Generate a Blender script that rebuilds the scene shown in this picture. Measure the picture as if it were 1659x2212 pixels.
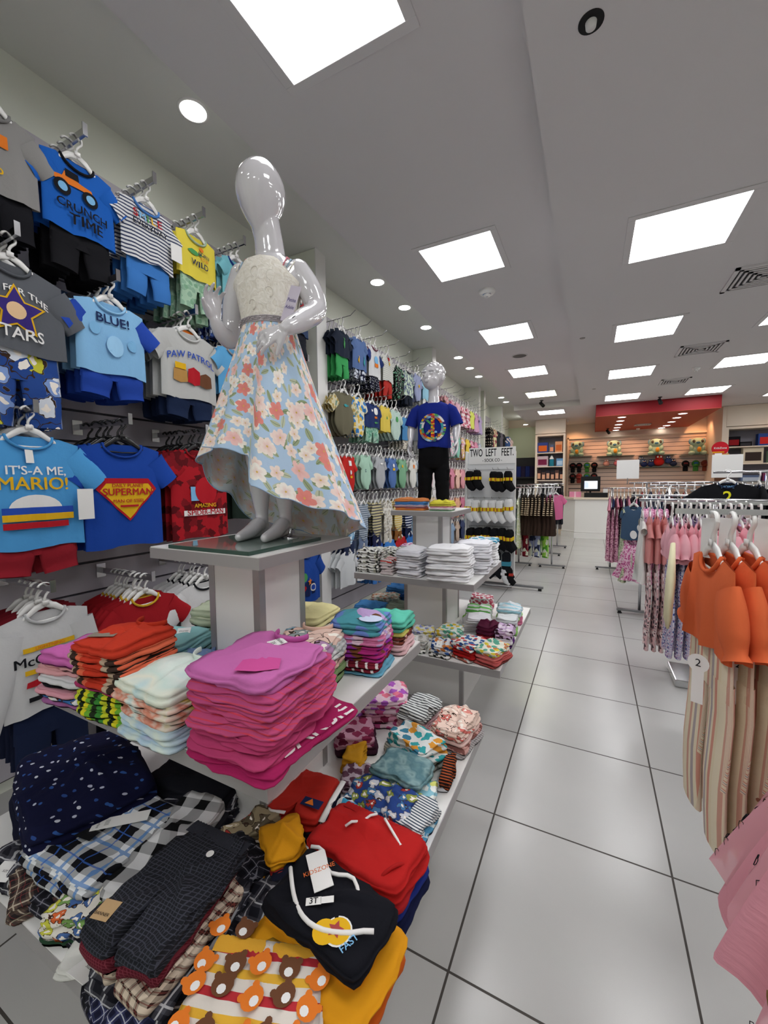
import bpy, bmesh, math, random
from mathutils import Vector, Matrix, noise
from math import sin, cos, pi, sqrt, radians as R, atan2, exp

for _o in list(bpy.data.objects):
    bpy.data.objects.remove(_o, do_unlink=True)
SC = bpy.context.scene
COL = SC.collection
rnd = random.Random(7)

# ------------------------------------------------------------------ camera
FPX = 876.9
yaw, pitch, roll = 0.47199, 0.070276, -0.0091664
cf = Vector((-sin(yaw) * cos(pitch), cos(yaw) * cos(pitch), -sin(pitch)))
cr = Vector((cos(yaw), sin(yaw), 0)); cu = cr.cross(cf)
cr, cu = cos(roll) * cr + sin(roll) * cu, -sin(roll) * cr + cos(roll) * cu
CAMH = 1.352
cam_d = bpy.data.cameras.new('camera'); cam = bpy.data.objects.new('camera', cam_d); COL.objects.link(cam)
cam.matrix_world = Matrix(((cr.x, cu.x, -cf.x, 0), (cr.y, cu.y, -cf.y, 0), (cr.z, cu.z, -cf.z, CAMH), (0, 0, 0, 1)))
cam_d.sensor_fit = 'HORIZONTAL'; cam_d.sensor_width = 36; cam_d.lens = 36 * FPX / 1659
cam_d.clip_start = 0.02; cam_d.clip_end = 60
SC.camera = cam

# ------------------------------------------------------------------ light level
SC.view_settings.view_transform = 'Standard'; SC.view_settings.look = 'None'
SC.view_settings.gamma = 1; SC.view_settings.use_curve_mapping = False
SC.view_settings.exposure = 0.0
PANEL_E, DOWN_E, WARM_E = 14.0, 24.0, 16.0
w = bpy.data.worlds.new('world'); SC.world = w; w.use_nodes = True
w.node_tree.nodes['Background'].inputs[0].default_value = (.9, .95, 1, 1)
w.node_tree.nodes['Background'].inputs[1].default_value = 0.02
try:
    SC.cycles.use_denoising = True
    SC.cycles.max_bounces = 6; SC.cycles.diffuse_bounces = 5; SC.cycles.glossy_bounces = 3
    SC.cycles.transmission_bounces = 4; SC.cycles.transparent_max_bounces = 6
    SC.cycles.caustics_reflective = False; SC.cycles.caustics_refractive = False
    SC.cycles.sample_clamp_indirect = 4
    SC.cycles.use_adaptive_sampling = True; SC.cycles.adaptive_threshold = 0.025
except Exception:
    pass

# ------------------------------------------------------------------ mesh builder
class MB:
    def __init__(s):
        s.v = []; s.f = []; s.uv = []; s.mi = []; s.cm = 0
    def add(s, vs, fs, uvs=None):
        n = len(s.v); s.v += [tuple(p) for p in vs]
        s.uv += list(uvs) if uvs else [(p[0] + p[1] * .0, p[2] + p[1]) for p in vs]
        s.f += [tuple(i + n for i in f) for f in fs]; s.mi += [s.cm] * len(fs)
        return s
    def box(s, x0, x1, y0, y1, z0, z1, M=None):
        vs = [Vector((x, y, z)) for z in (z0, z1) for y in (y0, y1) for x in (x0, x1)]
        if M: vs = [M @ p for p in vs]
        return s.add(vs, [(0, 2, 3, 1), (4, 5, 7, 6), (0, 1, 5, 4), (2, 6, 7, 3), (0, 4, 6, 2), (1, 3, 7, 5)])
    def tube(s, pts, rad, n=8, cap=True, flat=1.0, up=None):
        pts = [Vector(p) for p in pts]
        if not hasattr(rad, '__len__'): rad = [rad] * len(pts)
        vs = []; uvs = []; L = 0; prev = None
        for i, p in enumerate(pts):
            t = (pts[min(i + 1, len(pts) - 1)] - pts[max(i - 1, 0)])
            if t.length < 1e-9: t = Vector((0, 0, 1))
            t.normalize()
            if prev is None:
                a = Vector(up) if up else (Vector((0, 0, 1)) if abs(t.z) < .9 else Vector((1, 0, 0)))
            else: a = prev
            a = (a - t * a.dot(t))
            if a.length < 1e-6: a = t.orthogonal()
            a.normalize(); b = t.cross(a); prev = a
            if i: L += (p - pts[i - 1]).length
            r = rad[i]; ra, rb = (r if hasattr(r, '__len__') else (r, r * flat))
            for k in range(n):
                th = 2 * pi * k / n
                vs.append(p + a * (ra * cos(th)) + b * (rb * sin(th))); uvs.append((k / n * 2 * pi * max(ra, rb), L))
        fs = [(i * n + k, i * n + (k + 1) % n, (i + 1) * n + (k + 1) % n, (i + 1) * n + k) for i in range(len(pts) - 1) for k in range(n)]
        if cap:
            fs.append(tuple(range(n))[::-1]); m = (len(pts) - 1) * n; fs.append(tuple(range(m, m + n)))
        return s.add(vs, fs, uvs)
    def grid(s, nu, nv, fn, closed=False, uvfn=None):
        vs = []; uvs = []
        for j in range(nv):
            for i in range(nu):
                u = i / (nu if closed else nu - 1); v = j / (nv - 1)
                p = fn(u, v); vs.append(p); uvs.append(uvfn(u, v) if uvfn else (u, v))
        fs = []
        for j in range(nv - 1):
            for i in range(nu if closed else nu - 1):
                i2 = (i + 1) % nu
                fs.append((j * nu + i, j * nu + i2, (j + 1) * nu + i2, (j + 1) * nu + i))
        return s.add(vs, fs, uvs)
    def sphere(s, c, r, nu=20, nv=12, M=None):
        r = r if hasattr(r, '__len__') else (r, r, r)
        vs = [Vector((0, 0, -r[2]))]
        for j in range(1, nv):
            ph = -pi / 2 + pi * j / nv
            for i in range(nu):
                th = 2 * pi * i / nu; vs.append(Vector((r[0] * cos(ph) * cos(th), r[1] * cos(ph) * sin(th), r[2] * sin(ph))))
        vs.append(Vector((0, 0, r[2])))
        if M: vs = [M @ p for p in vs]
        vs = [p + Vector(c) for p in vs]
        fs = []
        for i in range(nu):
            fs.append((0, 1 + (i + 1) % nu, 1 + i))
            for j in range(nv - 2):
                a = 1 + j * nu; fs.append((a + i, a + (i + 1) % nu, a + nu + (i + 1) % nu, a + nu + i))
            a = 1 + (nv - 2) * nu; fs.append((a + i, a + (i + 1) % nu, len(vs) - 1))
        return s.add(vs, fs)
    def lathe(s, prof, n=24, c=(0, 0, 0)):
        vs = [(c[0] + r * cos(2 * pi * k / n), c[1] + r * sin(2 * pi * k / n), c[2] + z) for r, z in prof for k in range(n)]
        fs = [(i * n + k, i * n + (k + 1) % n, (i + 1) * n + (k + 1) % n, (i + 1) * n + k) for i in range(len(prof) - 1) for k in range(n)]
        return s.add(vs, fs)
    def mesh(s, name, mats, smooth=False):
        me = bpy.data.meshes.new(name); me.from_pydata(s.v, [], s.f)
        uvl = me.uv_layers.new(name='UVMap'); n = len(me.loops)
        vi = [0] * n; me.loops.foreach_get('vertex_index', vi)
        flat = [c for i in vi for c in s.uv[i]]; uvl.data.foreach_set('uv', flat)
        for m in (mats if isinstance(mats, (list, tuple)) else [mats]): me.materials.append(m)
        if any(s.mi): me.polygons.foreach_set('material_index', s.mi)
        if smooth: me.polygons.foreach_set('use_smooth', [True] * len(me.polygons))
        me.update(); return me
    def build(s, name, mats, parent=None, smooth=False, bevel=0, loc=None):
        return link(name, s.mesh(name, mats, smooth), parent, bevel, loc)

def link(name, me, parent=None, bevel=0, loc=None):
    o = bpy.data.objects.new(name, me); COL.objects.link(o)
    if parent: o.parent = parent
    if loc: o.location = loc
    if bevel:
        b = o.modifiers.new('bevel', 'BEVEL'); b.width = bevel; b.segments = 2; b.limit_method = 'ANGLE'
    return o

def thing(name, label, cat, loc=(0, 0, 0), rz=0, group=None):
    o = bpy.data.objects.new(name, None); COL.objects.link(o); o.location = loc; o.rotation_euler = (0, 0, rz)
    o.empty_display_size = .05
    return tag(o, label, cat, group)
def tag(o, label, cat, group=None):
    o['label'] = label; o['category'] = cat
    if group: o['group'] = group
    return o
def struct(o):
    o['kind'] = 'structure'; return o
def dup(root, loc, rot=None, label=None, group=None):
    r = root.copy(); COL.objects.link(r); r.location = loc
    if rot is not None: r.rotation_euler = rot
    if label: r['label'] = label
    if group: r['group'] = group
    for ch in root.children:
        c = ch.copy(); COL.objects.link(c); c.parent = r
        for g in ch.children:
            d = g.copy(); COL.objects.link(d); d.parent = c
    return r

# ------------------------------------------------------------------ materials
def lin(h):
    if not isinstance(h, str): return (*h[:3], 1)
    h = h.lstrip('#'); c = [int(h[i:i + 2], 16) / 255 for i in (0, 2, 4)]
    return (*[x / 12.92 if x <= .04045 else ((x + .055) / 1.055) ** 2.4 for x in c], 1)
class NT:
    def __init__(s, name, rough=.8, spec=.3, metal=0):
        s.m = bpy.data.materials.new(name); s.m.use_nodes = True; s.t = s.m.node_tree
        s.b = s.t.nodes['Principled BSDF']; s.b.inputs['Roughness'].default_value = rough
        s.b.inputs['Specular IOR Level'].default_value = spec; s.b.inputs['Metallic'].default_value = metal
    def n(s, ty, **kw):
        nd = s.t.nodes.new(ty)
        for k, v in kw.items():
            if k.startswith('_'): setattr(nd, k[1:], v)
        for k, v in kw.items():
            if not k.startswith('_'): s.set(nd.inputs[k], v)
        return nd
    def set(s, inp, v):
        if isinstance(v, bpy.types.NodeSocket): s.t.links.new(v, inp)
        else: inp.default_value = v
    def m2(s, op, a, b=0.0, c=None):
        nd = s.t.nodes.new('ShaderNodeMath'); nd.operation = op; s.set(nd.inputs[0], a); s.set(nd.inputs[1], b)
        if c is not None: s.set(nd.inputs[2], c)
        return nd.outputs[0]
    def vm(s, op, a, b=None):
        nd = s.t.nodes.new('ShaderNodeVectorMath'); nd.operation = op; s.set(nd.inputs[0], a)
        if b is not None: s.set(nd.inputs['Scale' if op == 'SCALE' else 1], b)
        return nd.outputs[0]
    def mix(s, f, a, b):
        nd = s.t.nodes.new('ShaderNodeMix'); nd.data_type = 'RGBA'
        s.set(nd.inputs[0], f); s.set(nd.inputs[6], a); s.set(nd.inputs[7], b); return nd.outputs[2]
    def ramp(s, f, cols, const=True):
        nd = s.t.nodes.new('ShaderNodeValToRGB'); nd.color_ramp.interpolation = 'CONSTANT' if const else 'LINEAR'
        el = nd.color_ramp.elements; k = len(cols)
        pos = [(i / k if const else i / max(1, k - 1)) for i in range(k)]
        el[0].position = 0; el[0].color = lin(cols[0]); el[1].position = pos[1] if k > 1 else 1; el[1].color = lin(cols[min(1, k - 1)])
        for i in range(2, k):
            e = el.new(pos[i]); e.color = lin(cols[i])
        s.set(nd.inputs[0], f); return nd.outputs[0]
    def out(s, col=None, bump=None, bs=.2, bd=.002):
        if col is not None: s.set(s.b.inputs['Base Color'], col)
        if bump is not None:
            nd = s.n('ShaderNodeBump', Strength=bs, Distance=bd, Height=bump); s.t.links.new(nd.outputs[0], s.b.inputs['Normal'])
        return s.m

def plain(name, col, rough=.5, spec=.4, metal=0, coat=0):
    t = NT(name, rough, spec, metal); t.b.inputs['Base Color'].default_value = lin(col)
    if coat: t.b.inputs['Coat Weight'].default_value = coat; t.b.inputs['Coat Roughness'].default_value = .04
    return t.m
def emis(name, col, e):
    t = NT(name); t.b.inputs['Base Color'].default_value = (.8, .8, .8, 1)
    t.b.inputs['Emission Color'].default_value = lin(col); t.b.inputs['Emission Strength'].default_value = e; return t.m

_fc = {}
def fab(kind='solid', cols=('#888888',), sc=1.0, var=0.0, rough=.9):
    """cloth material; pattern coordinates are the UVs, which are in metres on the cloth"""
    key = (kind, tuple(cols), sc, var)
    if key in _fc: return _fc[key]
    t = NT('cloth_' + kind, rough, .15)
    uv = t.n('ShaderNodeUVMap').outputs[0]
    if var:
        oi = t.n('ShaderNodeObjectInfo').outputs['Random']
        uv = t.vm('ADD', uv, t.n('ShaderNodeCombineXYZ', X=t.m2('MULTIPLY', oi, 3.7), Y=t.m2('MULTIPLY', oi, 5.3)).outputs[0])
    p = t.vm('SCALE', uv, 1.0 / sc)
    sep = t.n('ShaderNodeSeparateXYZ', Vector=p); u, v = sep.outputs[0], sep.outputs[1]
    frac = lambda x: t.m2('FRACT', x)
    band = lambda x, a, b: t.m2('MULTIPLY', t.m2('GREATER_THAN', frac(x), a), t.m2('LESS_THAN', frac(x), b))
    base = lin(cols[0])
    if kind == 'solid':
        col = base
    elif kind in ('stripe', 'vstripe'):       # cols base, stripe...
        x = v if kind == 'stripe' else u
        col = base
        k = len(cols) - 1
        for i in range(k):
            a = (i + .5) / k - .5 * .45 / k
            col = t.mix(band(x, a, a + .42 / k), col, lin(cols[i + 1]))
    elif kind == 'wstripe':                    # blocks of equal width, soft
        col = t.ramp(frac(u), cols)
    elif kind == 'plaid':                      # base, band, line
        bu, bv = band(u, .05, .5), band(v, .05, .5)
        col = t.mix(t.m2('MULTIPLY', t.m2('ADD', bu, bv), .5), base, lin(cols[1]))
        if len(cols) > 2:
            ln = t.m2('MAXIMUM', band(u, .24, .33), band(v, .24, .33))
            col = t.mix(t.m2('MULTIPLY', ln, .75), col, lin(cols[2]))
        if len(cols) > 3:
            ln = t.m2('MAXIMUM', band(u, .72, .76), band(v, .72, .76))
            col = t.mix(t.m2('MULTIPLY', ln, .8), col, lin(cols[3]))
    elif kind == 'grid':
        ln = t.m2('MAXIMUM', band(u, 0, .22), band(v, 0, .22)); col = t.mix(ln, base, lin(cols[1]))
    elif kind in ('blob', 'camo', 'dots', 'sparse', 'heart', 'print'):
        q = p
        if kind in ('blob', 'camo', 'print'):
            nz = t.n('ShaderNodeTexNoise', Vector=p, Scale=2.2, Detail=1.0)
            q = t.vm('ADD', p, t.vm('SCALE', nz.outputs['Color'], .55 if kind != 'print' else .9))
        vo = t.n('ShaderNodeTexVoronoi', _voronoi_dimensions='2D', Vector=q, Scale=1.0, Randomness=(.55 if kind in ('dots', 'heart') else .9))
        rs = t.n('ShaderNodeSeparateColor', Color=vo.outputs['Color'])
        pal = t.ramp(rs.outputs[0], cols[1:] if len(cols) > 2 else [cols[1], cols[1]])
        if kind == 'camo': col = t.mix(t.m2('GREATER_THAN', rs.outputs[1], .35), base, pal)
        elif kind == 'heart':
            d = t.n('ShaderNodeSeparateXYZ', Vector=t.vm('SUBTRACT', q, vo.outputs['Position']))
            x = t.m2('MULTIPLY', d.outputs[0], 3.4); y = t.m2('ADD', t.m2('MULTIPLY', d.outputs[1], 3.4), .1)
            x2 = t.m2('MULTIPLY', x, x); y2 = t.m2('SUBTRACT', y, t.m2('MULTIPLY', t.m2('SQRT', t.m2('ABSOLUTE', x)), .75))
            rr = t.m2('ADD', x2, t.m2('MULTIPLY', y2, y2))
            col = t.mix(t.m2('LESS_THAN', rr, .72), base, pal)
        else:
            thr = {'blob': .42, 'dots': .2, 'sparse': .13, 'print': .46}[kind]
            col = t.mix(t.m2('LESS_THAN', vo.outputs['Distance'], thr), base, pal)
            if kind == 'print':               # dark outline round each motif and a face patch inside
                ring = t.m2('MULTIPLY', t.m2('GREATER_THAN', vo.outputs['Distance'], .40), t.m2('LESS_THAN', vo.outputs['Distance'], .455))
                col = t.mix(ring, col, lin('#3a2a22'))
                col = t.mix(t.m2('LESS_THAN', vo.outputs['Distance'], .15), col, lin('#f3ece2'))
    elif kind == 'tie':
        nz = t.n('ShaderNodeTexNoise', Vector=p, Scale=1.0, Detail=2.0)
        f = t.m2('MULTIPLY', t.m2('SUBTRACT', nz.outputs[0], .3), 2.5)
        col = t.ramp(f, cols, False)
    elif kind == 'lace':
        nz = t.n('ShaderNodeTexNoise', Vector=p, Scale=1.0, Detail=3.0, Distortion=2.0)
        vo = t.n('ShaderNodeTexVoronoi', _voronoi_dimensions='2D', _feature='DISTANCE_TO_EDGE', Vector=p, Scale=.35)
        f = t.m2('MULTIPLY', t.m2('SUBTRACT', nz.outputs[0], .35), 3)
        col = t.mix(f, base, lin(cols[1]))
        _fc[key] = t.out(col, t.m2('ADD', nz.outputs[0], t.m2('LESS_THAN', vo.outputs['Distance'], .03)), .9, .004); return _fc[key]
    elif kind == 'floral':                     # base, petal colours..., last leaf
        col = base
        nz0 = t.n('ShaderNodeTexNoise', Vector=p, Scale=.5, Detail=1.0)
        col = t.mix(t.m2('MULTIPLY', nz0.outputs[0], .5), col, lin('#c9d8e6'))
        # stems and leaves
        vo = t.n('ShaderNodeTexVoronoi', _voronoi_dimensions='2D', Vector=t.vm('ADD', p, (3.3, 1.7, 0)), Scale=1.7, Randomness=1.0)
        d = t.n('ShaderNodeSeparateXYZ', Vector=t.vm('SUBTRACT', t.vm('SCALE', t.vm('ADD', p, (3.3, 1.7, 0)), 1.0), vo.outputs['Position']))
        rs = t.n('ShaderNodeSeparateColor', Color=vo.outputs['Color'])
        an = t.m2('MULTIPLY', rs.outputs[1], 6.28); ca, sa = t.m2('COSINE', an), t.m2('SINE', an)
        lx = t.m2('ADD', t.m2('MULTIPLY', d.outputs[0], ca), t.m2('MULTIPLY', d.outputs[1], sa))
        ly = t.m2('SUBTRACT', t.m2('MULTIPLY', d.outputs[1], ca), t.m2('MULTIPLY', d.outputs[0], sa))
        el = t.m2('ADD', t.m2('POWER', t.m2('ABSOLUTE', t.m2('MULTIPLY', lx, 3.4)), 2.0), t.m2('POWER', t.m2('ABSOLUTE', t.m2('MULTIPLY', ly, 8.5)), 1.6))
        leafc = t.mix(rs.outputs[2], lin(cols[-1]), lin('#c7cdb4'))
        leafc = t.mix(t.m2('LESS_THAN', t.m2('ABSOLUTE', ly), .008), leafc, lin('#5f6d4e'))
        col = t.mix(t.m2('LESS_THAN', el, .9), col, leafc)
        for off, scl, rr, pc in (((0, 0, 0), 1.3, .30, cols[1:4]), ((5.1, 2.3, 0), .95, .40, cols[2:-1])):
            pp = t.vm('ADD', p, off)
            vo = t.n('ShaderNodeTexVoronoi', _voronoi_dimensions='2D', Vector=pp, Scale=scl, Randomness=.8)
            dv = t.vm('SUBTRACT', pp, vo.outputs['Position'])
            d = t.n('ShaderNodeSeparateXYZ', Vector=dv)
            rs = t.n('ShaderNodeSeparateColor', Color=vo.outputs['Color'])
            th = t.m2('ADD', t.m2('ARCTAN2', d.outputs[1], d.outputs[0]), t.m2('MULTIPLY', rs.outputs[2], 6.28))
            pet = t.m2('ABSOLUTE', t.m2('COSINE', t.m2('MULTIPLY', th, 2.5)))
            nd = t.t.nodes.new('ShaderNodeVectorMath'); nd.operation = 'LENGTH'; t.set(nd.inputs[0], dv); ln = nd.outputs['Value']
            nz = t.n('ShaderNodeTexNoise', Vector=pp, Scale=6.0, Detail=2.0)
            rad = t.m2('MULTIPLY', t.m2('ADD', .62, t.m2('MULTIPLY', pet, .38)), t.m2('MULTIPLY', rr, t.m2('ADD', .8, t.m2('MULTIPLY', nz.outputs[0], .4))))
            rel = t.m2('DIVIDE', ln, rad)
            pcol = t.ramp(rs.outputs[0], pc)
            shade = t.mix(t.m2('MINIMUM', 1.0, t.m2('ADD', .25, t.m2('MULTIPLY', rel, 1.1))), t.mix(.5, pcol, lin('#d4746a')), pcol)
            pcol2 = t.mix(t.m2('GREATER_THAN', rs.outputs[0], .0), shade, shade)
            pcol2 = t.mix(t.m2('LESS_THAN', rel, .12), pcol2, lin('#d9b45a'))
            col = t.mix(t.m2('MULTIPLY', t.m2('LESS_THAN', rel, 1.0), t.m2('GREATER_THAN', rs.outputs[1], .12)), col, pcol2)
    else:
        raise ValueError(kind)
    # slight wrinkle relief, no change of colour
    nz = t.n('ShaderNodeTexNoise', Vector=uv, Scale=34.0, Detail=3.0)
    _fc[key] = t.out(col, nz.outputs[0], .28, .006)
    return _fc[key]

M = {}
M['white_lam'] = plain('white_laminate', '#eae9e7', .35, .4)
M['grey_trim'] = plain('aluminium_edge', '#a9a6a6', .35, .5, .5)
M['ceil'] = plain('ceiling_paint', '#d8d5d6', .9, .1)
M['ceil_side'] = plain('ceiling_paint_side', '#dcddd8', .9, .1)
M['wall'] = plain('wall_paint', '#e8ebe0', .85, .15)
M['slat'] = plain('slatwall_laminate', '#c4bfc8', .5, .3)
M['groove'] = plain('slatwall_groove', '#4e4b52', .5, .5, .5)
M['chrome'] = plain('chrome', '#c9c9cc', .18, .5, 1)
M['steel'] = plain('brushed_steel', '#8d8d90', .35, .5, 1)
M['hang_white'] = plain('white_plastic', '#e9e8e6', .3, .5)
M['hang_black'] = plain('black_plastic', '#161618', .35, .5)
M['hang_clear'] = plain('pale_plastic', '#c7c7c9', .2, .6)
M['gloss_white'] = plain('glossy_mannequin_white', '#d2d0d4', .09, .6, 0, 1.0)
M['black'] = plain('black_plastic_matt', '#101012', .6, .3)
M['dark'] = plain('dark_grey', '#2a2a2d', .6, .3)
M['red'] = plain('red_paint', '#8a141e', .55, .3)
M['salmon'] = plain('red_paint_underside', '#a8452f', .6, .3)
M['cream'] = plain('cream_laminate', '#e3d5c3', .5, .3)
M['paper'] = plain('white_card', '#e9e8e6', .7, .2)
M['ink'] = plain('dark_ink', '#1b1b20', .8, .1)
# ------------------------------------------------------------------ the room
HR, HB, HS = 2.98, 3.10, 3.22           # main ceiling, raised bay on the left, perimeter recess
YB, YE = 12.9, 9.75                     # back wall; end of the raised bay
XW = -2.29
def floor():
    t = NT('floor_tile', .22, .5)
    co = t.n('ShaderNodeTexCoord').outputs['Object']
    sp = t.n('ShaderNodeSeparateXYZ', Vector=co)
    u = t.m2('DIVIDE', t.m2('ADD', sp.outputs[0], 0.3217), 0.6)
    v = t.m2('DIVIDE', t.m2('SUBTRACT', sp.outputs[1], 0.9966), 0.6)
    fu, fv = t.m2('FRACT', u), t.m2('FRACT', v)
    g = .0055
    edge = lambda f: t.m2('MAXIMUM', t.m2('LESS_THAN', f, g), t.m2('GREATER_THAN', f, 1 - g))
    gr = t.m2('MAXIMUM', edge(fu), edge(fv))
    nz = t.n('ShaderNodeTexNoise', Vector=co, Scale=2.5, Detail=5.0)
    nz2 = t.n('ShaderNodeTexNoise', Vector=co, Scale=420.0, Detail=1.0)
    base = t.mix(nz.outputs[0], lin('#afafad'), lin('#bebdbb'))
    base = t.mix(t.m2('MULTIPLY', nz2.outputs[0], .16), base, lin('#a5a19d'))
    col = t.mix(gr, base, lin('#3f3a36'))
    t.set(t.b.inputs['Roughness'], t.m2('ADD', .24, t.m2('MULTIPLY', gr, .5)))
    return t.out(col, t.m2('SUBTRACT', 1.0, gr), .3, .002)
# tiles: the row of the joint that the fit gave
struct(MB().box(-2.6, 7.2, -3.2, YB + .1, -.1, 0).build('floor', floor()))
# ceiling pieces
def cplate(n, x0, x1, y0, y1, z, m, th=.04):
    return struct(MB().box(x0, x1, y0, y1, z, z + th).build(n, m))
XB0, XB1 = -1.62, -.25
cplate('ceiling', XB1, 7.2, -3.2, YE, HR, M['ceil'], .5)
cplate('ceiling', XB0, 7.2, YE, YB, HR, M['ceil'], .5)
cplate('ceiling', XB0, XB1, -3.2, YE, HB, M['ceil'], .38)
cplate('ceiling', -2.6, XB0, -3.2, YB, HS, M['ceil_side'], .26)
# walls
struct(MB().box(-2.6, XW, -3.2, YB, 0, 3.5).build('wall_left', M['wall']))
struct(MB().box(-2.6, 7.2, YB, YB + .1, 0, 3.5).build('wall_back', M['cream']))
struct(MB().box(7.1, 7.2, -3.2, YB, 0, 3.5).build('wall_right', M['wall']))
struct(MB().box(-2.6, 7.2, -3.3, -3.2, 0, 3.5).build('wall_front', M['wall']))
struct(MB().box(-2.29, -1.37, YB - .03, YB, 0, HR).build('wall_back', plain('wall_paint_green', '#d3dcc0', .85, .15)))
# slatwall bays and fins
FINS = [(-.40, -.28), (2.75, 2.88), (5.42, 5.55), (8.02, 8.15), (8.45, 8.56), (10.3, 10.42)]
def slatwall(y0, y1, z1=2.93):
    b = MB(); n = 19; z0 = .05; h = (z1 - z0) / n
    b.cm = 0
    for i in range(n):
        a = z0 + i * h; b.box(XW + .002, XW + .02, y0, y1, a + .012, a + h)
    b.cm = 1; b.box(XW + .0015, XW + .006, y0, y1, z0, z1 - .01)
    return b.build('trim_1', [M['slat'], M['groove']])
for i in range(len(FINS) - 1):
    struct(slatwall(FINS[i][1], FINS[i + 1][0]))
for y0, y1 in FINS:
    struct(MB().box(XW, -2.0, y0, y1, 0, HS).build('trim_2', M['wall'], bevel=.004))
    struct(MB().box(-2.0, -1.992, y0 - .003, y1 + .003, 0, HS).build('trim_3', M['white_lam']))

# lamp panels
def panel(cx, cy, z, label, w=.53, hue='#f8f8f9', e=None, dirt=None):
    t = thing('ceiling_light_panel', label, 'ceiling light', (cx, cy, z), 0, 'square recessed ceiling lights')
    f = MB(); o = w / 2 + .045; i = w / 2
    for a in ((-o, o, -o, -i), (-o, o, i, o), (-o, -i, -i, i), (i, o, -i, i)): f.box(*a, -.006, 0)
    f.build('frame', M['ceil'], t, bevel=.002)
    MB().box(-i, i, -i, i, -.003, .0).build('diffuser', emis('panel_glow', hue, PANEL_E if e is None else e), t, bevel=.0)
    return t
zl = HB - CAMH
ks = ['nearest panel at the top edge of the picture', 'second panel from the front above the dressed child mannequins', 'third panel from the front',
      'fourth panel from the front', 'yellowish fifth panel, last in the raised bay']
for k, y in enumerate((.72, 1.85, 2.90, 3.96, 5.02)):
    panel(-.535 * zl / 1.0, y * zl, HB, 'square white ceiling light of the left row, ' + ks[k], .53, '#f8f8f9' if k < 4 else '#eef2c8')
zr = HR - CAMH
panel(-.875, 10.38, HR, 'square ceiling light of the left row beyond the raised bay, near the toy cabinet', .55)
for k, (x, y) in enumerate(((.302, 2.07), (.298, 3.26), (.298, 4.45), (.300, 5.67))):
    panel(x * zr, y * zr, HR, 'square ceiling light of the middle row, ' + ['largest, above the clothes racks', 'second from the front', 'third from the front', 'farthest, just before the red bulkhead'][k], .565)
for k, (x, y) in enumerate(((1.12, 1.0), (1.12, 2.15), (1.115, 3.35), (1.12, 4.47), (1.12, 5.73))):
    panel(x * zr, y * zr, HR, 'square ceiling light of the right row, ' + ['beyond the right edge', 'out of frame beside the first air vent', 'cut by the right edge', 'beside the small smoke detector', 'farthest, right of the red bulkhead front'][k], .565)
panel(3.2, 10.2, HR, 'square ceiling light at the right edge above the wall cabinet', .565)
panel(-.9, -.9, HB, 'added square fill light behind the viewer, in line with the left row', .53)  # unseen panel added to light the faces turned to the camera
panel(.5, .9, HR, 'added square fill light out of view, in line with the middle row', .565)  # added out of view as fill light
panel(.5, -1.3, HR, 'added square fill light near the shop front, in line with the middle row', .565)  # unseen as well, added for fill from the shop front side
panel(-.9, -2.3, HB, 'added square fill light by the shop front, in line with the left row', .53)  # further fill panel added out of view
panel(2.2, -1.3, HR, 'added square fill light right of the shop front row', .565)  # also an added, unseen panel for more light from behind
panel(3.6, 2.2, HR, 'square ceiling light far right over the near racks', .565)
panel(3.6, 6.0, HR, 'square ceiling light far right over the far racks', .565)

def downlight(x, y, z, label, e=None, r=.062, hue='#fffef8', grp='round downlights along the left wall'):
    t = thing('downlight', label, 'downlight', (x, y, z), 0, grp)
    MB().lathe([(r + .012, 0), (r + .012, -.004), (r, -.006), (r - .002, 0)], 28).build('rim', M['hang_white'], t, True)
    MB().lathe([(0.0001, -.0035), (r, -.0035)], 28).build('lens', emis('downlight_glow', hue, DOWN_E if e is None else e), t)
    return t
zs = HS - CAMH
for k, y in enumerate((.805, 1.856, 2.187, 2.523, 3.238, 3.58, 3.9, 4.98, 5.28)):
    downlight(-.973 * zs, y * zs, HS, 'round downlight in the recess over the left wall, number %s counted from the front' % ['one', 'two', 'three', 'four', 'five', 'six', 'seven', 'eight', 'nine'][k])
downlight(-.975 * zs, .02, HS, 'round downlight in the recess at the top left corner')
downlight(-1.75, 11.6, HS, 'round downlight over the far left corner of the store')

# red bulkhead over the till
bk = thing('ceiling_bulkhead', 'red box bulkhead hanging from the ceiling above the till', 'bulkhead', (0, 0, 0))
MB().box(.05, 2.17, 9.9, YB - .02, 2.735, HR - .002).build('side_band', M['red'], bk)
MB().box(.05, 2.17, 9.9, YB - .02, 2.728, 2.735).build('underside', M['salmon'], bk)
def bkray(px, py, z=2.728):
    d = cf + (px - 829.5) / FPX * cr - (py - 1106) / FPX * cu; t = (z - CAMH) / d.z
    return d.x * t, d.y * t
names = ['nearest', 'second', 'third', 'fourth', 'farthest']
for s, lst in (('left', [(1343.5, 901), (1340, 909), (1336, 917), (1333, 923.5), (1330.5, 929)]), ('right', [(1475, 893), (1462, 902), (1450.5, 911), (1440, 919), (1429, 924)])):
    for k, p in enumerate(lst):
        x, y = bkray(*p)
        downlight(x, y, 2.726, 'round lamp under the red bulkhead, %s of the %s row' % (names[k], s), 9, .075, '#fff6f0', 'lamps under the red bulkhead')

def spot(name, x, y, z, energy, col, size=70, tgt=(0, 0, -1), r=.04):
    l = bpy.data.lights.new(name, 'SPOT'); l.energy = energy; l.color = col; l.spot_size = R(size); l.spot_blend = .6; l.shadow_soft_size = r
    o = bpy.data.objects.new(name, l); COL.objects.link(o); o.location = (x, y, z)
    o.rotation_euler = Vector(tgt).to_track_quat('-Z', 'Y').to_euler(); return o
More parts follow.
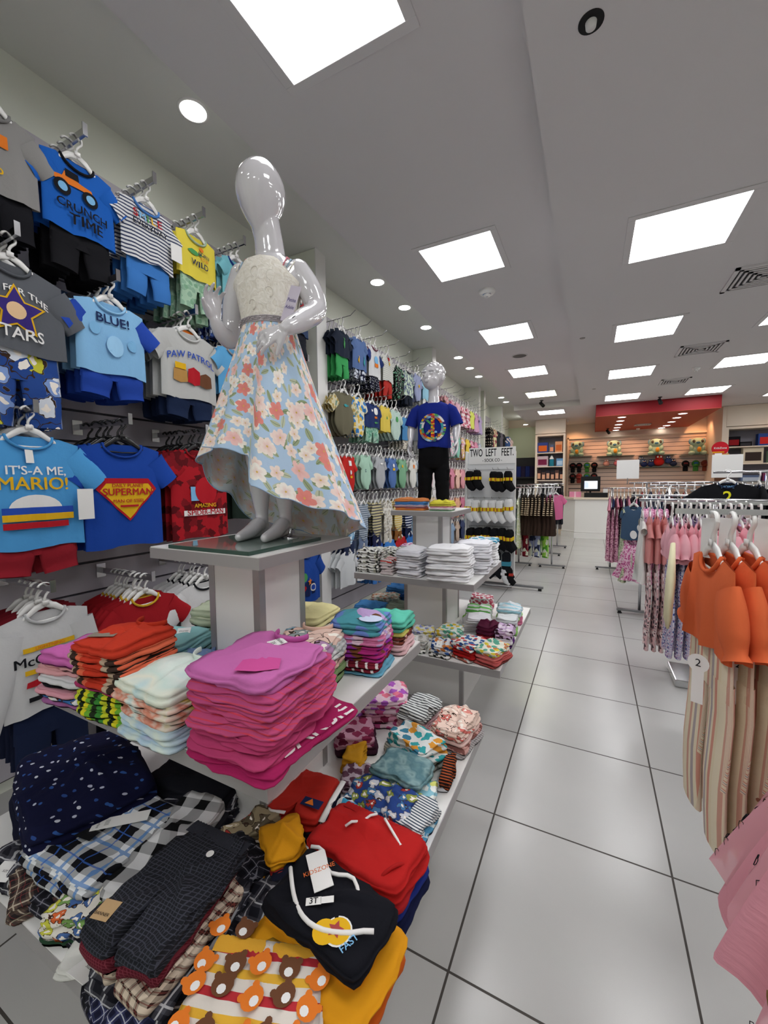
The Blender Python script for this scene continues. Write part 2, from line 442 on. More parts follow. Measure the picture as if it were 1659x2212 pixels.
# warm wall washers behind the till (the recessed warm spots the wall shows)
for k, (x, y, e) in enumerate(((-.45, 12.35, 26), (.3, 12.3, 26), (.9, 12.3, 26), (1.55, 12.3, 26), (2.3, 12.35, 26), (-1.0, 10.9, 7), (3.35, 10.8, 4), (4.0, 10.8, 4))):
    spot('warm_spot_light', x, y, 2.72 if 0 < x < 2.17 else 2.96, e, (1, .50, .25), 110, (0, .35, -1))

# air vents
def vent(x, y, z, w, label, ang=0):
    t = thing('air_vent', label, 'air vent', (x, y, z), ang, 'square ceiling air vents')
    f = MB()
    h = w / 2
    for a in ((-h, h, -h, -h + .03), (-h, h, h - .03, h), (-h, -h + .03, -h, h), (h - .03, h, -h, h)): f.box(*a, -.012, 0)
    f.build('frame', M['ceil'], t)
    MB().box(-h + .03, h - .03, -h + .03, h - .03, -.002, -.001).build('opening', M['dark'], t)
    for k in range(5):
        q = h - .045 - k * .036; b = MB()
        for a in ((-q, q, -q, -q + .017), (-q, q, q - .017, q), (-q, -q + .017, -q, q), (q - .017, q, -q, q)): b.box(*a, -.011 - k * .001, -.004)
        b.build('louvre', M['ceil'], t)
    return t
vent(.715 * zr + .02, 4.36, HR, .46, 'square louvred air vent at the right edge between two ceiling lights')
vent(1.16, 6.38, HR, .46, 'square louvred air vent between the second and third middle lights')
vent(1.17, 8.2, HR, .40, 'square louvred air vent nearest the red bulkhead')
x, y = bkray(1388, 917); vent(x, y, 2.727, .34, 'small air vent under the red bulkhead')

def detector(x, y, z, label, r=.055):
    t = thing('smoke_detector', label, 'smoke detector', (x, y, z))
    MB().lathe([(r, 0), (r, -.012), (r * .8, -.03), (r * .45, -.035), (r * .4, -.05), (.0001, -.055)], 24).build('housing', M['hang_white'], t, True)
    MB().lathe([(r * .55, -.0335), (r * .2, -.052), (.0001, -.06)], 16).build('sensor', M['chrome'], t, True)
    return t
d0 = detector(-.954 * (HB - CAMH) / 1.87 * 1.0, 3.86, HB, 'white fire detector with pointed lens between the first two left panels', .075)
detector(1.31, 7.4, HR, 'small smoke detector beside the far right row of lights', .05)
x, y = bkray(1376, 928); detector(x, min(y, 12.6), 2.727, 'small smoke detector under the red bulkhead', .045)
x, y = bkray(1155, 890, HR); detector(-.6, 11.9, HR, 'small smoke detector near the back wall left of the bulkhead', .04)
t = thing('recessed_speaker', 'round grey speaker grille flush in the raised ceiling bay', 'speaker', (-.93, 6.0, HB))
MB().lathe([(.11, 0), (.11, -.008), (.095, -.008), (.09, -.003)], 28).build('rim', M['ceil'], t, True)
MB().lathe([(.09, -.003), (.0001, -.004)], 28).build('grille', M['steel'], t)
t = thing('recessed_sensor', 'dark round recessed fitting with white centre, top right of ceiling', 'sensor', (-.04, 1.73, HR))
MB().lathe([(.042, .0), (.042, -.003), (.0001, -.003)], 26).build('recess_ring', M['black'], t)
MB().lathe([(.019, -.003), (.017, -.02), (.0001, -.022)], 18).build('core', M['hang_white'], t, True)
for (x, y, s) in ((-.13, 5.26, 'nearer, beside the second middle light'), (0.0, 8.19, 'farther, before the red bulkhead')):
    tag(MB().lathe([(.03, 0), (.028, -.004), (.0001, -.005)], 18).build('sprinkler_cap', M['steel'], loc=(x, y, HR)), 'small dark round ceiling cap, ' + s, 'sprinkler cap', 'small round ceiling caps')
def camera_dome(x, y, z, label, a):
    t = thing('security_camera', label, 'security camera', (x, y, z), a)
    MB().lathe([(.035, 0), (.035, -.012), (.0001, -.014)], 16).build('mount', M['black'], t)
    MB().tube([(0, 0, -.01), (0, 0, -.05)], .012).build('neck', M['black'], t)
    MB().tube([(-.02, .03, -.045), (.03, -.05, -.13)], [.032, .036], 14).build('camera_body', M['black'], t, True)
x, y = -1.27 * .98, 9.45
camera_dome(x + .25, y, HB, 'black security camera under the raised bay before its end', .3)
camera_dome(1.15, 9.6, HR, 'black security camera in front of the red bulkhead', -.4)
camera_dome(.35, 12.2, 2.727, 'black security camera at the left under the bulkhead', 0)
# ------------------------------------------------------------------ display tables
def dtable(cx, cy, label, base_in=.27):
    t = thing('display_table', label, 'display table', (cx, cy, 0))
    def tier(h, z, nm, th=.04):
        s = MB().box(-h, h, -h, h, z - th, z).build(nm, M['white_lam'], t)
        e = MB()
        q = h + .0015
        for a in ((-q, q, -q, -h), (-q, q, h, q), (-q, -h, -h, h), (h, q, -h, h)): e.box(*a, z - th, z - .003)
        e.build('edge_band', M['grey_trim'], s)
    def col(h, z0, z1, nm):
        s = MB().box(-h, h, -h, h, z0, z1).build(nm, M['white_lam'], t)
        w_ = .022
        for sx in (-1, 1):
            for sy in (-1, 1):
                e = MB().box(sx * h - (w_ if sx > 0 else .002), sx * h + (.002 if sx > 0 else w_), sy * h - (w_ if sy > 0 else .002), sy * h + (.002 if sy > 0 else w_), z0, z1)
                e.build('corner_trim', M['grey_trim'], s)
    col(.575 - base_in, 0, .36, 'base_box')
    tier(.575, .40, 'bottom_shelf'); col(.145, .40, .74, 'lower_column')
    tier(.39, .78, 'middle_shelf'); col(.10, .78, 1.142, 'upper_column')
    tier(.21, 1.175, 'top_shelf', .033)
    return t
TA = (-.93, .945); TB = (-.965, 2.615)
dtable(*TA, 'grey and white three-tier display table in the foreground, glossy dressed mannequin on top')
dtable(*TB, 'grey and white three-tier display table farther back, boy mannequin in blue t-shirt on top')

# ------------------------------------------------------------------ hanging clothes
def sgn(x): return -1 if x < 0 else 1
class Top:
    """a hanging t-shirt, vest, romper or dress; origin at the middle of the shoulders, front faces -y"""
    def __init__(s, W=.30, L=.40, sl=.10, ang=38, slope=.30, neck=.062, nd=.045, dep=.018, kind='tee', flare=1.0, fold=.006, seed=0, waist=None, puff=0):
        s.__dict__.update(locals()); s.hw0 = W / 2; rr = random.Random(seed); s.ph = [rr.uniform(0, 6.28) for _ in range(6)]
        s.kx = rr.uniform(2.2, 3.4)
    def hw(s, v):
        h = s.hw0
        if s.kind == 'romper':
            return h * (.30 + .70 * min(1, max(0, v) / .30) ** .6) * (1 - .10 * sin(pi * min(1, max(0, v - .3) / .7)) )
        if s.kind == 'dress':
            w_ = s.waist or .55
            return h * (s.flare - (s.flare - .82) * (v / w_) ** .9) if v < w_ else h * (.82 + .18 * ((v - w_) / (1 - w_)))
        return h * (s.flare + (1 - s.flare) * v)
    def ztop(s, x, front):
        a = abs(x)
        if a < s.neck:
            k = sqrt(max(0, 1 - (a / s.neck) ** 2)); return -s.slope * s.neck - (s.nd if front else .008) * k
        return -s.slope * a
    def fy(s, x, v, front):
        e = (1 - v) ** 1.2
        wv = s.fold * e * (sin(x / s.W * 6.28 * s.kx + s.ph[0]) + .6 * sin(x / s.W * 6.28 * s.kx * 1.9 + s.ph[1] + v * 2))
        if s.kind == 'dress' and v < (s.waist or .55): wv += s.fold * 2.2 * e * sin(x / s.W * 6.28 * 5 + s.ph[2])
        return wv
    def pt(s, c, sn, v):
        x1 = s.hw(1) * c * .985
        zt = s.ztop(x1, sn < 0)
        z = -s.L + (zt + s.L) * v + (.006 * sin(c * 4 + s.ph[3]) * (1 - v))
        x = s.hw(v) * c
        if s.kind == 'tee' or s.kind == 'romper' or s.kind == 'dress': x *= 1
        m = (1 - .86 * v ** 5)
        y = s.dep * sn * m * (1 if s.kind != 'dress' else 1 + .9 * (1 - v)) + s.fy(x, v, sn < 0) * (.4 + .6 * abs(sn))
        return Vector((x, y, z))
    def front(s, x, z):
        v = .5
        for _ in range(3):
            c = max(-.97, min(.97, x / s.hw(v))); zt = s.ztop(s.hw(1) * c, True)
            v = max(0, min(1, (z + s.L) / (zt + s.L)))
        return s.pt(c, -sqrt(1 - c * c), v).y
    def body(s, mat, mat2=None, nu=36, nv=13, sleeve_mat=None):
        b = MB()
        def fn(u, v):
            th = 2 * pi * u; c = cos(th); sn = sin(th)
            c = sgn(c) * abs(c) ** .8; sn = sgn(sn) * sqrt(max(0, 1 - min(1, c * c)))
            return s.pt(c, sn, v)
        b.grid(nu, nv, lambda u, v: fn(u, v), True)
        b.uv = [(p[0] + (.5 if p[1] > 0 else 0), p[2]) for p in b.v]
        mats = [mat]
        if sleeve_mat: mats.append(sleeve_mat); b.cm = 1
        if s.sl > .015:
            a = R(s.ang)
            for sx in (-1, 1):
                d = Vector((sx * cos(a), 0, -sin(a))); nrm = Vector((sx * sin(a), 0, cos(a)))
                z0 = s.ztop(s.hw0 * .9, True)
                p0 = Vector((sx * (s.hw0 - .035), 0, z0 - .052))
                n0 = len(b.v); k = 5; rng = 12; ra0, ra1 = min(.066, .19 * s.W), min(.056, .155 * s.W)
                if s.sl > .2: ra1 = .036
                if s.puff: ra0 *= 1.1; ra1 *= .8
                pts = [p0 + d * (s.sl + .03) * i / (k - 1) + Vector((0, .004 * sin(i + s.ph[1]), 0)) for i in range(k)]
                rad = [((ra0 + (ra1 - ra0) * i / (k - 1)), .013 + .006 * i / (k - 1)) for i in range(k)]
                if s.puff:
                    k = 11; pts = [p0 + d * (s.sl + .03) * i / (k - 1) for i in range(k)]
                    rad = [((ra0 + (ra1 - ra0) * i / (k - 1)) * (1 + .22 * sin(pi * i / (k - 1)) + (.06 * sin(i * 2.1) if i > 5 else 0)) + (.012 if i == k - 1 else 0), .016 + s.puff * sin(pi * min(1, i / (k - 1.6))) + (.008 if i == k - 1 else 0)) for i in range(k)]; rng = 18
                b.tube(pts, rad, rng, False, up=nrm)
                for j in range(n0, len(b.v)): b.uv[j] = (b.v[j][0], b.v[j][2])
        b.cm = 0
        return b.mesh('clothing', mats, True)
    def collar(s, mat, r=.0055):
        b = MB(); pts = []
        for i in range(20):
            th = 2 * pi * i / 20; x = s.neck * cos(th); fr = sin(th) < 0
            z = s.ztop(x * .999, fr); y = (s.dep * .30 + .004) * sin(th)
            if fr: y = s.dep * sin(th) * .5 - .003
            pts.append((x, y, z))
        pts.append(pts[0]); pts.append(pts[1])
        b.tube(pts, r, 6, False); return b.mesh('collar', mat, True)

def legs_mesh(W, z0, L, mat, seed=0, leg=.075, dep=.015):
    """shorts or trousers hanging below a top; waist at z0"""
    b = MB(); rr = random.Random(seed)
    crotch = min(L * .55, .16)
    b.grid(20, 5, lambda u, v: Vector((W / 2 * (1 + .06 * (1 - v)) * sgn(cos(2 * pi * u)) * abs(cos(2 * pi * u)) ** .8, (dep - .004) * sin(2 * pi * u) + .004, z0 - crotch * (1 - v))), True)
    for sx in (-1, 1):
        pts = []; rad = []
        for i in range(6):
            f = i / 5; pts.append((sx * (W * .26 + .012 * f), .004 + .004 * sin(i * 1.3 + seed), z0 - crotch * .75 - (L - crotch * .75) * f)); rad.append((W * .255 * (1 - .12 * f), dep * (.9 + .1 * f)))
        b.tube(pts, rad, 12, False, up=(1, 0, 0))
    b.uv = [(p[0] + (.4 if p[1] > .004 else 0), p[2]) for p in b.v]
    return b.mesh('bottoms', mat, True)

_tc = {}
def text2d(s, size=.04, bold=0.0, w=1.0):
    twin = 'M' in s and bold > .015; bold = 0 if 'M' in s else min(bold, .012); key = (s, bold)
    if key not in _tc:
        cu_ = bpy.data.curves.new('t', 'FONT'); cu_.body = s; cu_.size = 1; cu_.align_x = 'CENTER'; cu_.align_y = 'CENTER'
        cu_.offset = bold; cu_.resolution_u = 3
        o = bpy.data.objects.new('t', cu_); COL.objects.link(o)
        dg = bpy.context.evaluated_depsgraph_get(); me = bpy.data.meshes.new_from_object(o.evaluated_get(dg))
        _tc[key] = ([tuple(v.co[:2]) for v in me.vertices], [tuple(p.vertices) for p in me.polygons])
        bpy.data.objects.remove(o); bpy.data.curves.remove(cu_); bpy.data.meshes.remove(me)
    vs, fs = _tc[key]
    if twin:
        n = len(vs); vs = list(vs) + [(x + .035, y + .012) for x, y in vs]; fs = list(fs) + [tuple(i + n for i in f) for f in fs]
    return [(x * size * w, y * size) for x, y in vs], fs
def shape2d(kind, size, w=1.0, n=20):
    if kind == 'disc': return [(size * w * cos(2 * pi * i / n), size * sin(2 * pi * i / n)) for i in range(n)], [tuple(range(n))]
    if kind == 'star':
        return [((size if i % 2 == 0 else size * .5) * sin(pi * i / 5) * w, (size if i % 2 == 0 else size * .5) * cos(pi * i / 5)) for i in range(10)], [tuple(range(10))]
    if kind == 'shield': p = [(-1, .25), (-.72, .62), (.72, .62), (1, .25), (0, -.85)]  # extra lamp added to brighten the far left corner
    elif kind == 'rect': p = [(-1, -.5), (1, -.5), (1, .5), (-1, .5)]
    elif kind == 'heart':
        p = [(.062 * 16 * sin(a) ** 3, .062 * (13 * cos(a) - 5 * cos(2 * a) - 2 * cos(3 * a) - cos(4 * a))) for a in [2 * pi * i / n for i in range(n)]][::-1]
    elif kind == 'truck': p = [(-1, -.15), (-.95, .1), (-.6, .15), (-.45, .5), (.1, .5), (.25, .2), (.9, .12), (1, -.15)]
    elif kind == 'fish': p = [(-.9, 0), (-.3, .3), (.4, .25), (.7, .0), (1.0, .35), (.95, -.3), (.7, -.05), (.3, -.3), (-.4, -.3)]
    elif kind == 'house': p = [(-1, -.6), (1, -.6), (.9, .1), (.3, .6), (-.4, .7), (-.9, .2)]
    elif kind == 'bar': p = [(-1, -.11), (1, -.11), (1, .11), (-1, .11)]
    elif kind == 'dome': p = [(-1, 0), (1, 0)] + [(.82 * cos(a), .12 + .55 * sin(a)) for a in [pi * i / 12 for i in range(13)]]
    elif kind == 'tri': p = [(-1, -.6), (1, -.6), (0, .9)]
    elif kind == 'band': p = [(-1, -.2), (1, .1), (1, .35), (-1, .05)]
    elif kind == 'penta': p = [(-1, -.6), (0, -.8), (1, -.6), (.9, .5), (0, .8), (-.9, .5)]
    else: p = [(-1, -1), (1, -1), (1, 1), (-1, 1)]
    return [(x * size * w, y * size) for x, y in p], [tuple(range(len(p)))]
def subdiv2(vs, fs, mx=.016):
    """split big polygons so a flat motif can follow the cloth"""
    bm = bmesh.new(); V = [bm.verts.new((x, y, 0)) for x, y in vs]
    for f in fs:
        try: bm.faces.new([V[i] for i in f])
        except ValueError: pass
    bmesh.ops.triangulate(bm, faces=bm.faces[:])
    for _ in range(4):
        e = [e for e in bm.edges if e.calc_length() > mx]
        if not e: break
        bmesh.ops.subdivide_edges(bm, edges=e, cuts=1); bmesh.ops.triangulate(bm, faces=[f for f in bm.faces if len(f.verts) > 3])
    bm.verts.index_update(); r = [tuple(v.co[:2]) for v in bm.verts], [tuple(v.index for v in f.verts) for f in bm.faces]
    bm.free(); return r
def place2d(g, vf, x, z, mat, off=.0055, rot=0, name='print', arc=0):
    """lay a 2D motif on the front of Top g -> mesh"""
    vs, fs = subdiv2(*vf); c, s_ = cos(rot), sin(rot); out = []
    for a, b in vs:
        if arc: b = b - arc * a * a
        X, Z = x + a * c - b * s_, z + a * s_ + b * c
        out.append((X, g.front(X, Z) - off, Z))
    mb = MB(); mb.add(out, [f[::1] for f in fs]); return mb.mesh(name, mat)

def hanger_mesh(w, mat, slope=.30, rod=.0048):
    b = MB()
    hook = [(0, 0, -.004), (0, 0, .030), (.006, 0, .042)] + [(.021 * cos(a), 0, .067 + .021 * sin(a)) for a in [-.9 + 3.7 * i / 9 for i in range(10)]]
    b.tube(hook, [(rod, rod * 1.2)] * len(hook), 6, True)
    for sx in (-1, 1):
        b.tube([(sx * .004, 0, .004), (sx * .03, 0, -.006), (sx * w * .26, 0, -.022 - slope * w * .24), (sx * w * .43, 0, -.030 - slope * w * .43)], [(.012, .005), (.012, .005), (.008, .004), (.005, .003)], 8, True, up=(0, 0, 1))
    b.tube([(-w * .36, 0, -.022 - slope * w * .36), (0, 0, -.034 - slope * w * .30), (w * .36, 0, -.022 - slope * w * .36)], .0035, 5, True)
    b.box(-.011, .011, -.0075, -.0065, .002, .020)
    return b.mesh('hanger', mat, True)
_hc = {}
_mass = MB()
def mass_hanger(w, loc, rz):
    if 'm' not in _hc: _hc['m'] = {}
    k = round(w, 2)
    if k not in _hc['m']:
        me = hanger_mesh(w, M['hang_white']); _hc['m'][k] = ([v.co.copy() for v in me.vertices], [tuple(p.vertices) for p in me.polygons])
    vs, fs = _hc['m'][k]; T = Matrix.Translation(loc) @ Matrix.Rotation(rz, 4, 'Z')
    _mass.add([T @ p for p in vs], fs)
def hanger(w, mk, loc, rz, label, group):
    k = (round(w, 2), mk)
    if k not in _hc: _hc[k] = hanger_mesh(w, M[mk])
    o = bpy.data.objects.new('hanger', _hc[k]); COL.objects.link(o); o.location = loc; o.rotation_euler = (0, 0, rz)
    return tag(o, label, 'hanger', group)
XT = -1.87
def arm(y, z, label, wire=False, xt=XT):
    t = thing('garment_hook', label, 'garment hook', (XW + .02, y, z), 0, 'garment hooks on the slatwall'); L_ = xt - XW - .02
    if wire:
        MB().tube([(0, 0, -.02), (L_ + .05, 0, 0), (L_ + .10, 0, .035)], .0032, 6).build('rod', M['steel'], t, True)
    else:
        MB().box(0, L_ + .03, -.006, .006, -.028, 0).add([], []).build('bar', M['chrome'], t, bevel=.001)
        MB().box(L_ + .03, L_ + .036, -.009, .009, -.03, .018).build('end_stop', M['chrome'], t)
    MB().box(0, .006, -.022, .022, -.05, .02).build('bracket', M['chrome'], t)
    return t

_gm = {}
class Spec:
    """what hangs on an arm: shape, cloth, motifs, bottoms"""
    def __init__(s, name, desc, cloth, kind='tee', W=.30, L=.38, sl=.10, ang=40, neck=.062, col=None, sleeve=None, bot=None, botL=.2, botW=None,
                 prints=(), hg='hang_white', flare=1.03, seed=1, waist=None, fold=.006, tagc=None, nd=.045, dep=.018, puff=0):
        s.__dict__.update(locals())
        s.g = Top(W, L, sl, ang, neck=neck, kind=kind, flare=flare, seed=seed, waist=waist, fold=fold, nd=nd, dep=dep, puff=puff)
        s.me = {}
        s.me['body'] = s.g.body(cloth, sleeve_mat=sleeve)
        if col: s.me['collar'] = s.g.collar(col)
        if bot: s.me['bottoms'] = legs_mesh(botW or W * .82, -L + .06, botL + .06, bot, seed)
        s.pm = []
        for q_, p in enumerate(prints):
            k = p[0]; off_ = .005 + .0011 * q_
            if k == 't': s.pm.append(place2d(s.g, text2d(p[1], p[2], p[6] if len(p) > 6 else .02, p[7] if len(p) > 7 else 1), p[3], p[4], p[5], name='lettering', off=off_ + .0006, rot=p[8] if len(p) > 8 else 0, arc=p[9] if len(p) > 9 else 0))
            else: s.pm.append(place2d(s.g, shape2d(k, p[1], p[2]), p[3], p[4], p[5], name='motif', off=off_ if not (len(p) > 6 and p[6] < 0) else p[6], rot=p[7] if len(p) > 7 else 0))
    def put(s, loc, rz, label, group=None, full=True, hang=1, hgroup='garment hangers', hl=None, rx=0):
        t = thing(s.name, label, {'t_shirt': 't-shirt', 'vest_set': 'vest', 'romper': 'romper', 'dress': 'dress'}.get(s.name, s.name.replace('_', ' ')), loc, rz, group)
        link({'dress': 'dress_body', 'romper': 'romper_body'}.get(s.name, 'shirt_body'), s.me['body'], t)
        if 'collar' in s.me: link('collar', s.me['collar'], t)
        if 'bottoms' in s.me: link('bottoms', s.me['bottoms'], t)
        if full:
            for m in s.pm: link(m.name.split('.')[0], m, t)
            if s.tagc:
                MB().box(s.W / 2 - .03, s.W / 2 + .03, -.036, -.034, -s.L * .78, -s.L * .5).build('price_tag', M['paper'], t)
        if hang == 2: mass_hanger(s.W, loc, rz)
        elif hang: hanger(s.W, s.hg, loc, rz, hl or ('hanger holding the ' + label)[:110], hgroup)
        return t

ORD = ['first', 'second', 'third', 'fourth', 'fifth', 'sixth', 'seventh', 'eighth', 'ninth', 'tenth', 'eleventh', 'twelfth']
def short(l, n=14): return ' '.join(l.split()[:n])
def hang_stack(sp, y, z, label, nb, hook, back=None, wire=False, rz=0, xt=XT, step=.045, armlabel=None, mass=2):
    """front garment at the arm's end, nb more behind it"""
    arm(y, z, armlabel or short('metal hook rail of the ' + label, 16), wire, xt)
    j = rnd.uniform(-.05, .05)
    hw_ = {'hang_white': 'white', 'hang_black': 'black', 'hang_clear': 'pale'}[sp.hg]
    sp.put((xt - .035, y, z - .089), pi / 2 + rz + j, label, None, True, hang=1 if mass else 2, hl=short('%s hanger of the %s' % (hw_, label), 15))
    bs = back or sp
    hb = {'hang_white': 'white', 'hang_black': 'black', 'hang_clear': 'pale'}[bs.hg]
    for k in range(nb):
        x = xt - .035 - step * (k + 1)
        bs.put((x, y + rnd.uniform(-.012, .012), z - .089), pi / 2 + rz + rnd.uniform(-.05, .05), short('%s, %s behind %s' % (bs.desc, ORD[k], hook), 16),
               short('%ss behind %s' % (bs.desc, hook), 14), False, hang=1 if mass > 1 else 2, hl=short('%s hanger, %s behind %s' % (hb, ORD[k], hook), 16), hgroup=short('hangers behind %s' % hook, 14))

W_, BK, NV, YL = M['paper'], M['ink'], fab('solid', ('#1c2340',)), plain('yellow_print', '#e0b024', .8, .1)
RDp, BLp, ORp, GNp = plain('red_print', '#b3202b', .8, .1), plain('blue_print', '#2d4fae', .8, .1), plain('orange_print', '#e07a2c', .8, .1), plain('green_print', '#4f9a5a', .8, .1)
TLp, PKp, LBp, GYp, BRp = plain('teal_print', '#3f9aa0', .8, .1), plain('pink_print', '#e06f9c', .8, .1), plain('pale_blue_print', '#7fb6e0', .8, .1), plain('grey_print', '#8f8f93', .8, .1), plain('brown_print', '#6b4630', .8, .1)
PUp = plain('purple_print', '#3d2f7a', .8, .1); NVp = plain('navy_print', '#1d2a55', .8, .1)
S = lambda c: fab('solid', (c,))

# --- section A, nearest bay
R1, R2, R3, R4 = 2.78, 2.262, 1.655, .93
sp = Spec('t_shirt', 'grey t-shirt', S('#8b8988'), W=.27, L=.31, sl=.07, col=S('#7b7a7a'), bot=S('#17171c'), botL=.14, seed=3,
          prints=[('rect', .045, 1, 0, -.13, ORp), ('t', 'elo', .045, .0, -.235, YL)])
hang_stack(sp, .72, R1 + .01, 'grey t-shirt over black shorts at the upper left corner of the wall', 4, 'the upper left grey t-shirt')
sp = Spec('t_shirt', 'blue t-shirt set', S('#1f5fb8'), W=.26, L=.315, sl=.07, neck=.06, col=S('#15161c'), bot=S('#19191d'), botL=.15, seed=5,
          prints=[('truck', .07, 1.0, -.025, -.125, ORp), ('rect', .03, .8, -.03, -.093, BK, .003), ('disc', .03, 1, -.068, -.158, BK, .003), ('disc', .03, 1, .03, -.158, BK, .003), ('disc', .017, 1, -.068, -.158, LBp, .004), ('disc', .017, 1, .03, -.158, LBp, .004),
                  ('t', 'CRUNCH', .045, .0, -.222, BK, .03), ('t', 'TIME', .058, .01, -.268, BK, .03)])
hang_stack(sp, 1.0, R1, 'bright blue t-shirt with orange monster truck and black lettering, black collar', 4, 'the truck t-shirt')
sp = Spec('t_shirt', 'striped t-shirt set', fab('stripe', ('#d9d9da', '#3f4763'), .017), W=.25, L=.29, sl=.06, col=S('#4c7fc4'), bot=S('#3d78c0'), botL=.15, seed=7, tagc=1,
          prints=[('t', 'S', .05, -.065, -.09, RDp, .03), ('t', 'M', .05, -.032, -.09, LBp, .03), ('t', 'I', .05, -.005, -.09, GNp, .03), ('t', 'L', .05, .02, -.09, YL, .03), ('t', 'E', .05, .05, -.09, RDp, .03), ('t', 'EVERYDAY', .035, .0, -.133, BK, .02)])
hang_stack(sp, 1.29, R1, 'white and navy striped t-shirt with colourful lettering over blue shorts', 5, 'the striped smile t-shirt')
yb = Spec('t_shirt', 'yellow vest set', S('#cfc03c'), W=.22, L=.25, sl=0, col=S('#8fa45c'), bot=fab('blob', ('#a9c9ae', '#7ea98a', '#8fb39a'), .03, 1), botL=.2, seed=8)
sp = Spec('t_shirt', 'yellow vest set', S('#e2cf4c'), W=.24, L=.25, sl=0, col=S('#a5b9a0'), bot=fab('blob', ('#a9c9ae', '#7ea98a', '#8fb39a'), .03, 1), botL=.16, seed=9,
          prints=[('disc', .013, 1, .02, -.085, ORp), ('fish', .045, 1, -.03, -.12, GNp), ('t', 'BORN', .026, .03, -.115, NVp, .02), ('t', 'TO BE', .02, .03, -.14, ORp, .02), ('t', 'WILD', .042, .0, -.175, NVp, .03)])
hang_stack(sp, 1.56, R1, 'yellow vest with wild lettering over mint leaf-print shorts', 5, 'the front yellow vest', back=yb)
sp = Spec('t_shirt', 'aqua vest set', S('#76b7c4'), W=.22, L=.25, sl=.03, col=S('#20397c'), bot=fab('blob', ('#1d2858', '#d8dde8', '#4b66b0'), .03, 1), botL=.22, seed=10,
          prints=[('t', 'SHARK', .03, .0, -.085, YL, .02), ('fish', .05, .8, .0, -.13, BLp), ('rect', .03, 1, .01, -.185, RDp)])
hang_stack(sp, 1.84, R1, 'aqua vest with navy trim and whale print, beside the glossy mannequin', 5, 'the front aqua vest')
for k, (y, c, b) in enumerate(((2.12, '#241d2c', '#8e2730'), (2.40, '#3a4a6a', '#22242e'))):
    sp = Spec('t_shirt', 'dark children\'s set', S(c), W=.23, L=.26, sl=.05, col=S('#b8323a'), bot=S(b), botL=.16, seed=11 + k)
    hang_stack(sp, y, R1, ['black and red', 'slate blue'][k] + ' t-shirt set high on the wall behind the glossy mannequin', 4, ['the black and red set', 'the slate blue set'][k])

sp = Spec('t_shirt', 'charcoal t-shirt', S('#5d6066'), W=.32, L=.335, sl=.10, neck=.06, ang=48, col=S('#55585e'), seed=21, bot=fab('print', ('#2a4a8e', '#c7c63f', '#d9dfe8', '#2a4a8e', '#7f9bd0'), .085), botL=.27,
          prints=[('t', 'AIM FOR THE', .034, .0, -.115, W_, .02, 1, 0, 3.5), ('star', .098, 1, 0, -.19, YL), ('star', .085, 1, 0, -.19, PUp, .0035), ('disc', .03, 1, 0, -.19, plain('peach_print', '#e8c49a', .8, .1), .005), ('t', 'STARS', .058, .0, -.272, W_, .03)])
hang_stack(sp, .755, R2 + .01, 'charcoal t-shirt with purple star print over blue patterned pyjama trousers', 4, 'the charcoal star t-shirt')
sp = Spec('t_shirt', 'light blue t-shirt', S('#86b9e2'), W=.28, L=.33, sl=.08, col=S('#8fc0e6'), sleeve=S('#2849a8'), seed=22, bot=S('#23449f'), botL=.10, botW=.25,
          prints=[('t', 'BLUE!', .055, .0, -.10, NVp, .03), ('disc', .026, .8, -.075, -.15, LBp), ('disc', .026, .8, .075, -.19, LBp), ('disc', .045, .8, .0, -.21, plain('sky_print', '#9ccbee', .8, .1))])
hang_stack(sp, 1.10, R2, 'light blue t-shirt with royal blue sleeves and dark lettering over blue shorts', 4, 'the light blue raglan t-shirt')
sp = Spec('t_shirt', 'heather grey t-shirt', S('#b9bab8'), W=.33, L=.37, sl=.08, neck=.07, col=S('#c4c5c3'), seed=23, bot=S('#1a2744'), botL=.10,
          prints=[('rect', .05, 1, 0, -.035, ORp, -.012), ('t', 'PAW PATROL', .047, .0, -.145, BLp, .03, 1, 0, 1.5), ('penta', .05, .8, -.075, -.255, plain('tan_print', '#b68a4e', .8, .1)), ('penta', .06, .7, .005, -.25, RDp), ('penta', .05, .8, .08, -.26, BRp), ('rect', .03, 1, -.075, -.212, YL, .004)])
hang_stack(sp, 1.49, R2, 'pale grey t-shirt with arched blue lettering over navy shorts', 4, 'the pale grey lettered t-shirt')
for k, (y, c, b) in enumerate(((1.80, '#5da3d4', '#9b9da1'), (2.11, '#7f8a98', '#26314e'), (2.42, '#1e2a50', '#3b3f4c'))):
    sp = Spec('t_shirt', 'plain t-shirt', S(c), W=.25, L=.30, sl=.06, col=S(b), bot=S(b), botL=.14, seed=31 + k)
    hang_stack(sp, y, R2, ['sky blue', 'steel grey', 'navy blue'][k] + ' t-shirt set mostly hidden by the mannequin in the floral dress', 4, ['the sky blue set', 'the steel grey set', 'the navy set'][k])

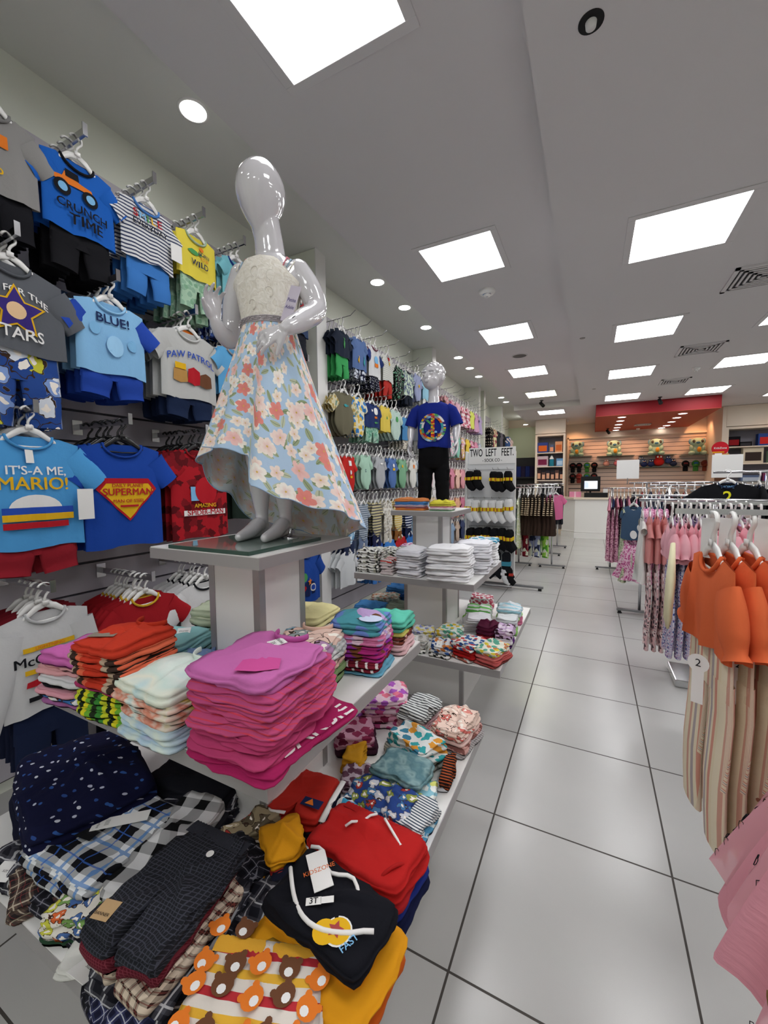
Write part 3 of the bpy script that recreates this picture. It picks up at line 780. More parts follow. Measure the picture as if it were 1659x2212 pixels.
sp = Spec('t_shirt', 'light blue t-shirt', S('#4f9bd6'), W=.33, L=.45, sl=.12, neck=.075, ang=46, col=S('#4a93cc'), seed=41, tagc=1, bot=S('#8f1f2b'), botL=.10, nd=.05,
          prints=[('t', "IT'S-A ME,", .046, .01, -.155, W_, .03), ('t', 'MARIO!', .068, .0, -.205, YL, .025), ('dome', .105, 1, .0, -.315, W_), ('bar', .115, 1, .01, -.305, BLp), ('bar', .115, 1, .01, -.33, YL), ('bar', .105, 1, .0, -.36, RDp), ('rect', .025, 1, -.01, -.10, W_, .0, 1.57)])
hang_stack(sp, .775, R3, 'sky blue t-shirt with white and yellow lettering over red shorts, far left', 5, 'the sky blue lettered t-shirt')
sp = Spec('t_shirt', 'royal blue t-shirt', S('#1d459f'), W=.335, L=.49, sl=.10, neck=.085, ang=52, col=S('#1b3f92'), hg='hang_black', seed=42, nd=.06,
          prints=[('shield', .132, 1, .005, -.262, RDp), ('shield', .116, 1, .005, -.264, YL), ('bar', .075, 1.3, .005, -.195, RDp), ('t', 'DAILY PLANET', .021, .005, -.213, RDp, .02), ('t', 'SUPERMAN', .044, .005, -.243, RDp, .03), ('t', 'MAN OF STEEL', .021, .005, -.283, RDp, .02), ('bar', .04, 1, .005, -.305, RDp), ('shield', .018, 1, 0, -.10, W_, -.016)])
hang_stack(sp, 1.12, R3, 'royal blue t-shirt with red and yellow shield print on a black hanger', 6, 'the royal blue shield t-shirt')
sp = Spec('t_shirt', 'red patterned t-shirt', fab('camo', ('#a81c26', '#a81c26', '#7c1820', '#5a1218'), .035), W=.34, L=.50, sl=.10, neck=.08, ang=52, col=S('#8e1a22'), hg='hang_black', seed=43, nd=.05,
          prints=[('rect', .075, .5, -.035, -.26, LBp), ('disc', .075, .9, .02, -.245, RDp, .003), ('t', 'AMAZING', .03, .01, -.325, YL, .03), ('bar', .13, 1, .015, -.362, W_), ('t', 'SPIDER-MAN', .04, .015, -.362, RDp, .02)])
hang_stack(sp, 1.525, R3, 'dark red all-over print t-shirt with arched lettering on a black hanger', 6, 'the red print t-shirt')
for k, (y, c, b) in enumerate(((1.88, '#1e2a24', '#c59a3a'), (2.18, '#2c2f3a', '#6a4a34'), (2.47, '#313c58', '#20242e'))):
    sp = Spec('t_shirt', 'dark t-shirt', S(c), W=.28, L=.42, sl=.08, col=S(b), seed=51 + k, hg='hang_black')
    hang_stack(sp, y, R3, ['dark green', 'black', 'dark slate'][k] + ' t-shirt on the wall behind the legs of the glossy mannequin', 3, ['the dark green t-shirt', 'the black t-shirt', 'the dark slate t-shirt'][k])

ws = Spec('t_shirt', 'white long-sleeved t-shirt', S('#c9c9c9'), W=.29, L=.41, sl=.33, ang=76, neck=.065, seed=61)
sp = Spec('t_shirt', 'white long-sleeved t-shirt', S('#cbcbcc'), W=.29, L=.41, sl=.33, ang=76, neck=.065, col=S('#bdbdbf'), seed=61, bot=S('#1a2440'), botL=.3,
          prints=[('bar', .085, 1, .0, -.155, YL), ('t', 'LIGHTNING', .018, .0, -.155, ORp, .01), ('t', 'McQUEEN', .052, .0, -.20, BK, .03), ('bar', .085, 1, 0, -.24, YL), ('truck', .085, 1, .0, -.285, RDp), ('bar', .08, 1, .0, -.345, BK)])
hang_stack(sp, .79, .975, 'white long-sleeved t-shirt with red car print and racing lettering, lower left', 4, 'the white racing t-shirt', back=Spec('t_shirt', 'dark red t-shirt', S('#6c1620'), W=.27, L=.38, sl=.09, seed=64, bot=S('#161c33'), botL=.25))
sp = Spec('t_shirt', 'red t-shirt', S('#9c1a22'), W=.30, L=.42, sl=.09, neck=.065, col=S('#c9a02c'), seed=62, bot=S('#10131f'), botL=.3)
hang_stack(sp, 1.19, R4, 'dark red t-shirt on white hangers behind the red folded stack', 7, 'the dark red t-shirt low on the wall', step=.036)
sp = Spec('t_shirt', 'white t-shirt', S('#cfcfd0'), W=.31, L=.42, sl=.12, neck=.07, col=S('#1e1e24'), seed=63, bot=S('#14161f'), botL=.25)
hang_stack(sp, 1.53, R4, 'white t-shirt with dark collar lettering low on the wall, left of the column', 5, 'the low white t-shirt')
for k, (y, c) in enumerate(((1.86, '#3a4c3a'), (2.16, '#8f3a3e'))):
    sp = Spec('t_shirt', 'plain t-shirt', S(c), W=.28, L=.40, sl=.09, seed=65 + k, col=S('#202020'))
    hang_stack(sp, y, R4, ['olive', 'brick red'][k] + ' t-shirt low on the wall hidden behind the column of the near table', 3, ['the olive t-shirt', 'the brick red t-shirt'][k])
sp = Spec('t_shirt', 'royal blue t-shirt', S('#20489c'), W=.30, L=.40, sl=.10, ang=50, col=S('#1a3470'), seed=67,
          prints=[('penta', .075, 1, -.01, -.29, NVp), ('disc', .035, 1, -.06, -.2, GNp, .003), ('shield', .04, 1, -.08, -.29, RDp, .004), ('disc', .03, 1, .04, -.29, W_, .004), ('disc', .02, 1, .04, -.29, BLp, .005), ('star', .03, 1, .0, -.24, ORp, .004)])
hang_stack(sp, 2.44, .945, 'royal blue t-shirt with many-coloured print between the two display tables', 3, 'the blue t-shirt between the tables')
for y, z in ((.42, R3), (.42, R2)):
    sp = Spec('t_shirt', 'dark navy t-shirt', S('#1a2036'), W=.29, L=.42, sl=.08, seed=71)
    hang_stack(sp, y, z, 'dark navy t-shirt cut off by the picture edge, ' + ('middle' if z < 2 else 'upper') + ' row', 2, 'the cut off navy t-shirt ' + ('of the middle row' if z < 2 else 'of the upper row'))

# --- section B, second bay: baby clothes
def quick(y, z, kind, cloth, label, W=.20, L=.26, sl=.06, col=None, bot=None, botL=.12, prints=(), nb=4, hook=None, seed=None, wire=True, back=None, sleeve=None, ang=45, hg='hang_white', step=.045, **kw):
    nm = {'tee': 't_shirt', 'romper': 'romper', 'dress': 'dress'}[kind]
    sp = Spec(nm, label.split(' with ')[0].split(' over ')[0].split(',')[0], cloth, kind, W, L, sl, ang, col=col, bot=bot, botL=botL, prints=prints, hg=hg, seed=seed or int(y * 31 + z * 17), sleeve=sleeve, neck=min(.055, W * .24), nd=.03, **kw)
    hang_stack(sp, y, z, label, nb, hook or ('the front ' + sp.desc), wire=wire, back=back, step=step, mass=1 if y < 5.5 else 0)
B1, B2, B3, B4, B5 = 2.77, 2.25, 1.73, 1.27, .86
quick(2.985, B1 - .02, 'tee', S('#232a3a'), 'navy t-shirt with green dinosaur print over green shorts, first high in second bay', .24, .24, .05, bot=S('#3f9e5a'), botL=.17, prints=[('fish', .05, 1, 0, -.13, GNp, .002, 1.4)], hook='the navy dinosaur t-shirt')
quick(3.27, B1, 'tee', S('#5a72a0'), 'slate blue dungaree set with yellow and teal motif', .22, .30, .03, prints=[('fish', .05, .7, -.04, -.22, YL, .002, 1.4), ('fish', .07, .7, .05, -.22, TLp, .002, 1.5)], bot=fab('blob', ('#1c2038', '#cfd5e0'), .03), botL=.09)
quick(3.56, B1, 'tee', S('#d4d4d6'), 'white t-shirt with navy sleeves and orange print over dark dotted shorts', .24, .30, .07, sleeve=S('#25366f'), col=S('#6b2c40'), prints=[('disc', .04, 1, 0, -.14, LBp), ('rect', .035, 1, 0, -.19, ORp, .003)], bot=fab('dots', ('#16172a', '#cfd0d8'), .025), botL=.12)
quick(3.85, B1, 'tee', fab('stripe', ('#d8d8d2', '#bfc2bb'), .02), 'white vest with red bow over bright red shorts', .24, .28, .03, bot=S('#b5332c'), botL=.16, prints=[('shield', .03, 1, .0, -.055, RDp), ('disc', .02, .7, 0, -.1, YL)], nb=5)
quick(4.12, B1 - .04, 'romper', fab('print', ('#14161c', '#4fa07a', '#14161c'), .02), 'black romper with green lettering high in the second bay', .20, .36, .06, nb=5)
quick(4.38, B1 - .03, 'tee', fab('tie', ('#dfe8df', '#cfe2c8', '#2e3f78', '#e6e9dd'), .05), 'mint and navy zigzag t-shirt over dark shorts', .23, .30, .05, col=S('#20242c'), bot=S('#1c2230'), botL=.10, nb=6)
quick(4.66, B1, 'romper', S('#9ba3c4'), 'lilac romper with pale star, high in the second bay', .21, .34, .07, prints=[('star', .03, 1, 0, -.16, YL)])
quick(4.93, B1, 'tee', S('#8fbdd0'), 'light aqua t-shirt high in the second bay', .22, .28, .06, bot=S('#e0e0dc'), botL=.07, nb=6)
quick(5.20, B1 - .02, 'tee', S('#5f95cc'), 'sky blue t-shirt with palm print beside the boy mannequin head', .22, .32, .05, prints=[('fish', .04, .5, 0, -.16, YL, .002, 1.5)])
quick(3.00, B2 - .01, 'romper', S('#6b6754'), 'olive dungaree romper with patterned sleeves and pale dinosaur patch', .30, .38, .09, sleeve=fab('blob', ('#d6cfae', '#b59d5c', '#7f9a86'), .03), prints=[('fish', .04, .9, .0, -.13, TLp)], back=None, nb=3, hg='hang_white', waist=None)
quick(3.24, B2, 'romper', fab('blob', ('#ddd9be', '#3f7fc0', '#d8b44c'), .05), 'cream romper with blue figures behind the olive dungarees', .22, .38, .05, nb=3)
quick(3.50, B2 - .02, 'tee', S('#243464'), 'navy t-shirt with white disc print over mint patterned shorts', .28, .25, .03, prints=[('disc', .035, 1, .04, -.09, W_), ('rect', .02, .6, -.03, -.09, W_), ('rect', .02, 1, .03, -.15, ORp), ('fish', .03, 1, .03, -.2, GNp)], bot=fab('blob', ('#8fb9a4', '#b5d2c0', '#5f9a80'), .03), botL=.14)
quick(3.78, B2, 'tee', S('#dcc356'), 'yellow t-shirt with small green figures in second row', .20, .28, .04, prints=[('fish', .03, .6, 0, -.14, GNp, .002, 1.5)])
quick(4.03, B2, 'romper', fab('stripe', ('#d3e2da', '#8fb5a6'), .014), 'mint and white striped romper in the second row', .24, .34, .06, prints=[('disc', .03, 1, 0, -.12, GNp)])
quick(4.33, B2 - .04, 'tee', S('#4d86b8'), 'blue t-shirt with orange print over dotted shorts in the second row', .25, .28, .05, prints=[('star', .03, 1, 0, -.09, ORp), ('fish', .03, 1, 0, -.17, YL)], bot=fab('dots', ('#c9c3b6', '#5b4d43'), .04), botL=.11)
quick(4.62, B2, 'tee', S('#5c6068'), 'dark grey t-shirt set hidden behind the boy mannequin arm', .22, .30, .05, bot=S('#70716f'), botL=.15, nb=6)
quick(4.92, B2, 'romper', S('#9fb7a8'), 'sage romper behind the boy mannequin shoulder', .20, .30, .05, nb=5)
quick(5.20, B2, 'romper', S('#b8c4d8'), 'pale blue romper behind the boy mannequin chest', .20, .30, .05, nb=4)
for k, (y, c, l, pr) in enumerate(((3.06, '#c22a26', 'bright red baby romper with white print, lower first in second bay', [('rect', .045, .5, 0, -.08, W_, .003, 1.57), ('disc', .02, .8, 0, -.16, W_), ('rect', .02, 1, 0, -.2, YL)]),
    (3.36, '#a9cdb8', 'mint baby romper with tiny lettering beside the red one', [('t', 'D', .04, -.03, -.17, NVp)]), (3.66, '#aeb0b4', 'grey baby romper with white animal print', [('fish', .03, 1, 0, -.09, W_)]),
    (3.94, '#5574ad', 'denim blue baby romper with yellow motif', [('disc', .02, 1, 0, -.1, W_), ('rect', .025, 1, 0, -.14, YL)]), (4.20, '#7fae8c', 'leaf green baby romper left of the boy mannequin', [('disc', .018, 1, -.03, -.1, YL)]),
    (4.50, '#d9d8d2', 'white baby romper with orange fox print by the mannequin hand', [('star', .035, 1, 0, -.09, ORp)]), (4.80, '#c9d3dc', 'pale grey baby romper behind the mannequin trousers', []), (5.10, '#e3c9cf', 'pale pink baby romper behind the mannequin trousers', []))):
    quick(y, B3 - (.03 if k == 0 else 0), 'romper', S(c), l, .19, .34, .05, prints=pr, nb=5, ang=55, hook='the ' + ' '.join(l.split()[:4]) + ' of the third row')
for k, (y, c, l) in enumerate(((3.05, fab('blob', ('#a9cbe2', '#dfeaf2', '#6fa2c8'), .03), 'pale blue cloud print romper beside the floral skirt'), (3.30, fab('stripe', ('#aab4bf', '#5f6c7d'), .02), 'grey striped long romper in the fourth row'),
    (3.57, fab('stripe', ('#c6bc92', '#4c4a55'), .028), 'tan and navy striped romper in the fourth row'), (3.82, fab('blob', ('#dcdad2', '#a8a39a', '#c5bdae'), .03), 'white romper with grey sketch print in the fourth row'),
    (4.08, fab('stripe', ('#ded3ac', '#c9a94e'), .025), 'cream and gold striped romper in the fourth row'), (4.36, fab('stripe', ('#1f2c52', '#d5d9e2'), .03), 'navy romper with white stripes above the folded colours'),
    (4.64, S('#9cc0dc'), 'light blue romper above the orange folded shirts'), (4.92, S('#c3d5e6'), 'pale blue romper low behind the mannequin feet'), (5.19, S('#d8c6a4'), 'beige romper low behind the mannequin feet'))):
    quick(y, B4, 'romper', c, l, .19, .36, .05, nb=5, ang=60, bot=S(['#2a3350', '#6f7f9c', '#23284a', '#c9c4b8', '#8a5a2e', '#1c2547', '#9cc0dc', '#c3d5e6', '#8a5a2e'][k]), botL=.10, hook='the ' + ' '.join(l.split()[:5]))
for k, (y, c, l, pr) in enumerate(((3.02, '#cfd2d4', 'white knitted baby set low on the wall', []), (3.30, '#d8dadc', 'white t-shirt with red and blue print low on the wall', [('fish', .04, 1, 0, -.12, RDp, .002, 1.2), ('t', 'SEZIL', .03, .0, -.24, BLp)]),
    (3.58, '#2a55a8', 'cobalt blue t-shirt low on the wall', []), (3.86, '#3f7cc4', 'mid blue t-shirt low on the wall', []), (4.14, '#b8262c', 'red t-shirt low on the wall', []), (4.42, '#2f6db8', 'azure t-shirt low on the wall', []),
    (4.72, '#9db5a2', 'sage t-shirt low on the wall', []), (5.02, '#3a4a78', 'indigo t-shirt low on the wall', []))):
    quick(y, B5, 'tee', S(c), l, .24, .32, .07, prints=pr, nb=4, sleeve=S('#2a4fa0') if k == 1 else None, bot=S('#3b6fb0') if k > 1 else None, botL=.1, hook='the ' + ' '.join(l.split()[:3]) + ' of the lowest row')

# --- section C, third bay: girls' clothes
pk = ['#d98aa0', '#e7b3c1', '#d9a0b8', '#efc9d2', '#c8708c']
Cc = [('floral', ('#a8323e', '#e8c8cc', '#d98a9a', '#e8b8c0', '#6a7a4a')), ('blob', ('#e7c9d0', '#c05a78', '#e8a0b4')), ('solid', ('#e0b4c4',)), ('blob', ('#e9dfe0', '#c04a5c', '#d98aa0')), ('blob', ('#e6ced4', '#b8566c')), ('solid', ('#d2d868',)), ('solid', ('#cfa0c0',)), ('solid', ('#b9a7d0',))]
nmc = ['red floral', 'pink blossom', 'plain rose', 'white and red printed', 'pink speckled', 'lime yellow', 'orchid', 'lilac']
for k in range(8):
    kd, cs = Cc[k]
    quick(5.76 + .285 * k, 2.72 - .01 * (k % 2), 'dress' if k != 5 else 'tee', fab(kd, cs, .05 if kd != 'solid' else 1), nmc[k] + ' little dress in the top row of the third bay' if k != 5 else 'lime yellow t-shirt in the top row of the third bay', .22, .36 if k != 5 else .32, .03, nb=3, flare=1.18, waist=.6, hook='the %s one up in the third bay' % nmc[k])
cc2 = ['#b7a3cf', '#e8b8c8', '#8fc9b6', '#d9a0b0', '#e0c24c', '#c86088', '#d890a8', '#a8c8d8']
nm2 = ['lilac', 'blush', 'mint', 'dusty pink', 'yellow', 'magenta', 'rose', 'pale blue']
for k in range(8):
    quick(5.76 + .285 * k, 2.20, 'romper', fab('blob' if k % 2 else 'solid', (cc2[k], '#e8dfe0', cc2[(k + 1) % 8]) if k % 2 else (cc2[k],), .04 if k % 2 else 1), nm2[k] + ' romper in the second row of the third bay', .19, .36, .04, nb=4, hook='the %s one in the third bay second row' % nm2[k])
cc3 = ['#e0a898', '#d88ca0', '#e8c0b0', '#e0a0a8', '#d8b0b8', '#e8b090', '#c87890', '#e0c0c8']
nm3 = ['peach', 'raspberry', 'apricot', 'coral pink', 'mauve', 'salmon', 'berry', 'shell pink']
for r, (z, sfx) in enumerate(((1.68, 'third row'), (1.22, 'fourth row'), (.84, 'lowest row'))):
    for k in range(8):
        c = cc3[(k + r * 3) % 8] if r < 2 else ['#a9c4b0', '#8fa8c4', '#c4b0a0', '#3a4466', '#b0c4c8', '#d0b0b8', '#90a890', '#a0a0b8'][k]
        nmx = nm3[(k + r * 3) % 8] if r < 2 else ['sage', 'dusty blue', 'taupe', 'navy', 'pale teal', 'light rose', 'moss', 'lavender grey'][k]
        quick(5.76 + .285 * k, z, 'romper', S(c), '%s romper in the %s of the third bay' % (nmx, sfx), .19, .33, .05, nb=3, hook='the %s one in the third bay %s' % (nmx, sfx))
# --- section D/E beyond, seen over the sock stand
for k, (y, c, l) in enumerate(((8.75, fab('dots', ('#17151a', '#d8c9b4'), .07), 'black dress with cream dots beyond the third bay'), (9.1, fab('blob', ('#d8cfae', '#8a2f4a'), .07), 'cream and crimson dress beyond the third bay'),
        (9.45, fab('solid', ('#20252c',)), 'black dress with white trim beyond the third bay'), (9.8, fab('tie', ('#4c4650', '#6a6470', '#3c3844'), .02), 'charcoal glitter dress beyond the third bay'), (10.12, S('#17181c'), 'plain black dress beyond the third bay'))):
    quick(y, 2.62, 'dress', c, l, .32, .70, .03, nb=2, flare=1.12, waist=.55, hook='the ' + ' '.join(l.split()[:4]))
for k in range(5):
    quick(8.75 + .35 * k, 1.75, 'dress', S(['#7a2340', '#8a2f4a', '#c0607c', '#3a3a48', '#a04060'][k]), ['wine', 'crimson', 'rose', 'slate', 'ruby'][k] + ' dress below the black dresses at the far left', .30, .6, .03, nb=1, flare=1.1, waist=.55, hook='the %s dress far left' % ['wine', 'crimson', 'rose', 'slate', 'ruby'][k])

# ------------------------------------------------------------------ folded clothes
def outline(kind, w, d, n=56, r=.25):
    if kind == 'rect':
        pts = []
        for i in range(n):
            a = 2 * pi * i / n; c, s = cos(a), sin(a); p = 9.0
            k = (abs(c) ** p + abs(s) ** p) ** (-1 / p); pts.append((k * c * w / 2, k * s * d / 2))
        return pts
    if kind == 'shorts': P = [(-.42, .5), (-.2, .52), (.2, .52), (.42, .5), (.47, 0), (.52, -.46), (.3, -.52), (.07, -.48), (0, -.26), (-.07, -.48), (-.3, -.52), (-.52, -.46), (-.47, 0)]
    elif kind == 'pants': P = [(-.38, .5), (.38, .5), (.46, .1), (.50, -.5), (.05, -.52), (0, -.1), (-.03, -.52), (-.5, -.5), (-.46, .1)]
    elif kind == 'tee': P = [(-.5, .42), (-.3, .5), (-.16, .5), (-.08, .42), (.08, .42), (.16, .5), (.3, .5), (.5, .42), (.5, -.45), (.3, -.5), (-.3, -.5), (-.5, -.45)]
    elif kind == 'fan': P = [(-.45, .4), (.5, .5), (.48, -.4), (-.1, -.5), (-.5, -.2)]
    P = [(x * w, y * d) for x, y in P]
    seg = [(P[i], P[(i + 1) % len(P)]) for i in range(len(P))]; ln = [math.dist(a, b) for a, b in seg]; T = sum(ln); out = []
    for k in range(n):
        q = T * k / n
        for (a, b), l in zip(seg, ln):
            if q <= l: f = q / l; out.append((a[0] + (b[0] - a[0]) * f, a[1] + (b[1] - a[1]) * f)); break
            q -= l
    # counter-clockwise
    A = sum(out[i][0] * out[(i + 1) % n][1] - out[(i + 1) % n][0] * out[i][1] for i in range(n))
    return out if A > 0 else out[::-1]

_sm = {}
def slab(kind, w, d, t, layers, seed, mat, amp=.004, dome=.006, loose=.005):
    key = (kind, round(w, 3), round(d, 3), round(t, 4), layers, seed, mat.name, amp, dome)
    if key in _sm: return _sm[key]
    o = outline(kind, w, d); n = len(o); b = MB(); vs = []; uvs = []
    sd = seed * 7.31
    nz = lambda x, y, z=0: noise.noise(Vector((x + sd, y - sd, z)))
    rings = [(.03, 0, 0), (.6, 0, 0), (.95, .0, 0)]
    K = max(4, 4 * layers)
    for j in range(K + 1):
        f = j / K; th = min(.011, t / layers / 1.6)
        pr = abs(sin(pi * layers * f)) ** .45
        rings.append((1.0, f, -th * (1 - pr)))
    rings += [(.955, 1, 0), (.86, 1, 0), (.74, 1, 0), (.60, 1, 0), (.45, 1, 0), (.3, 1, 0), (.15, 1, 0), (.03, 1, 0)]
    fa = (seed * 1.7) % 3.14; ca_, sa_ = cos(fa), sin(fa)
    for s, f, off in rings:
        for k, (x, y) in enumerate(o):
            l = math.hypot(x, y) or 1; a = atan2(y, x)
            lay = int(min(layers - 1e-6, f * layers)) if layers > 1 else 0
            e = off + (loose * 1.3 * (nz(cos(a) * 1.3 + lay * 3.1, sin(a) * 1.3) + .5 * nz(cos(a) * 4 + lay * 1.7, sin(a) * 4)) if s > .9 else 0)
            X = x * s + x / l * e; Y = y * s + y / l * e
            if f >= 1:
                q = X * ca_ + Y * sa_
                rid = max(0, nz(q * 34, (Y * ca_ - X * sa_) * 6)) ** 1.2 + .5 * max(0, nz(q * 9 + 4, (Y * ca_ - X * sa_) * 60))
                z = t + amp * (1.1 * nz(X * 13, Y * 13) + 1.5 * rid) * (1.15 - s * .4) * 1.5 + dome * (1 - s ** 3) - (.0 if s < 1 else min(.004, t * .2))
            elif f <= 0: z = 0
            else: z = t * f + amp * .9 * nz(cos(a) * 2.2, sin(a) * 2.2, f * 2) * f
            vs.append((X, Y, z)); uvs.append((X + z * .3, Y + z * 1.1 + lay * .013))
    fs = []
    for j in range(len(rings) - 1):
        for k in range(n): fs.append((j * n + k, j * n + (k + 1) % n, (j + 1) * n + (k + 1) % n, (j + 1) * n + k))
    fs.append(tuple(range(n))[::-1]); m = (len(rings) - 1) * n; fs.append(tuple(range(m, m + n)))
    b.add(vs, fs, uvs); me = b.mesh('folded_cloth', mat, True); _sm[key] = me; return me
def topz(w, d, t, dome): return t + dome * .6

CNAME = {}
def folded(name, label, x, y, z, w, d, t, mat, rz=0, kind='rect', layers=1, seed=None, group=None, amp=.004, dome=.006, tilt=0, cat=None, loose=.005):
    seed = seed if seed is not None else rnd.randint(0, 9)
    me = slab(kind, w, d, t, layers, seed, mat, amp, dome, loose)
    root = thing(name, label, cat or name.replace('folded_', '').replace('_', ' '), (x, y, z), rz, group)
    root.rotation_euler = (rnd.uniform(-tilt, tilt), rnd.uniform(-tilt, tilt), rz)
    c = link({'folded_t_shirt': 'folded_body'}.get(name, 'folded_body'), me, root)
    return root
def add_collar(root, w, d, t, mat, dome=.006, rr=.045):
    b = MB(); pts = []
    for i in range(15):
        a = pi * (1.0 + i / 14); pts.append((rr * cos(a), d * .46 + rr * .9 * sin(a), t + dome * .7 + .004))
    b.tube(pts, [(.0075, .003)] * 15, 6, True, up=(0, 0, 1))
    b.build('collar', mat, root, True)
def add_waist(root, w, d, t, mat, dome=.006, cord=None):
    b = MB()
    b.grid(40, 4, lambda u, v: Vector(((u - .5) * w * .84, d * (.5 - .13 * v), t + .001 + .0035 * abs(sin(u * 62)) * sin(pi * min(1, v + .2)) + dome * .35 * v + (.0 if 0 < v < 1 else -.001))))
    b.build('waistband', mat, root, True)
    if cord:
        b = MB(); pts = [(-.012, d * .44, t + .012)] + [(-.012 - .05 * i / 5, d * (.42 - .42 * i / 5), t + .012 + .004 * sin(i * 2)) for i in range(1, 6)]
        b.tube(pts, .0032, 6); pts = [(.012 + .07 * i / 5, d * (.42 - .3 * i / 5), t + .012) for i in range(6)]; b.tube(pts, .0032, 6)
        b.build('drawstring', cord, root, True)
def add_motif(root, vf, x, y, z, mat, rot=0, name='motif', dz=.001):
    vs, fs = vf; c, s = cos(rot), sin(rot)
    b = MB().add([(x + a * c - q * s, y + a * s + q * c, z) for a, q in vs], fs); b.build(name, mat, root)
def paper_tag(root, x, y, z, w, h, rot, lines=None, tilt=.1, r=0):
    """a swing tag lying on the cloth, part of the garment"""
    e = MB(); T = Matrix.Translation((x, y, z)) @ Matrix.Rotation(rot, 4, 'Z') @ Matrix.Rotation(tilt, 4, 'X')
    e.box(-w / 2, w / 2, -h / 2, h / 2, 0, .0012, T); o = e.build('price_tag', M['paper'], root)
    if lines:
        for (s, sz, lx, ly, m) in lines:
            vs, fs = text2d(s, sz); b = MB().add([T @ Vector((lx + a, ly + q, .0016)) for a, q in vs], fs); b.build('lettering', m, o)
    return o

def pile(name, x, y, z, w, d, items, desc, where, rz=0, kind='rect', tilt=.012, jit=.007, layers=1, seed0=0, loose=.005, collar=True, amp=.004, grow=0, split=True):
    """items bottom to top: (n, thickness, material, colour words). Returns top root and height"""
    tot = sum(i[0] for i in items); k = 0; zz = z; root = None
    gname = ('%s in the %s' % (desc + 's', where))[:100]
    for n, t, m, cw in items:
        for q in range(n):
            k += 1; top = k == tot
            pos = 'on top of' if top else ('at the bottom of' if k == 1 else ORD2[min(len(ORD2) - 1, k - 1)] + ' from the bottom of')
            lab = short('%s folded %s %s the %s' % (cw, desc, pos, where), 16)
            ww = w * (1 + rnd.uniform(-.03, .03)) ; dd = d * (1 + rnd.uniform(-.03, .03))
            ww = round(ww, 2); dd = round(dd, 2)
            root = folded(name, lab, x + rnd.uniform(-jit, jit), y + rnd.uniform(-jit, jit), zz, ww, dd, t, m, rz + rnd.uniform(-.05, .05), kind, layers, (seed0 + k) % 7, gname if tot > 1 else None, tilt=0 if not top else tilt * .5, amp=amp if not top else amp * 1.3, dome=.002 if not top else .009, loose=loose)
            root['_w'] = ww; root['_d'] = dd; root['_t'] = t
            zz += t * .97
    return root, zz
ORD2 = ['first', 'second', 'third', 'fourth', 'fifth', 'sixth', 'seventh', 'eighth', 'ninth', 'tenth', 'eleventh', 'twelfth', 'thirteenth', 'fourteenth']
FT, FS, FP = 'folded_t_shirt', 'folded_shorts', 'folded_trousers'

# ---- near table, middle shelf
zt = .7805
pinkm, magm, lilm = S('#c2547f'), S('#a3225a'), S('#c16aa8')
pinkp = fab('stripe', ('#c2507e', '#c2507e', '#d8485e'), .021)
pinkq = fab('stripe', ('#bb4f80', '#bb4f80', '#bb4f80', '#d04a62'), .024)
r_, z1 = pile(FT, -.645, .672, zt, .225, .25, [(1, .018, magm, 'magenta'), (3, .021, S('#b8406f'), 'deep pink'), (2, .021, pinkp, 'rose and red lettered'), (2, .021, pinkq, 'rose'), (1, .026, lilm, 'orchid pink')], 't-shirt', 'tall pink stack at the corner of the middle shelf', rz=.07, kind='rect', layers=2, seed0=3, loose=.016, jit=.011)
add_collar(r_, .235, .25, .026, S('#b85a9c'), .009)
add_motif(r_, shape2d('penta', .045, 1), .045, -.055, .0375, S('#cb5296'), .5)
paper_tag(r_, -.0, .045, .0375, .036, .05, -.5, [('Barbie', .013, 0, .014, M['ink']), ('3X', .014, 0, -.003, M['ink']), ('00000', .007, 0, -.016, M['ink'])], .05)
r0 = folded(FT, 'magenta folded t-shirt with white lettering sticking out under the tall pink stack', -.625, .725, zt - .0, .22, .27, .017, magm, -.16, layers=1, seed=2)
add_motif(r0, text2d('BARBIE', .07, .02), .085, -.0, .0215, M['paper'], pi / 2, 'lettering')
td = ['#cfe6e2', '#e3e8de', '#cfe0da', '#dba08c', '#d9e4dc']
tdm = fab('tie', ('#c5e0e0', '#dfe9e2', '#cfe3da', '#e3e6d6', '#b9d9dd'), .16)
tdo = fab('tie', ('#c5e0e0', '#e6dfd4', '#d98c74', '#e3d9cc', '#d8c46a'), .07)
tdg = fab('tie', ('#a5d2bd', '#dbe7dd', '#b4cfe2', '#d5c8e0'), .10)
r_, z2 = pile(FT, -.875, .615, zt, .215, .19, [(3, .015, tdg, 'green and lilac tie-dye'), (3, .015, tdo, 'peach and yellow tie-dye'), (1, .016, tdo, 'pale yellow tie-dye'), (1, .024, tdm, 'pale aqua tie-dye')], 't-shirt', 'tie-dye stack on the near edge', rz=-.06, layers=1, seed0=1, loose=.009)
add_collar(r_, .21, .22, .024, tdm, .009)
grm = fab('wstripe', ('#3f8a3a', '#c8cf33', '#1c2a1a', '#d8d02c', '#6fae3a', '#26321f'), .09)
redm = S('#c23a26'); redp = fab('wstripe', ('#c23a26', '#c23a26', '#b9a28c', '#3c2c26', '#d8684a', '#c23a26'), .12)
r_, z3 = pile(FT, -1.05, .605, zt, .17, .18, [(5, .016, grm, 'green and yellow printed'), (1, .014, S('#a83464'), 'raspberry'), (5, .016, redp, 'orange-red printed'), (1, .022, redm, 'orange-red')], 't-shirt', 'red and green stack at the near edge', rz=.1, layers=1, seed0=4, loose=.009)
add_collar(r_, .18, .19, .022, S('#b23420'), .009); add_motif(r_, shape2d('house', .035, 1), -.03, -.03, .032, S('#8f8478'), .4); add_motif(r_, shape2d('star', .018, 1), .02, .0, .0325, S('#d8684a'), .4)
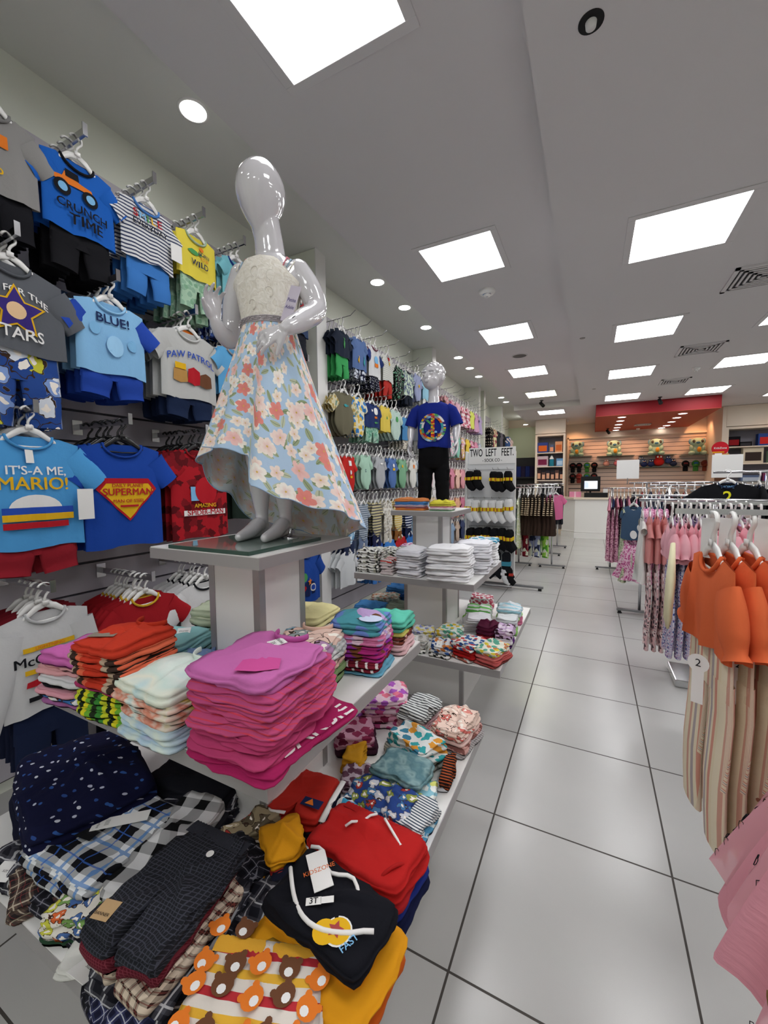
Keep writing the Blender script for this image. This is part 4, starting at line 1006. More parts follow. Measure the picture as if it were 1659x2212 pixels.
r_, z4 = pile(FT, -1.22, .60, zt, .165, .18, [(1, .018, S('#9c5f94'), 'plum'), (1, .016, fab('print', ('#3f74b8', '#e8e8ec', '#c83a3a'), .05), 'blue printed'), (1, .018, S('#d99aa8'), 'pale pink'), (1, .014, S('#15151a'), 'black'), (1, .018, S('#cfcfd2'), 'white'), (2, .016, S('#d8a0a4'), 'rose'), (1, .024, S('#c264a8'), 'orchid')], 't-shirt', 'mixed pile at the shelf end by the wall', rz=.15, layers=1, seed0=2, loose=.011, jit=.014)
add_collar(r_, .17, .18, .024, S('#b25a98'), .009)
r_, z_ = pile(FT, -.985, .785, zt, .24, .11, [(2, .02, S('#8fa6cc'), 'pale blue'), (1, .022, S('#7f9cc8'), 'cornflower blue')], 't-shirt', 'low pile at the foot of the column', rz=.0, seed0=5)
add_collar(r_, .24, .11, .022, S('#7890ba'), .009, .03); add_motif(r_, shape2d('heart', .012, 1), -.03, .03, .034, S('#d8b4b0'))
r_, z_ = pile(FT, -1.19, .84, zt, .17, .17, [(3, .022, S('#7fb0b4'), 'dusty teal'), (1, .02, S('#8fc2c4'), 'aqua')], 't-shirt', 'teal pile left of the column', rz=.3, seed0=6)
paper_tag(r_, .03, .0, .03, .04, .055, .5, [('Disney', .010, 0, .01, M['ink'])], .3)
pile(FT, -1.2, 1.04, zt, .18, .16, [(5, .026, S('#b7c0a6'), 'pale sage')], 't-shirt', 'crumpled sage pile behind the teal one', rz=.2, seed0=2, loose=.014)
pile(FT, -.94, 1.2, zt, .2, .2, [(3, .02, S('#c9c4b8'), 'stone'), (2, .02, S('#d8cf9a'), 'pale yellow')], 't-shirt', 'pile behind the column of the near table', rz=.1, seed0=2)
ckm = fab('plaid', ('#d7d9d8', '#9ba3a2'), .03); pem = fab('print', ('#dfc0b2', '#8f9a9a', '#7fa6bc', '#b08ab0', '#dfc0b2', '#dfc0b2'), .07)
r_, z_ = pile(FT, -.705, .905, zt, .17, .17, [(2, .026, S('#7f9a6a'), 'moss green'), (2, .018, S('#dcb8ac'), 'pale peach'), (2, .015, ckm, 'grey checked'), (1, .022, pem, 'peach printed')], 't-shirt', 'green and peach stack right of the column', rz=.25, seed0=3, loose=.009)
add_collar(r_, .17, .17, .022, S('#dcb8a6'), .009)
folded(FT, 'pale peach folded t-shirt leaning against the white column of the table', -.80, .86, zt + .075, .15, .10, .03, S('#dfbcae'), .3, seed=4, tilt=.15)
tlm = fab('blob', ('#4f98a4', '#4f98a4', '#6a86c8', '#b59ac8'), .09); mgm = fab('blob', ('#b02f7c', '#8a2f9a', '#7a4a2c', '#c24a8c'), .05)
r_, z_ = pile(FT, -.635, 1.075, zt, .17, .15, [(1, .013, S('#69a9c4'), 'light blue'), (2, .014, fab('wstripe', ('#7a1f30', '#e4dfe0', '#7a1f30', '#7a1f30'), .03), 'burgundy lettered'), (4, .014, mgm, 'magenta and purple printed'), (2, .014, fab('blob', ('#c8729c', '#b8a0d0', '#d8c0cc'), .05), 'pink printed'), (2, .018, tlm, 'teal printed')], 't-shirt', 'teal and magenta stack on the right edge', rz=.2, seed0=1, loose=.008)
add_motif(r_, shape2d('disc', .035, 1.2), .03, -.02, .029, BRp, 0); add_motif(r_, shape2d('disc', .03, 1.2), .045, -.04, .030, S('#c9d4ec'), 0)
r_, z_ = pile(FT, -.625, 1.245, zt, .16, .14, [(2, .016, S('#dfb8bc'), 'pale pink'), (2, .015, fab('blob', ('#8a4a3c', '#d8a8a0', '#5a2f2a'), .03), 'brown printed'), (1, .014, S('#cfc46a'), 'yellow'), (2, .018, S('#5fbfa8'), 'mint green')], 't-shirt', 'mint stack at the far right corner of the shelf', rz=.1, seed0=2, loose=.008)
paper_tag(r_, .03, .0, .027, .02, .015, .2, None, 0)

# ---- near table, bottom shelf
zb = .4005
nvf = fab('sparse', ('#0f1230', '#2f5496', '#c8ccd8', '#2c4886', '#b8bcd0'), .036)
def heap(name, lab, x, y, w, d, t, m, rz=0, kind='rect', under=None, z=zb, layers=2, cat=None, seed=None, amp=.009, dome=.006, loose=.011, waist=None, cord=None, un=2, ut=.025, uk=None):
    zz = z
    if under:
        for i, (um, uw) in enumerate(under):
            folded(name, short('%s lying under the %s' % (uw, ' '.join(lab.split()[:9])), 16), x + rnd.uniform(-.01, .01), y + rnd.uniform(-.01, .01), zz, round(w * (1.04 - .03 * i), 2), round(d * (1.04 - .03 * i), 2), ut, um, rz + rnd.uniform(-.12, .12), uk or kind, 1, i + 3, tilt=0, amp=.004, dome=.002, loose=.010)
            zz += ut * .98
    r = folded(name, lab, x, y, zz, w, d, t, m, rz, kind, layers, seed, tilt=.02, amp=amp, dome=dome, loose=loose, cat=cat)
    if waist: add_waist(r, w, d, t, waist, dome, cord)
    r['_t'] = t; return r, zz + t + dome
dkp = fab('plaid', ('#1a1a22', '#4a4a52', '#c8c8cc'), .04); bkp = fab('plaid', ('#14141a', '#2a2a33', '#8a8a94'), .025); brp = fab('plaid', ('#2a2426', '#5a4a42', '#c4b8a4', '#8a3a3a'), .03)
heap(FP, 'navy folded garment with small blue and white motifs spread over the pile by the wall', -1.30, .60, .42, .29, .05, nvf, -.3, 'rect', [(S('#15182c'), 'dark navy garment'), (S('#1b1b24'), 'black garment'), (bkp, 'dark checked garment')], seed=2, dome=.02, cat='folded garment')
r_, zq = heap(FP, 'blue, black and white plaid pyjama trousers with long paper tag', -1.075, .545, .27, .27, .035, fab('plaid', ('#141419', '#e4e7ea', '#3b7fc4', '#3a62b0'), .085), .05, 'rect', [(dkp, 'dark plaid trousers'), (brp, 'brown plaid trousers')], seed=4, ut=.022)
paper_tag(r_, .02, .02, .052, .035, .13, -.9, [('Barbie', .010, 0, -.05, M['ink']), ('||||||', .012, 0, -.03, M['ink'])], .03)
add_motif(r_, shape2d('rect', .028, 1), -.02, -.04, .05, M['black'], .12)
r_, zq = heap(FP, 'black and white buffalo check trousers between plaid and charcoal ones', -.905, .60, .13, .30, .035, fab('plaid', ('#d4d4d6', '#0e0e10'), .072), .27, 'rect', [(dkp, 'dark plaid trousers'), (S('#2c2c32'), 'dark grey trousers')], seed=5, ut=.022)
r_, zq = heap(FP, 'charcoal fine-checked trousers with tan label on top of maroon ones', -.725, .485, .20, .25, .03, fab('grid', ('#202126', '#3c3e48'), .008), .04, 'pants', [(bkp, 'navy plaid trousers'), (dkp, 'black plaid trousers'), (fab('plaid', ('#d8c8b4', '#3a2420', '#7a3a34'), .02), 'brown checked trousers'), (fab('grid', ('#5a1a26', '#7a3340'), .006), 'maroon trousers')], seed=6, ut=.033, waist=fab('grid', ('#202126', '#3c3e48'), .008))
add_motif(r_, shape2d('sq', .018, 1), -.055, -.10, .045, S('#b89a72'), .2, 'leather_label'); add_motif(r_, text2d('BANNER', .008), -.055, -.108, .0456, M['ink'], .2, 'lettering'); add_motif(r_, shape2d('disc', .008, 1), .03, .06, .046, M['paper'], .3, 'sticker')
heap(FS, 'white comic print shorts rolled up beside the plaid pile', -.955, .425, .12, .09, .04, fab('print', ('#dcd8ce', '#d86a3a', '#c8c84a', '#4a6aa0', '#7aa05a'), .03), .35, 'rect', [(S('#2a4a34'), 'dark green shorts')], seed=1, ut=.025)
heap(FS, 'white folded shorts at the near edge of the bottom shelf', -.86, .405, .13, .07, .02, S('#cfcfca'), .45, 'rect', seed=3)
r_, zq = heap(FP, 'navy and white plaid trousers hanging at the near shelf edge with square tag', -.72, .385, .19, .11, .03, fab('plaid', ('#1b1d33', '#3c4066', '#c8ccd8'), .018), -.35, 'rect', [(bkp, 'black plaid trousers')], seed=2, ut=.022)
paper_tag(r_, -.08, -.05, .035, .05, .05, .4, [('SIZE', .008, 0, .0, M['ink'])], -.3)
heap(FP, 'brown and white plaid trousers at the near left of the bottom shelf', -1.13, .43, .14, .12, .03, brp, -.5, 'rect', seed=3)
r_, zq = heap(FP, 'grey plaid trousers with white tag under the blue plaid ones', -1.24, .42, .12, .1, .035, dkp, .2, 'rect', seed=2)
paper_tag(r_, .02, -.035, .045, .05, .045, .2, [('SIZE', .007, 0, .0, M['ink'])], .1)
heap(FS, 'crumpled khaki printed shorts at the foot of the low column', -.79, .745, .07, .15, .05, fab('print', ('#8f8268', '#b8a888', '#5a5040', '#a83a34'), .04), -.3, 'rect', seed=1)
bearm = fab('print', ('#e9e2da', '#7a5434', '#d9772c', '#7a5434', '#d9772c', '#9a6a40'), .062)
br2 = fab('stripe', ('#ded6cc', '#b8323a', '#e2b03c'), .06)
bs_, zq = heap(FS, 'white shorts with bear heads on red and yellow stripes, topmost at the near corner', -.475, .425, .25, .22, .03, br2, .35, 'shorts', [(fab('print', ('#5fa83a', '#a8282c', '#d8c83a', '#7ac84a'), .05), 'green and red printed shorts'), (fab('print', ('#c8322c', '#e0e0d8', '#5fa83a'), .05), 'red and green cartoon shorts'), (S('#e0a52c'), 'yellow shorts')], seed=2, ut=.022, waist=fab('stripe', ('#e8b840', '#d9922c'), .012), amp=.003)
rb = random.Random(5)
for k in range(22):
    gx, gy = (k % 5 - 2) * .05 + rb.uniform(-.01, .01), (k // 5 - 2) * .048 + rb.uniform(-.008, .008) + .02
    if abs(gx) < .03 and gy < -.06: continue
    c = BRp if (k + k // 5) % 2 else ORp; a = rb.uniform(-1, 1); sz = .017
    zq2 = .03 + .012 * max(0, 1 - (gx * gx + gy * gy) / .02) + .0045
    add_motif(bs_, shape2d('disc', sz, 1.12, 14), gx, gy, zq2, c, a)
    for e in (-1, 1): add_motif(bs_, shape2d('disc', sz * .36, 1, 8), gx + cos(a) * e * sz * .8 - sin(a) * sz * .75, gy + sin(a) * e * sz * .8 + cos(a) * sz * .75, zq2 - .0002, c)
    add_motif(bs_, shape2d('disc', sz * .42, 1.1, 10), gx + sin(a) * sz * .35, gy - cos(a) * sz * .35, zq2 + .0005, M['paper'], a)
ylm = S('#d8951a')
folded(FS, 'bright yellow shorts spread wider than the black pair lying on them', -.43, .585, zb + .066, .27, .19, .018, ylm, -.12, 'rect', 2, 4, amp=.006, loose=.012)
r_, zq = heap(FS, 'black shorts with white drawstring and large printed tag, on yellow ones', -.44, .610, .25, .145, .022, S('#14151c'), -.14, 'rect', [(S('#cf5f1c'), 'orange shorts'), (S('#2c86a8'), 'teal shorts'), (ylm, 'yellow shorts')], seed=3, ut=.0355, cord=M['paper'])
paper_tag(r_, -.055, .03, .037, .04, .085, 1.0, [('KiDSZONE', .014, 0, .0, plain('rainbow_ink', '#d86a2c', .8))], .04)
add_motif(r_, shape2d('rect', .015, 1), -.02, -.022, .0365, M['paper'], .7); add_motif(r_, text2d('3T', .016, .02), -.02, -.022, .0372, M['ink'], .7, 'lettering')
add_motif(r_, shape2d('rect', .013, 1), .0, -.005, .0365, M['paper'], .7)
add_motif(r_, shape2d('disc', .026, 1), .055, -.035, .0362, W_, .3); add_motif(r_, shape2d('disc', .023, 1), .055, -.035, .0368, YL, .3); add_motif(r_, shape2d('disc', .022, 1), .035, -.050, .037, YL, .3); add_motif(r_, shape2d('star', .016, 1), .05, -.0362, .0376, S('#a84a4a'), .3); add_motif(r_, text2d('FAST', .017, .03), .085, -.04, .0378, LBp, 1.3, 'lettering')
b = MB(); b.tube([(-.11 + .22 * i / 14, .0 - .055 * sin(pi * i / 14) * (1 if i < 13 else .8), .037) for i in range(15)], .0042, 8); b.build('drawstring', M['paper'], r_, True)
b = MB(); b.tube([(-.115 + .16 * i / 10, .065 - .02 * i / 10 + .012 * sin(i), .030) for i in range(11)], .0038, 8); b.build('piping', M['paper'], r_, True)
r_, zq = heap(FS, 'red shorts with gathered waist and white drawstring, on the navy ones', -.455, .785, .26, .155, .035, S('#b3201f'), -.06, 'rect', [(S('#141a3c'), 'dark navy shorts'), (S('#1f2f7c'), 'royal blue shorts'), (S('#a82024'), 'second pair of red shorts')], seed=1, ut=.024, waist=S('#a81d1d'), cord=M['paper'], layers=3, amp=.008)
b = MB()
for k in range(3): b.tube([(.09 + .012 * cos(a * .9) * (1 + .4 * k), -.03 + (.012 + .009 * k) * cos(a), .022 + (.010 + .006 * k) * sin(a)) for a in [2 * pi * i / 14 for i in range(15)]], .004, 6)
b.build('rolled_fold', S('#a81d1d'), r_, True)
r_, zq = heap(FS, 'red shorts with white side stripe and dark picture under the shelf corner', -.725, .895, .17, .17, .025, S('#b1281f'), .1, 'shorts', [(S('#16182a'), 'black shorts with white piping')], seed=4, ut=.025)
b = MB(); b.tube([(.085, .08, .028), (.09, 0, .03), (.098, -.075, .028)], [(.009, .002)] * 3, 6, up=(1, 0, 0)); b.tube([(-.095, -.083, .026), (-.05, -.088, .028), (-.012, -.082, .027)], [(.006, .002)] * 3, 6, up=(0, 1, 0)); b.build('side_stripe', M['paper'], r_, True)
add_motif(r_, shape2d('rect', .03, 1), .045, -.035, .036, NVp, 0); add_motif(r_, shape2d('tri', .014, 1), .04, -.035, .0368, ORp, 0)
heap(FS, 'yellow folded shorts beside the foot of the low column', -.665, .735, .12, .1, .022, ylm, -.6, 'rect', [(S('#23809c'), 'blue shorts'), (ylm, 'yellow shorts'), (S('#a8322c'), 'red shorts')], seed=5, ut=.016)
r_, zq = heap(FS, 'white and blue shorts with square card tag beside the red striped ones', -.60, .905, .07, .13, .035, fab('wstripe', ('#15182a', '#d8d8da', '#3f9ac0', '#d8d8da'), .05), -.3, 'rect', seed=5)
paper_tag(r_, .0, .0, .048, .045, .038, .2, [('KiDSZONE', .008, 0, .0, ORp)], .1)
heap(FS, 'blue shorts with small vehicles and a size sticker', -.51, .985, .2, .115, .03, fab('print', ('#2b4686', '#a83a34', '#8f9a4a', '#c8ccd4', '#4a7aa8'), .032), -.08, 'rect', [(S('#26396f'), 'navy shorts')], seed=2, ut=.02, layers=3)
heap(FS, 'mustard yellow rolled leggings beside the pink printed pile', -.695, 1.13, .07, .13, .045, S('#bf8a1f'), .35, 'rect', seed=3, layers=4, loose=.012)
hm = fab('blob', ('#e3c6d4', '#c8568c', '#a85ab8', '#e07a90'), .04)
heap(FS, 'pink heart print shorts piled high at the foot of the column', -.735, 1.42, .19, .17, .03, hm, .5, 'rect', [(hm, 'pink printed shorts'), (fab('blob', ('#c88aa0', '#7a2040', '#d8a0b0'), .04), 'rose and wine shorts'), (hm, 'second pink printed shorts')], seed=2, ut=.026)
heap(FS, 'mauve shorts with wine hearts next to the mustard roll', -.755, 1.22, .14, .15, .03, fab('blob', ('#bf8ea2', '#5f1c38', '#8a2f50'), .04), .6, 'rect', [(S('#3a1c2c'), 'plum shorts')], seed=3, ut=.025)
heap(FS, 'grey-teal washed shorts on the right side of the bottom shelf', -.505, 1.105, .17, .125, .04, fab('tie', ('#6f9298', '#5a7f88', '#88a6a8', '#4f7078'), .05), -.1, 'rect', [(fab('blob', ('#d8dcd4', '#c8c86a', '#5aa8a8'), .04), 'white, yellow and teal shorts')], seed=4, ut=.03)
heap(FS, 'white shorts with blue and orange flowers behind the grey-teal ones', -.515, 1.235, .19, .12, .04, fab('blob', ('#dce0de', '#3f7f9a', '#3aa0a4', '#d8963a'), .035), -.45, 'rect', [(fab('vstripe', ('#8f948c', '#d0d2cc'), .012), 'grey striped shorts'), (fab('stripe', ('#c8cabc', '#8f948c'), .012), 'beige striped shorts')], seed=1, ut=.022)
heap(FS, 'white shorts with dark stripes and red hearts, topmost of the far pile', -.575, 1.425, .12, .17, .03, fab('stripe', ('#d8dcda', '#4a4c50'), .016), -.15, 'rect', [(fab('stripe', ('#e0c8cc', '#c86a7a'), .012), 'pink striped shorts'), (S('#dfb8bc'), 'pale pink shorts'), (S('#e2d8d8'), 'white shorts')], seed=6, ut=.02)
heap(FS, 'pale peach shorts with pink arches at the far right corner', -.425, 1.395, .13, .19, .03, fab('print', ('#e8cdbf', '#cf6f66', '#d8877c', '#e8cdbf', '#e8cdbf'), .04), -.12, 'rect', [(fab('stripe', ('#b8b4b4', '#8f8a8c'), .012), 'grey striped shorts'), (fab('blob', ('#d8a8a0', '#8a5a54'), .03), 'rose printed shorts'), (S('#e0c0b8'), 'peach shorts')], seed=2, ut=.02)
heap(FS, 'white and blue striped shorts near the right shelf edge', -.40, .975, .07, .13, .03, fab('stripe', ('#dcdede', '#3a4a5a'), .009), -.2, 'rect', [(fab('blob', ('#cfe0e4', '#c8c84a', '#5aa0c8'), .03), 'pale blue printed shorts')], seed=4, ut=.02)
heap(FS, 'pale aqua shorts with lemon print in front of the striped pile', -.42, 1.08, .06, .10, .03, fab('blob', ('#8fc4d4', '#d8dc7a', '#e8ece8'), .03), .2, 'rect', seed=3)
heap(FS, 'black and orange striped shorts at the right shelf edge', -.385, 1.19, .035, .12, .035, fab('stripe', ('#1c1414', '#a8522c'), .012), .1, 'rect', [(S('#d8d8dc'), 'white folded shorts')], seed=2, ut=.015)
heap(FS, 'black shorts with white lettering hanging at the edge beside the red ones', -.375, .74, .05, .15, .05, S('#121317'), -.2, 'rect', seed=2)
heap(FP, 'black and white plaid trousers bundled at the foot of the column', -.99, .76, .22, .12, .05, fab('plaid', ('#15151b', '#33333c', '#c8c8cc'), .05), .5, 'rect', seed=1, layers=3)
heap(FP, 'navy checked trousers crumpled behind the charcoal ones', -.74, .66, .16, .10, .045, bkp, -.3, 'rect', seed=2, layers=3)
heap(FP, 'dark blue folded trousers in the middle of the bottom shelf', -.60, .70, .13, .12, .03, S('#181b2c'), .3, 'rect', seed=2)
heap(FS, 'grey and rose shorts between the mustard roll and the blue vehicle pair', -.63, 1.05, .12, .10, .03, fab('blob', ('#a99aa4', '#5a3a4a'), .03), .3, 'rect', seed=2)
heap(FP, 'dark folded trousers filling the shelf left of the low column', -1.05, .80, .3, .18, .07, S('#17181f'), .1, 'rect', seed=3)
heap(FP, 'black plaid folded trousers along the near shelf edge under the tags', -.98, .47, .3, .16, .03, bkp, .05, 'rect', seed=4)
heap(FP, 'dark checked trousers spread below the black shorts', -.60, .62, .14, .2, .03, dkp, .2, 'rect', seed=5)
heap(FS, 'dark folded shorts in the shade behind the low column of the near table', -1.1, 1.1, .3, .3, .05, S('#23262e'), .2, 'rect', seed=2)
heap(FS, 'mixed grey folded shorts far back on the bottom shelf by the wall', -1.35, 1.25, .2, .3, .08, dkp, .2, 'rect', seed=2)

# ---- far table
wm = [S('#f0f0f3'), S('#e6e6ec'), S('#f4f4f6')]
spk = fab('blob', ('#ecece8', '#3a3a38', '#c8c8b8'), .022)
pile(FT, -1.275, 2.335, zt, .16, .18, [(9, .016, spk, 'black-speckled white')], 't-shirt', 'speckled stack at the wall end of the far middle shelf', rz=.1, seed0=1, loose=.012)
pile(FT, -1.135, 2.30, zt, .085, .12, [(4, .018, S('#cfc4c4'), 'white'), (1, .02, fab('stripe', ('#d6d2d2', '#b83a34'), .03), 'red-trimmed white')], 't-shirt', 'small red-trimmed pile of the far middle shelf', seed0=3, loose=.01)
pile(FT, -.985, 2.335, zt, .165, .2, [(10, .0165, wm[1], 'white')], 't-shirt', 'middle white stack of the far table', rz=-.05, seed0=2, loose=.010)
pile(FT, -.745, 2.33, zt, .26, .22, [(11, .0175, wm[0], 'white')], 't-shirt', 'widest white stack at the near corner of the far table', rz=.1, seed0=3, loose=.012)
pile(FT, -.665, 2.58, zt, .21, .22, [(11, .0175, wm[1], 'white')], 't-shirt', 'white stack on the right edge of the far table', rz=.2, seed0=4, loose=.012)
pile(FT, -.665, 2.84, zt, .20, .23, [(9, .018, wm[2], 'white'), (1, .018, fab('blob', ('#dcdcde', '#4a9ab8'), .05), 'white with blue print')], 't-shirt', 'farthest white stack of the far table', rz=.1, seed0=5, loose=.012)
pile(FT, -1.24, 2.58, zt, .2, .2, [(6, .018, spk, 'grey-speckled')], 't-shirt', 'speckled stack behind the first one of the far table', rz=.2, seed0=2, loose=.012)
pile(FT, -1.2, 2.85, zt, .2, .18, [(5, .02, fab('blob', ('#d8d4da', '#a85a8a'), .03), 'lilac-speckled')], 't-shirt', 'far back pile of the far table near the wall', seed0=2)
z12 = 1.1755
pile(FT, -1.055, 2.475, z12, .215, .11, [(1, .011, S('#c97a3a'), 'orange'), (1, .012, S('#b8686c'), 'brick pink'), (1, .012, S('#c0a4b0'), 'mauve'), (2, .011, S('#4a7fb8'), 'blue'), (1, .014, S('#d98850'), 'light orange')], 't-shirt', 'colourful left pile at the boy mannequin feet', rz=0, seed0=2, loose=.006)
pile(FT, -.845, 2.475, z12, .15, .11, [(1, .009, S('#8fc49a'), 'mint'), (1, .010, S('#dfd0d4'), 'white'), (1, .010, S('#cf8098'), 'pink'), (1, .012, S('#d8cf5a'), 'pale yellow'), (1, .012, S('#e0d64a'), 'yellow')], 't-shirt', 'yellow and pink pile at the boy mannequin feet', rz=0, seed0=4, loose=.006)
def tg(r, x=0, y=-.04, z=.05): paper_tag(r, x, y, z, .03, .045, .2, [('W', .01, 0, .014, YL), ('|||', .009, 0, -.006, M['ink'])], .5)
fb = lambda *c: fab('blob', c, .03)
def H2(lab, x, y, w, d, t, m, rz=0, under=None, **k): return heap(FS, lab, x, y, w, d, t, m, rz, 'rect', under, **k)
r_, _ = H2('grey and white printed baby shorts with card tag, near edge of the far bottom shelf', -.875, 2.11, .13, .12, .035, fb('#c8c6c2', '#8a8c88', '#a8a49c'), .2, [(spk, 'grey baby shorts')]); tg(r_)
r_, _ = H2('white and navy printed baby shorts with hanging card tag on the near edge', -.715, 2.10, .12, .12, .04, fb('#d0d2d4', '#2a4a80', '#c87a3a'), -.1, [(spk, 'printed baby shorts')]); tg(r_)
H2('white vehicle print shorts over bright red ones on the near edge', -.575, 2.14, .14, .17, .03, fb('#dadcd8', '#b83a3a', '#3a5a90'), -.35, [(fb('#d8d8d4', '#b86a5a'), 'white printed shorts'), (S('#a81c1c'), 'bright red shorts'), (S('#b01e1e'), 'second bright red shorts')], ut=.02)
H2('cream dinosaur print shorts over coral ones at the near right corner', -.445, 2.13, .13, .18, .03, fb('#dedfd0', '#d8c23a', '#5aa08a', '#c87a4a'), -.3, [(S('#c4605c'), 'coral shorts'), (S('#b85654'), 'second coral shorts'), (S('#c86a66'), 'third coral shorts')], ut=.02)
r_, _ = H2('white shorts with lavender print at the left of the far bottom shelf', -.90, 2.29, .14, .14, .05, fb('#d8dadc', '#8a90c4', '#d8c86a'), .5)
r_, _ = H2('white shorts with yellow and green flowers in the second row of the far shelf', -.735, 2.29, .13, .15, .06, fb('#d4dad4', '#d8b83a', '#5aa088'), -.1, [(spk, 'striped shorts')]); tg(r_, .0, .05, .06)
H2('maroon shorts on the right half of the far bottom shelf', -.535, 2.42, .11, .15, .05, S('#4f1630'), -.2, [(S('#5a1a34'), 'wine shorts'), (S('#8a2030'), 'crimson shorts')])
H2('purple and white cartoon shorts at the right edge of the far shelf', -.43, 2.40, .10, .14, .05, fb('#c4aacb', '#3a2430', '#d8ccd8'), .0, [(S('#5a2a70'), 'violet shorts'), (S('#dcd8dc'), 'white shorts')])
for k in range(8):
    folded(FS, 'white folded shorts fanned out, %s of the slanting white stack' % ORD2[k], -.70 + .012 * k, 2.56 - .006 * k, zb + .013 * k, .15, .15, .013, wm[k % 3], .5 - .04 * k, 'rect', 1, k, 'white shorts of the slanting stack')
H2('white shorts with green hem behind the slanting white stack', -.68, 2.78, .17, .15, .03, fab('stripe', ('#cfd4d0', '#6ab85a'), .07), .1, [(S('#8ac85a'), 'lime shorts'), (S('#c8ccc8'), 'grey shorts')])
H2('white towelling shorts with green piping at the right edge of the far shelf', -.46, 2.62, .13, .15, .04, S('#d2d6d8'), .1, [(S('#8fc46a'), 'lime green shorts'), (S('#d8dcd8'), 'white shorts')])
H2('white and aqua folded shorts far right on the far bottom shelf', -.48, 2.83, .16, .16, .05, fab('stripe', ('#d6dade', '#9ccad8'), .05), .1, [(S('#c46a8a'), 'pink shorts'), (S('#a0cc7a'), 'green shorts')])
H2('white shorts with tiny red print at the back of the far shelf', -.72, 3.02, .17, .15, .09, fb('#d8d2d4', '#a84a5a'), .1)
for (x, y, w_, d_, t_, m, lab) in ((-1.42, 2.17, .18, .14, .05, fb('#cfcfd0', '#c87a8a'), 'white and pink printed'), (-1.40, 2.34, .2, .16, .07, S('#d6c79a'), 'pale yellow'), (-1.27, 2.20, .14, .16, .05, fab('stripe', ('#b83a2c', '#d8b82c', '#d0ccc4'), .04), 'red and yellow striped'),
                                  (-1.40, 2.53, .22, .17, .08, S('#4a8ac8'), 'sky blue'), (-1.24, 2.40, .13, .14, .07, fab('stripe', ('#3a5a4a', '#c8bca4', '#8a3030'), .03), 'green and brown striped'), (-1.38, 2.73, .22, .16, .09, fb('#d0cbbf', '#b87a5a', '#8a9a8a'), 'cream printed'),
                                  (-1.22, 2.62, .16, .2, .08, fab('stripe', ('#a3ae9a', '#7f8c7c'), .02), 'sage striped'), (-1.20, 2.84, .18, .16, .10, S('#2f5f9c'), 'denim blue'), (-1.36, 2.95, .2, .2, .12, S('#3f78b4'), 'mid blue'), (-1.12, 2.13, .15, .12, .05, S('#16171c'), 'black')):
    r_, _ = H2('%s folded shorts on the wall side of the far bottom shelf' % lab, x, y, w_, d_, t_, m, rnd.uniform(-.3, .3), layers=max(2, int(t_ / .018)))
    if lab == 'black': tg(r_, -.05, 0, .05)
# ------------------------------------------------------------------ mannequins
def fuse(name, b, mat, parent, vox=.005, smooth=3, disp=None):
    """overlapping closed volumes -> one continuous skin"""
    me = b.mesh(name, mat, True); o = bpy.data.objects.new(name, me); COL.objects.link(o)
    m = o.modifiers.new('r', 'REMESH'); m.mode = 'VOXEL'; m.voxel_size = vox; m.use_smooth_shade = True
    s = o.modifiers.new('s', 'SMOOTH'); s.iterations = smooth; s.factor = .6
    dg = bpy.context.evaluated_depsgraph_get(); me2 = bpy.data.meshes.new_from_object(o.evaluated_get(dg))
    bpy.data.objects.remove(o); bpy.data.meshes.remove(me); me2.name = name
    me2.materials.clear(); me2.materials.append(mat)
    me2.polygons.foreach_set('use_smooth', [True] * len(me2.polygons))
    return link(name, me2, parent)
def loft(b, secs, n=28):
    """secs: (cx, cy, z, rx, ry)"""
    vs = [(cx + rx * cos(2 * pi * k / n), cy + ry * sin(2 * pi * k / n), z) for cx, cy, z, rx, ry in secs for k in range(n)]
    fs = [(i * n + k, i * n + (k + 1) % n, (i + 1) * n + (k + 1) % n, (i + 1) * n + k) for i in range(len(secs) - 1) for k in range(n)]
    fs.append(tuple(range(n))[::-1]); m = (len(secs) - 1) * n; fs.append(tuple(range(m, m + n))); b.add(vs, fs)
def limb(b, pts, rad, n=14, flat=1.0, up=None):
    P = [Vector(p) for p in pts]; out = []; rr = []
    for i in range(len(P) - 1):
        for j in range(5):
            f = j / 5; p0 = P[max(0, i - 1)]; p1 = P[i]; p2 = P[i + 1]; p3 = P[min(len(P) - 1, i + 2)]
            out.append(.5 * ((2 * p1) + (p2 - p0) * f + (2 * p0 - 5 * p1 + 4 * p2 - p3) * f * f + (3 * p1 - p0 - 3 * p2 + p3) * f ** 3)); rr.append(rad[i] + (rad[i + 1] - rad[i]) * f)
    out.append(P[-1]); rr.append(rad[-1]); b.tube(out, rr, n, True, flat, up); b.sphere(P[0], rad[0], 12, 8); b.sphere(P[-1], rad[-1] * .98, 12, 8)
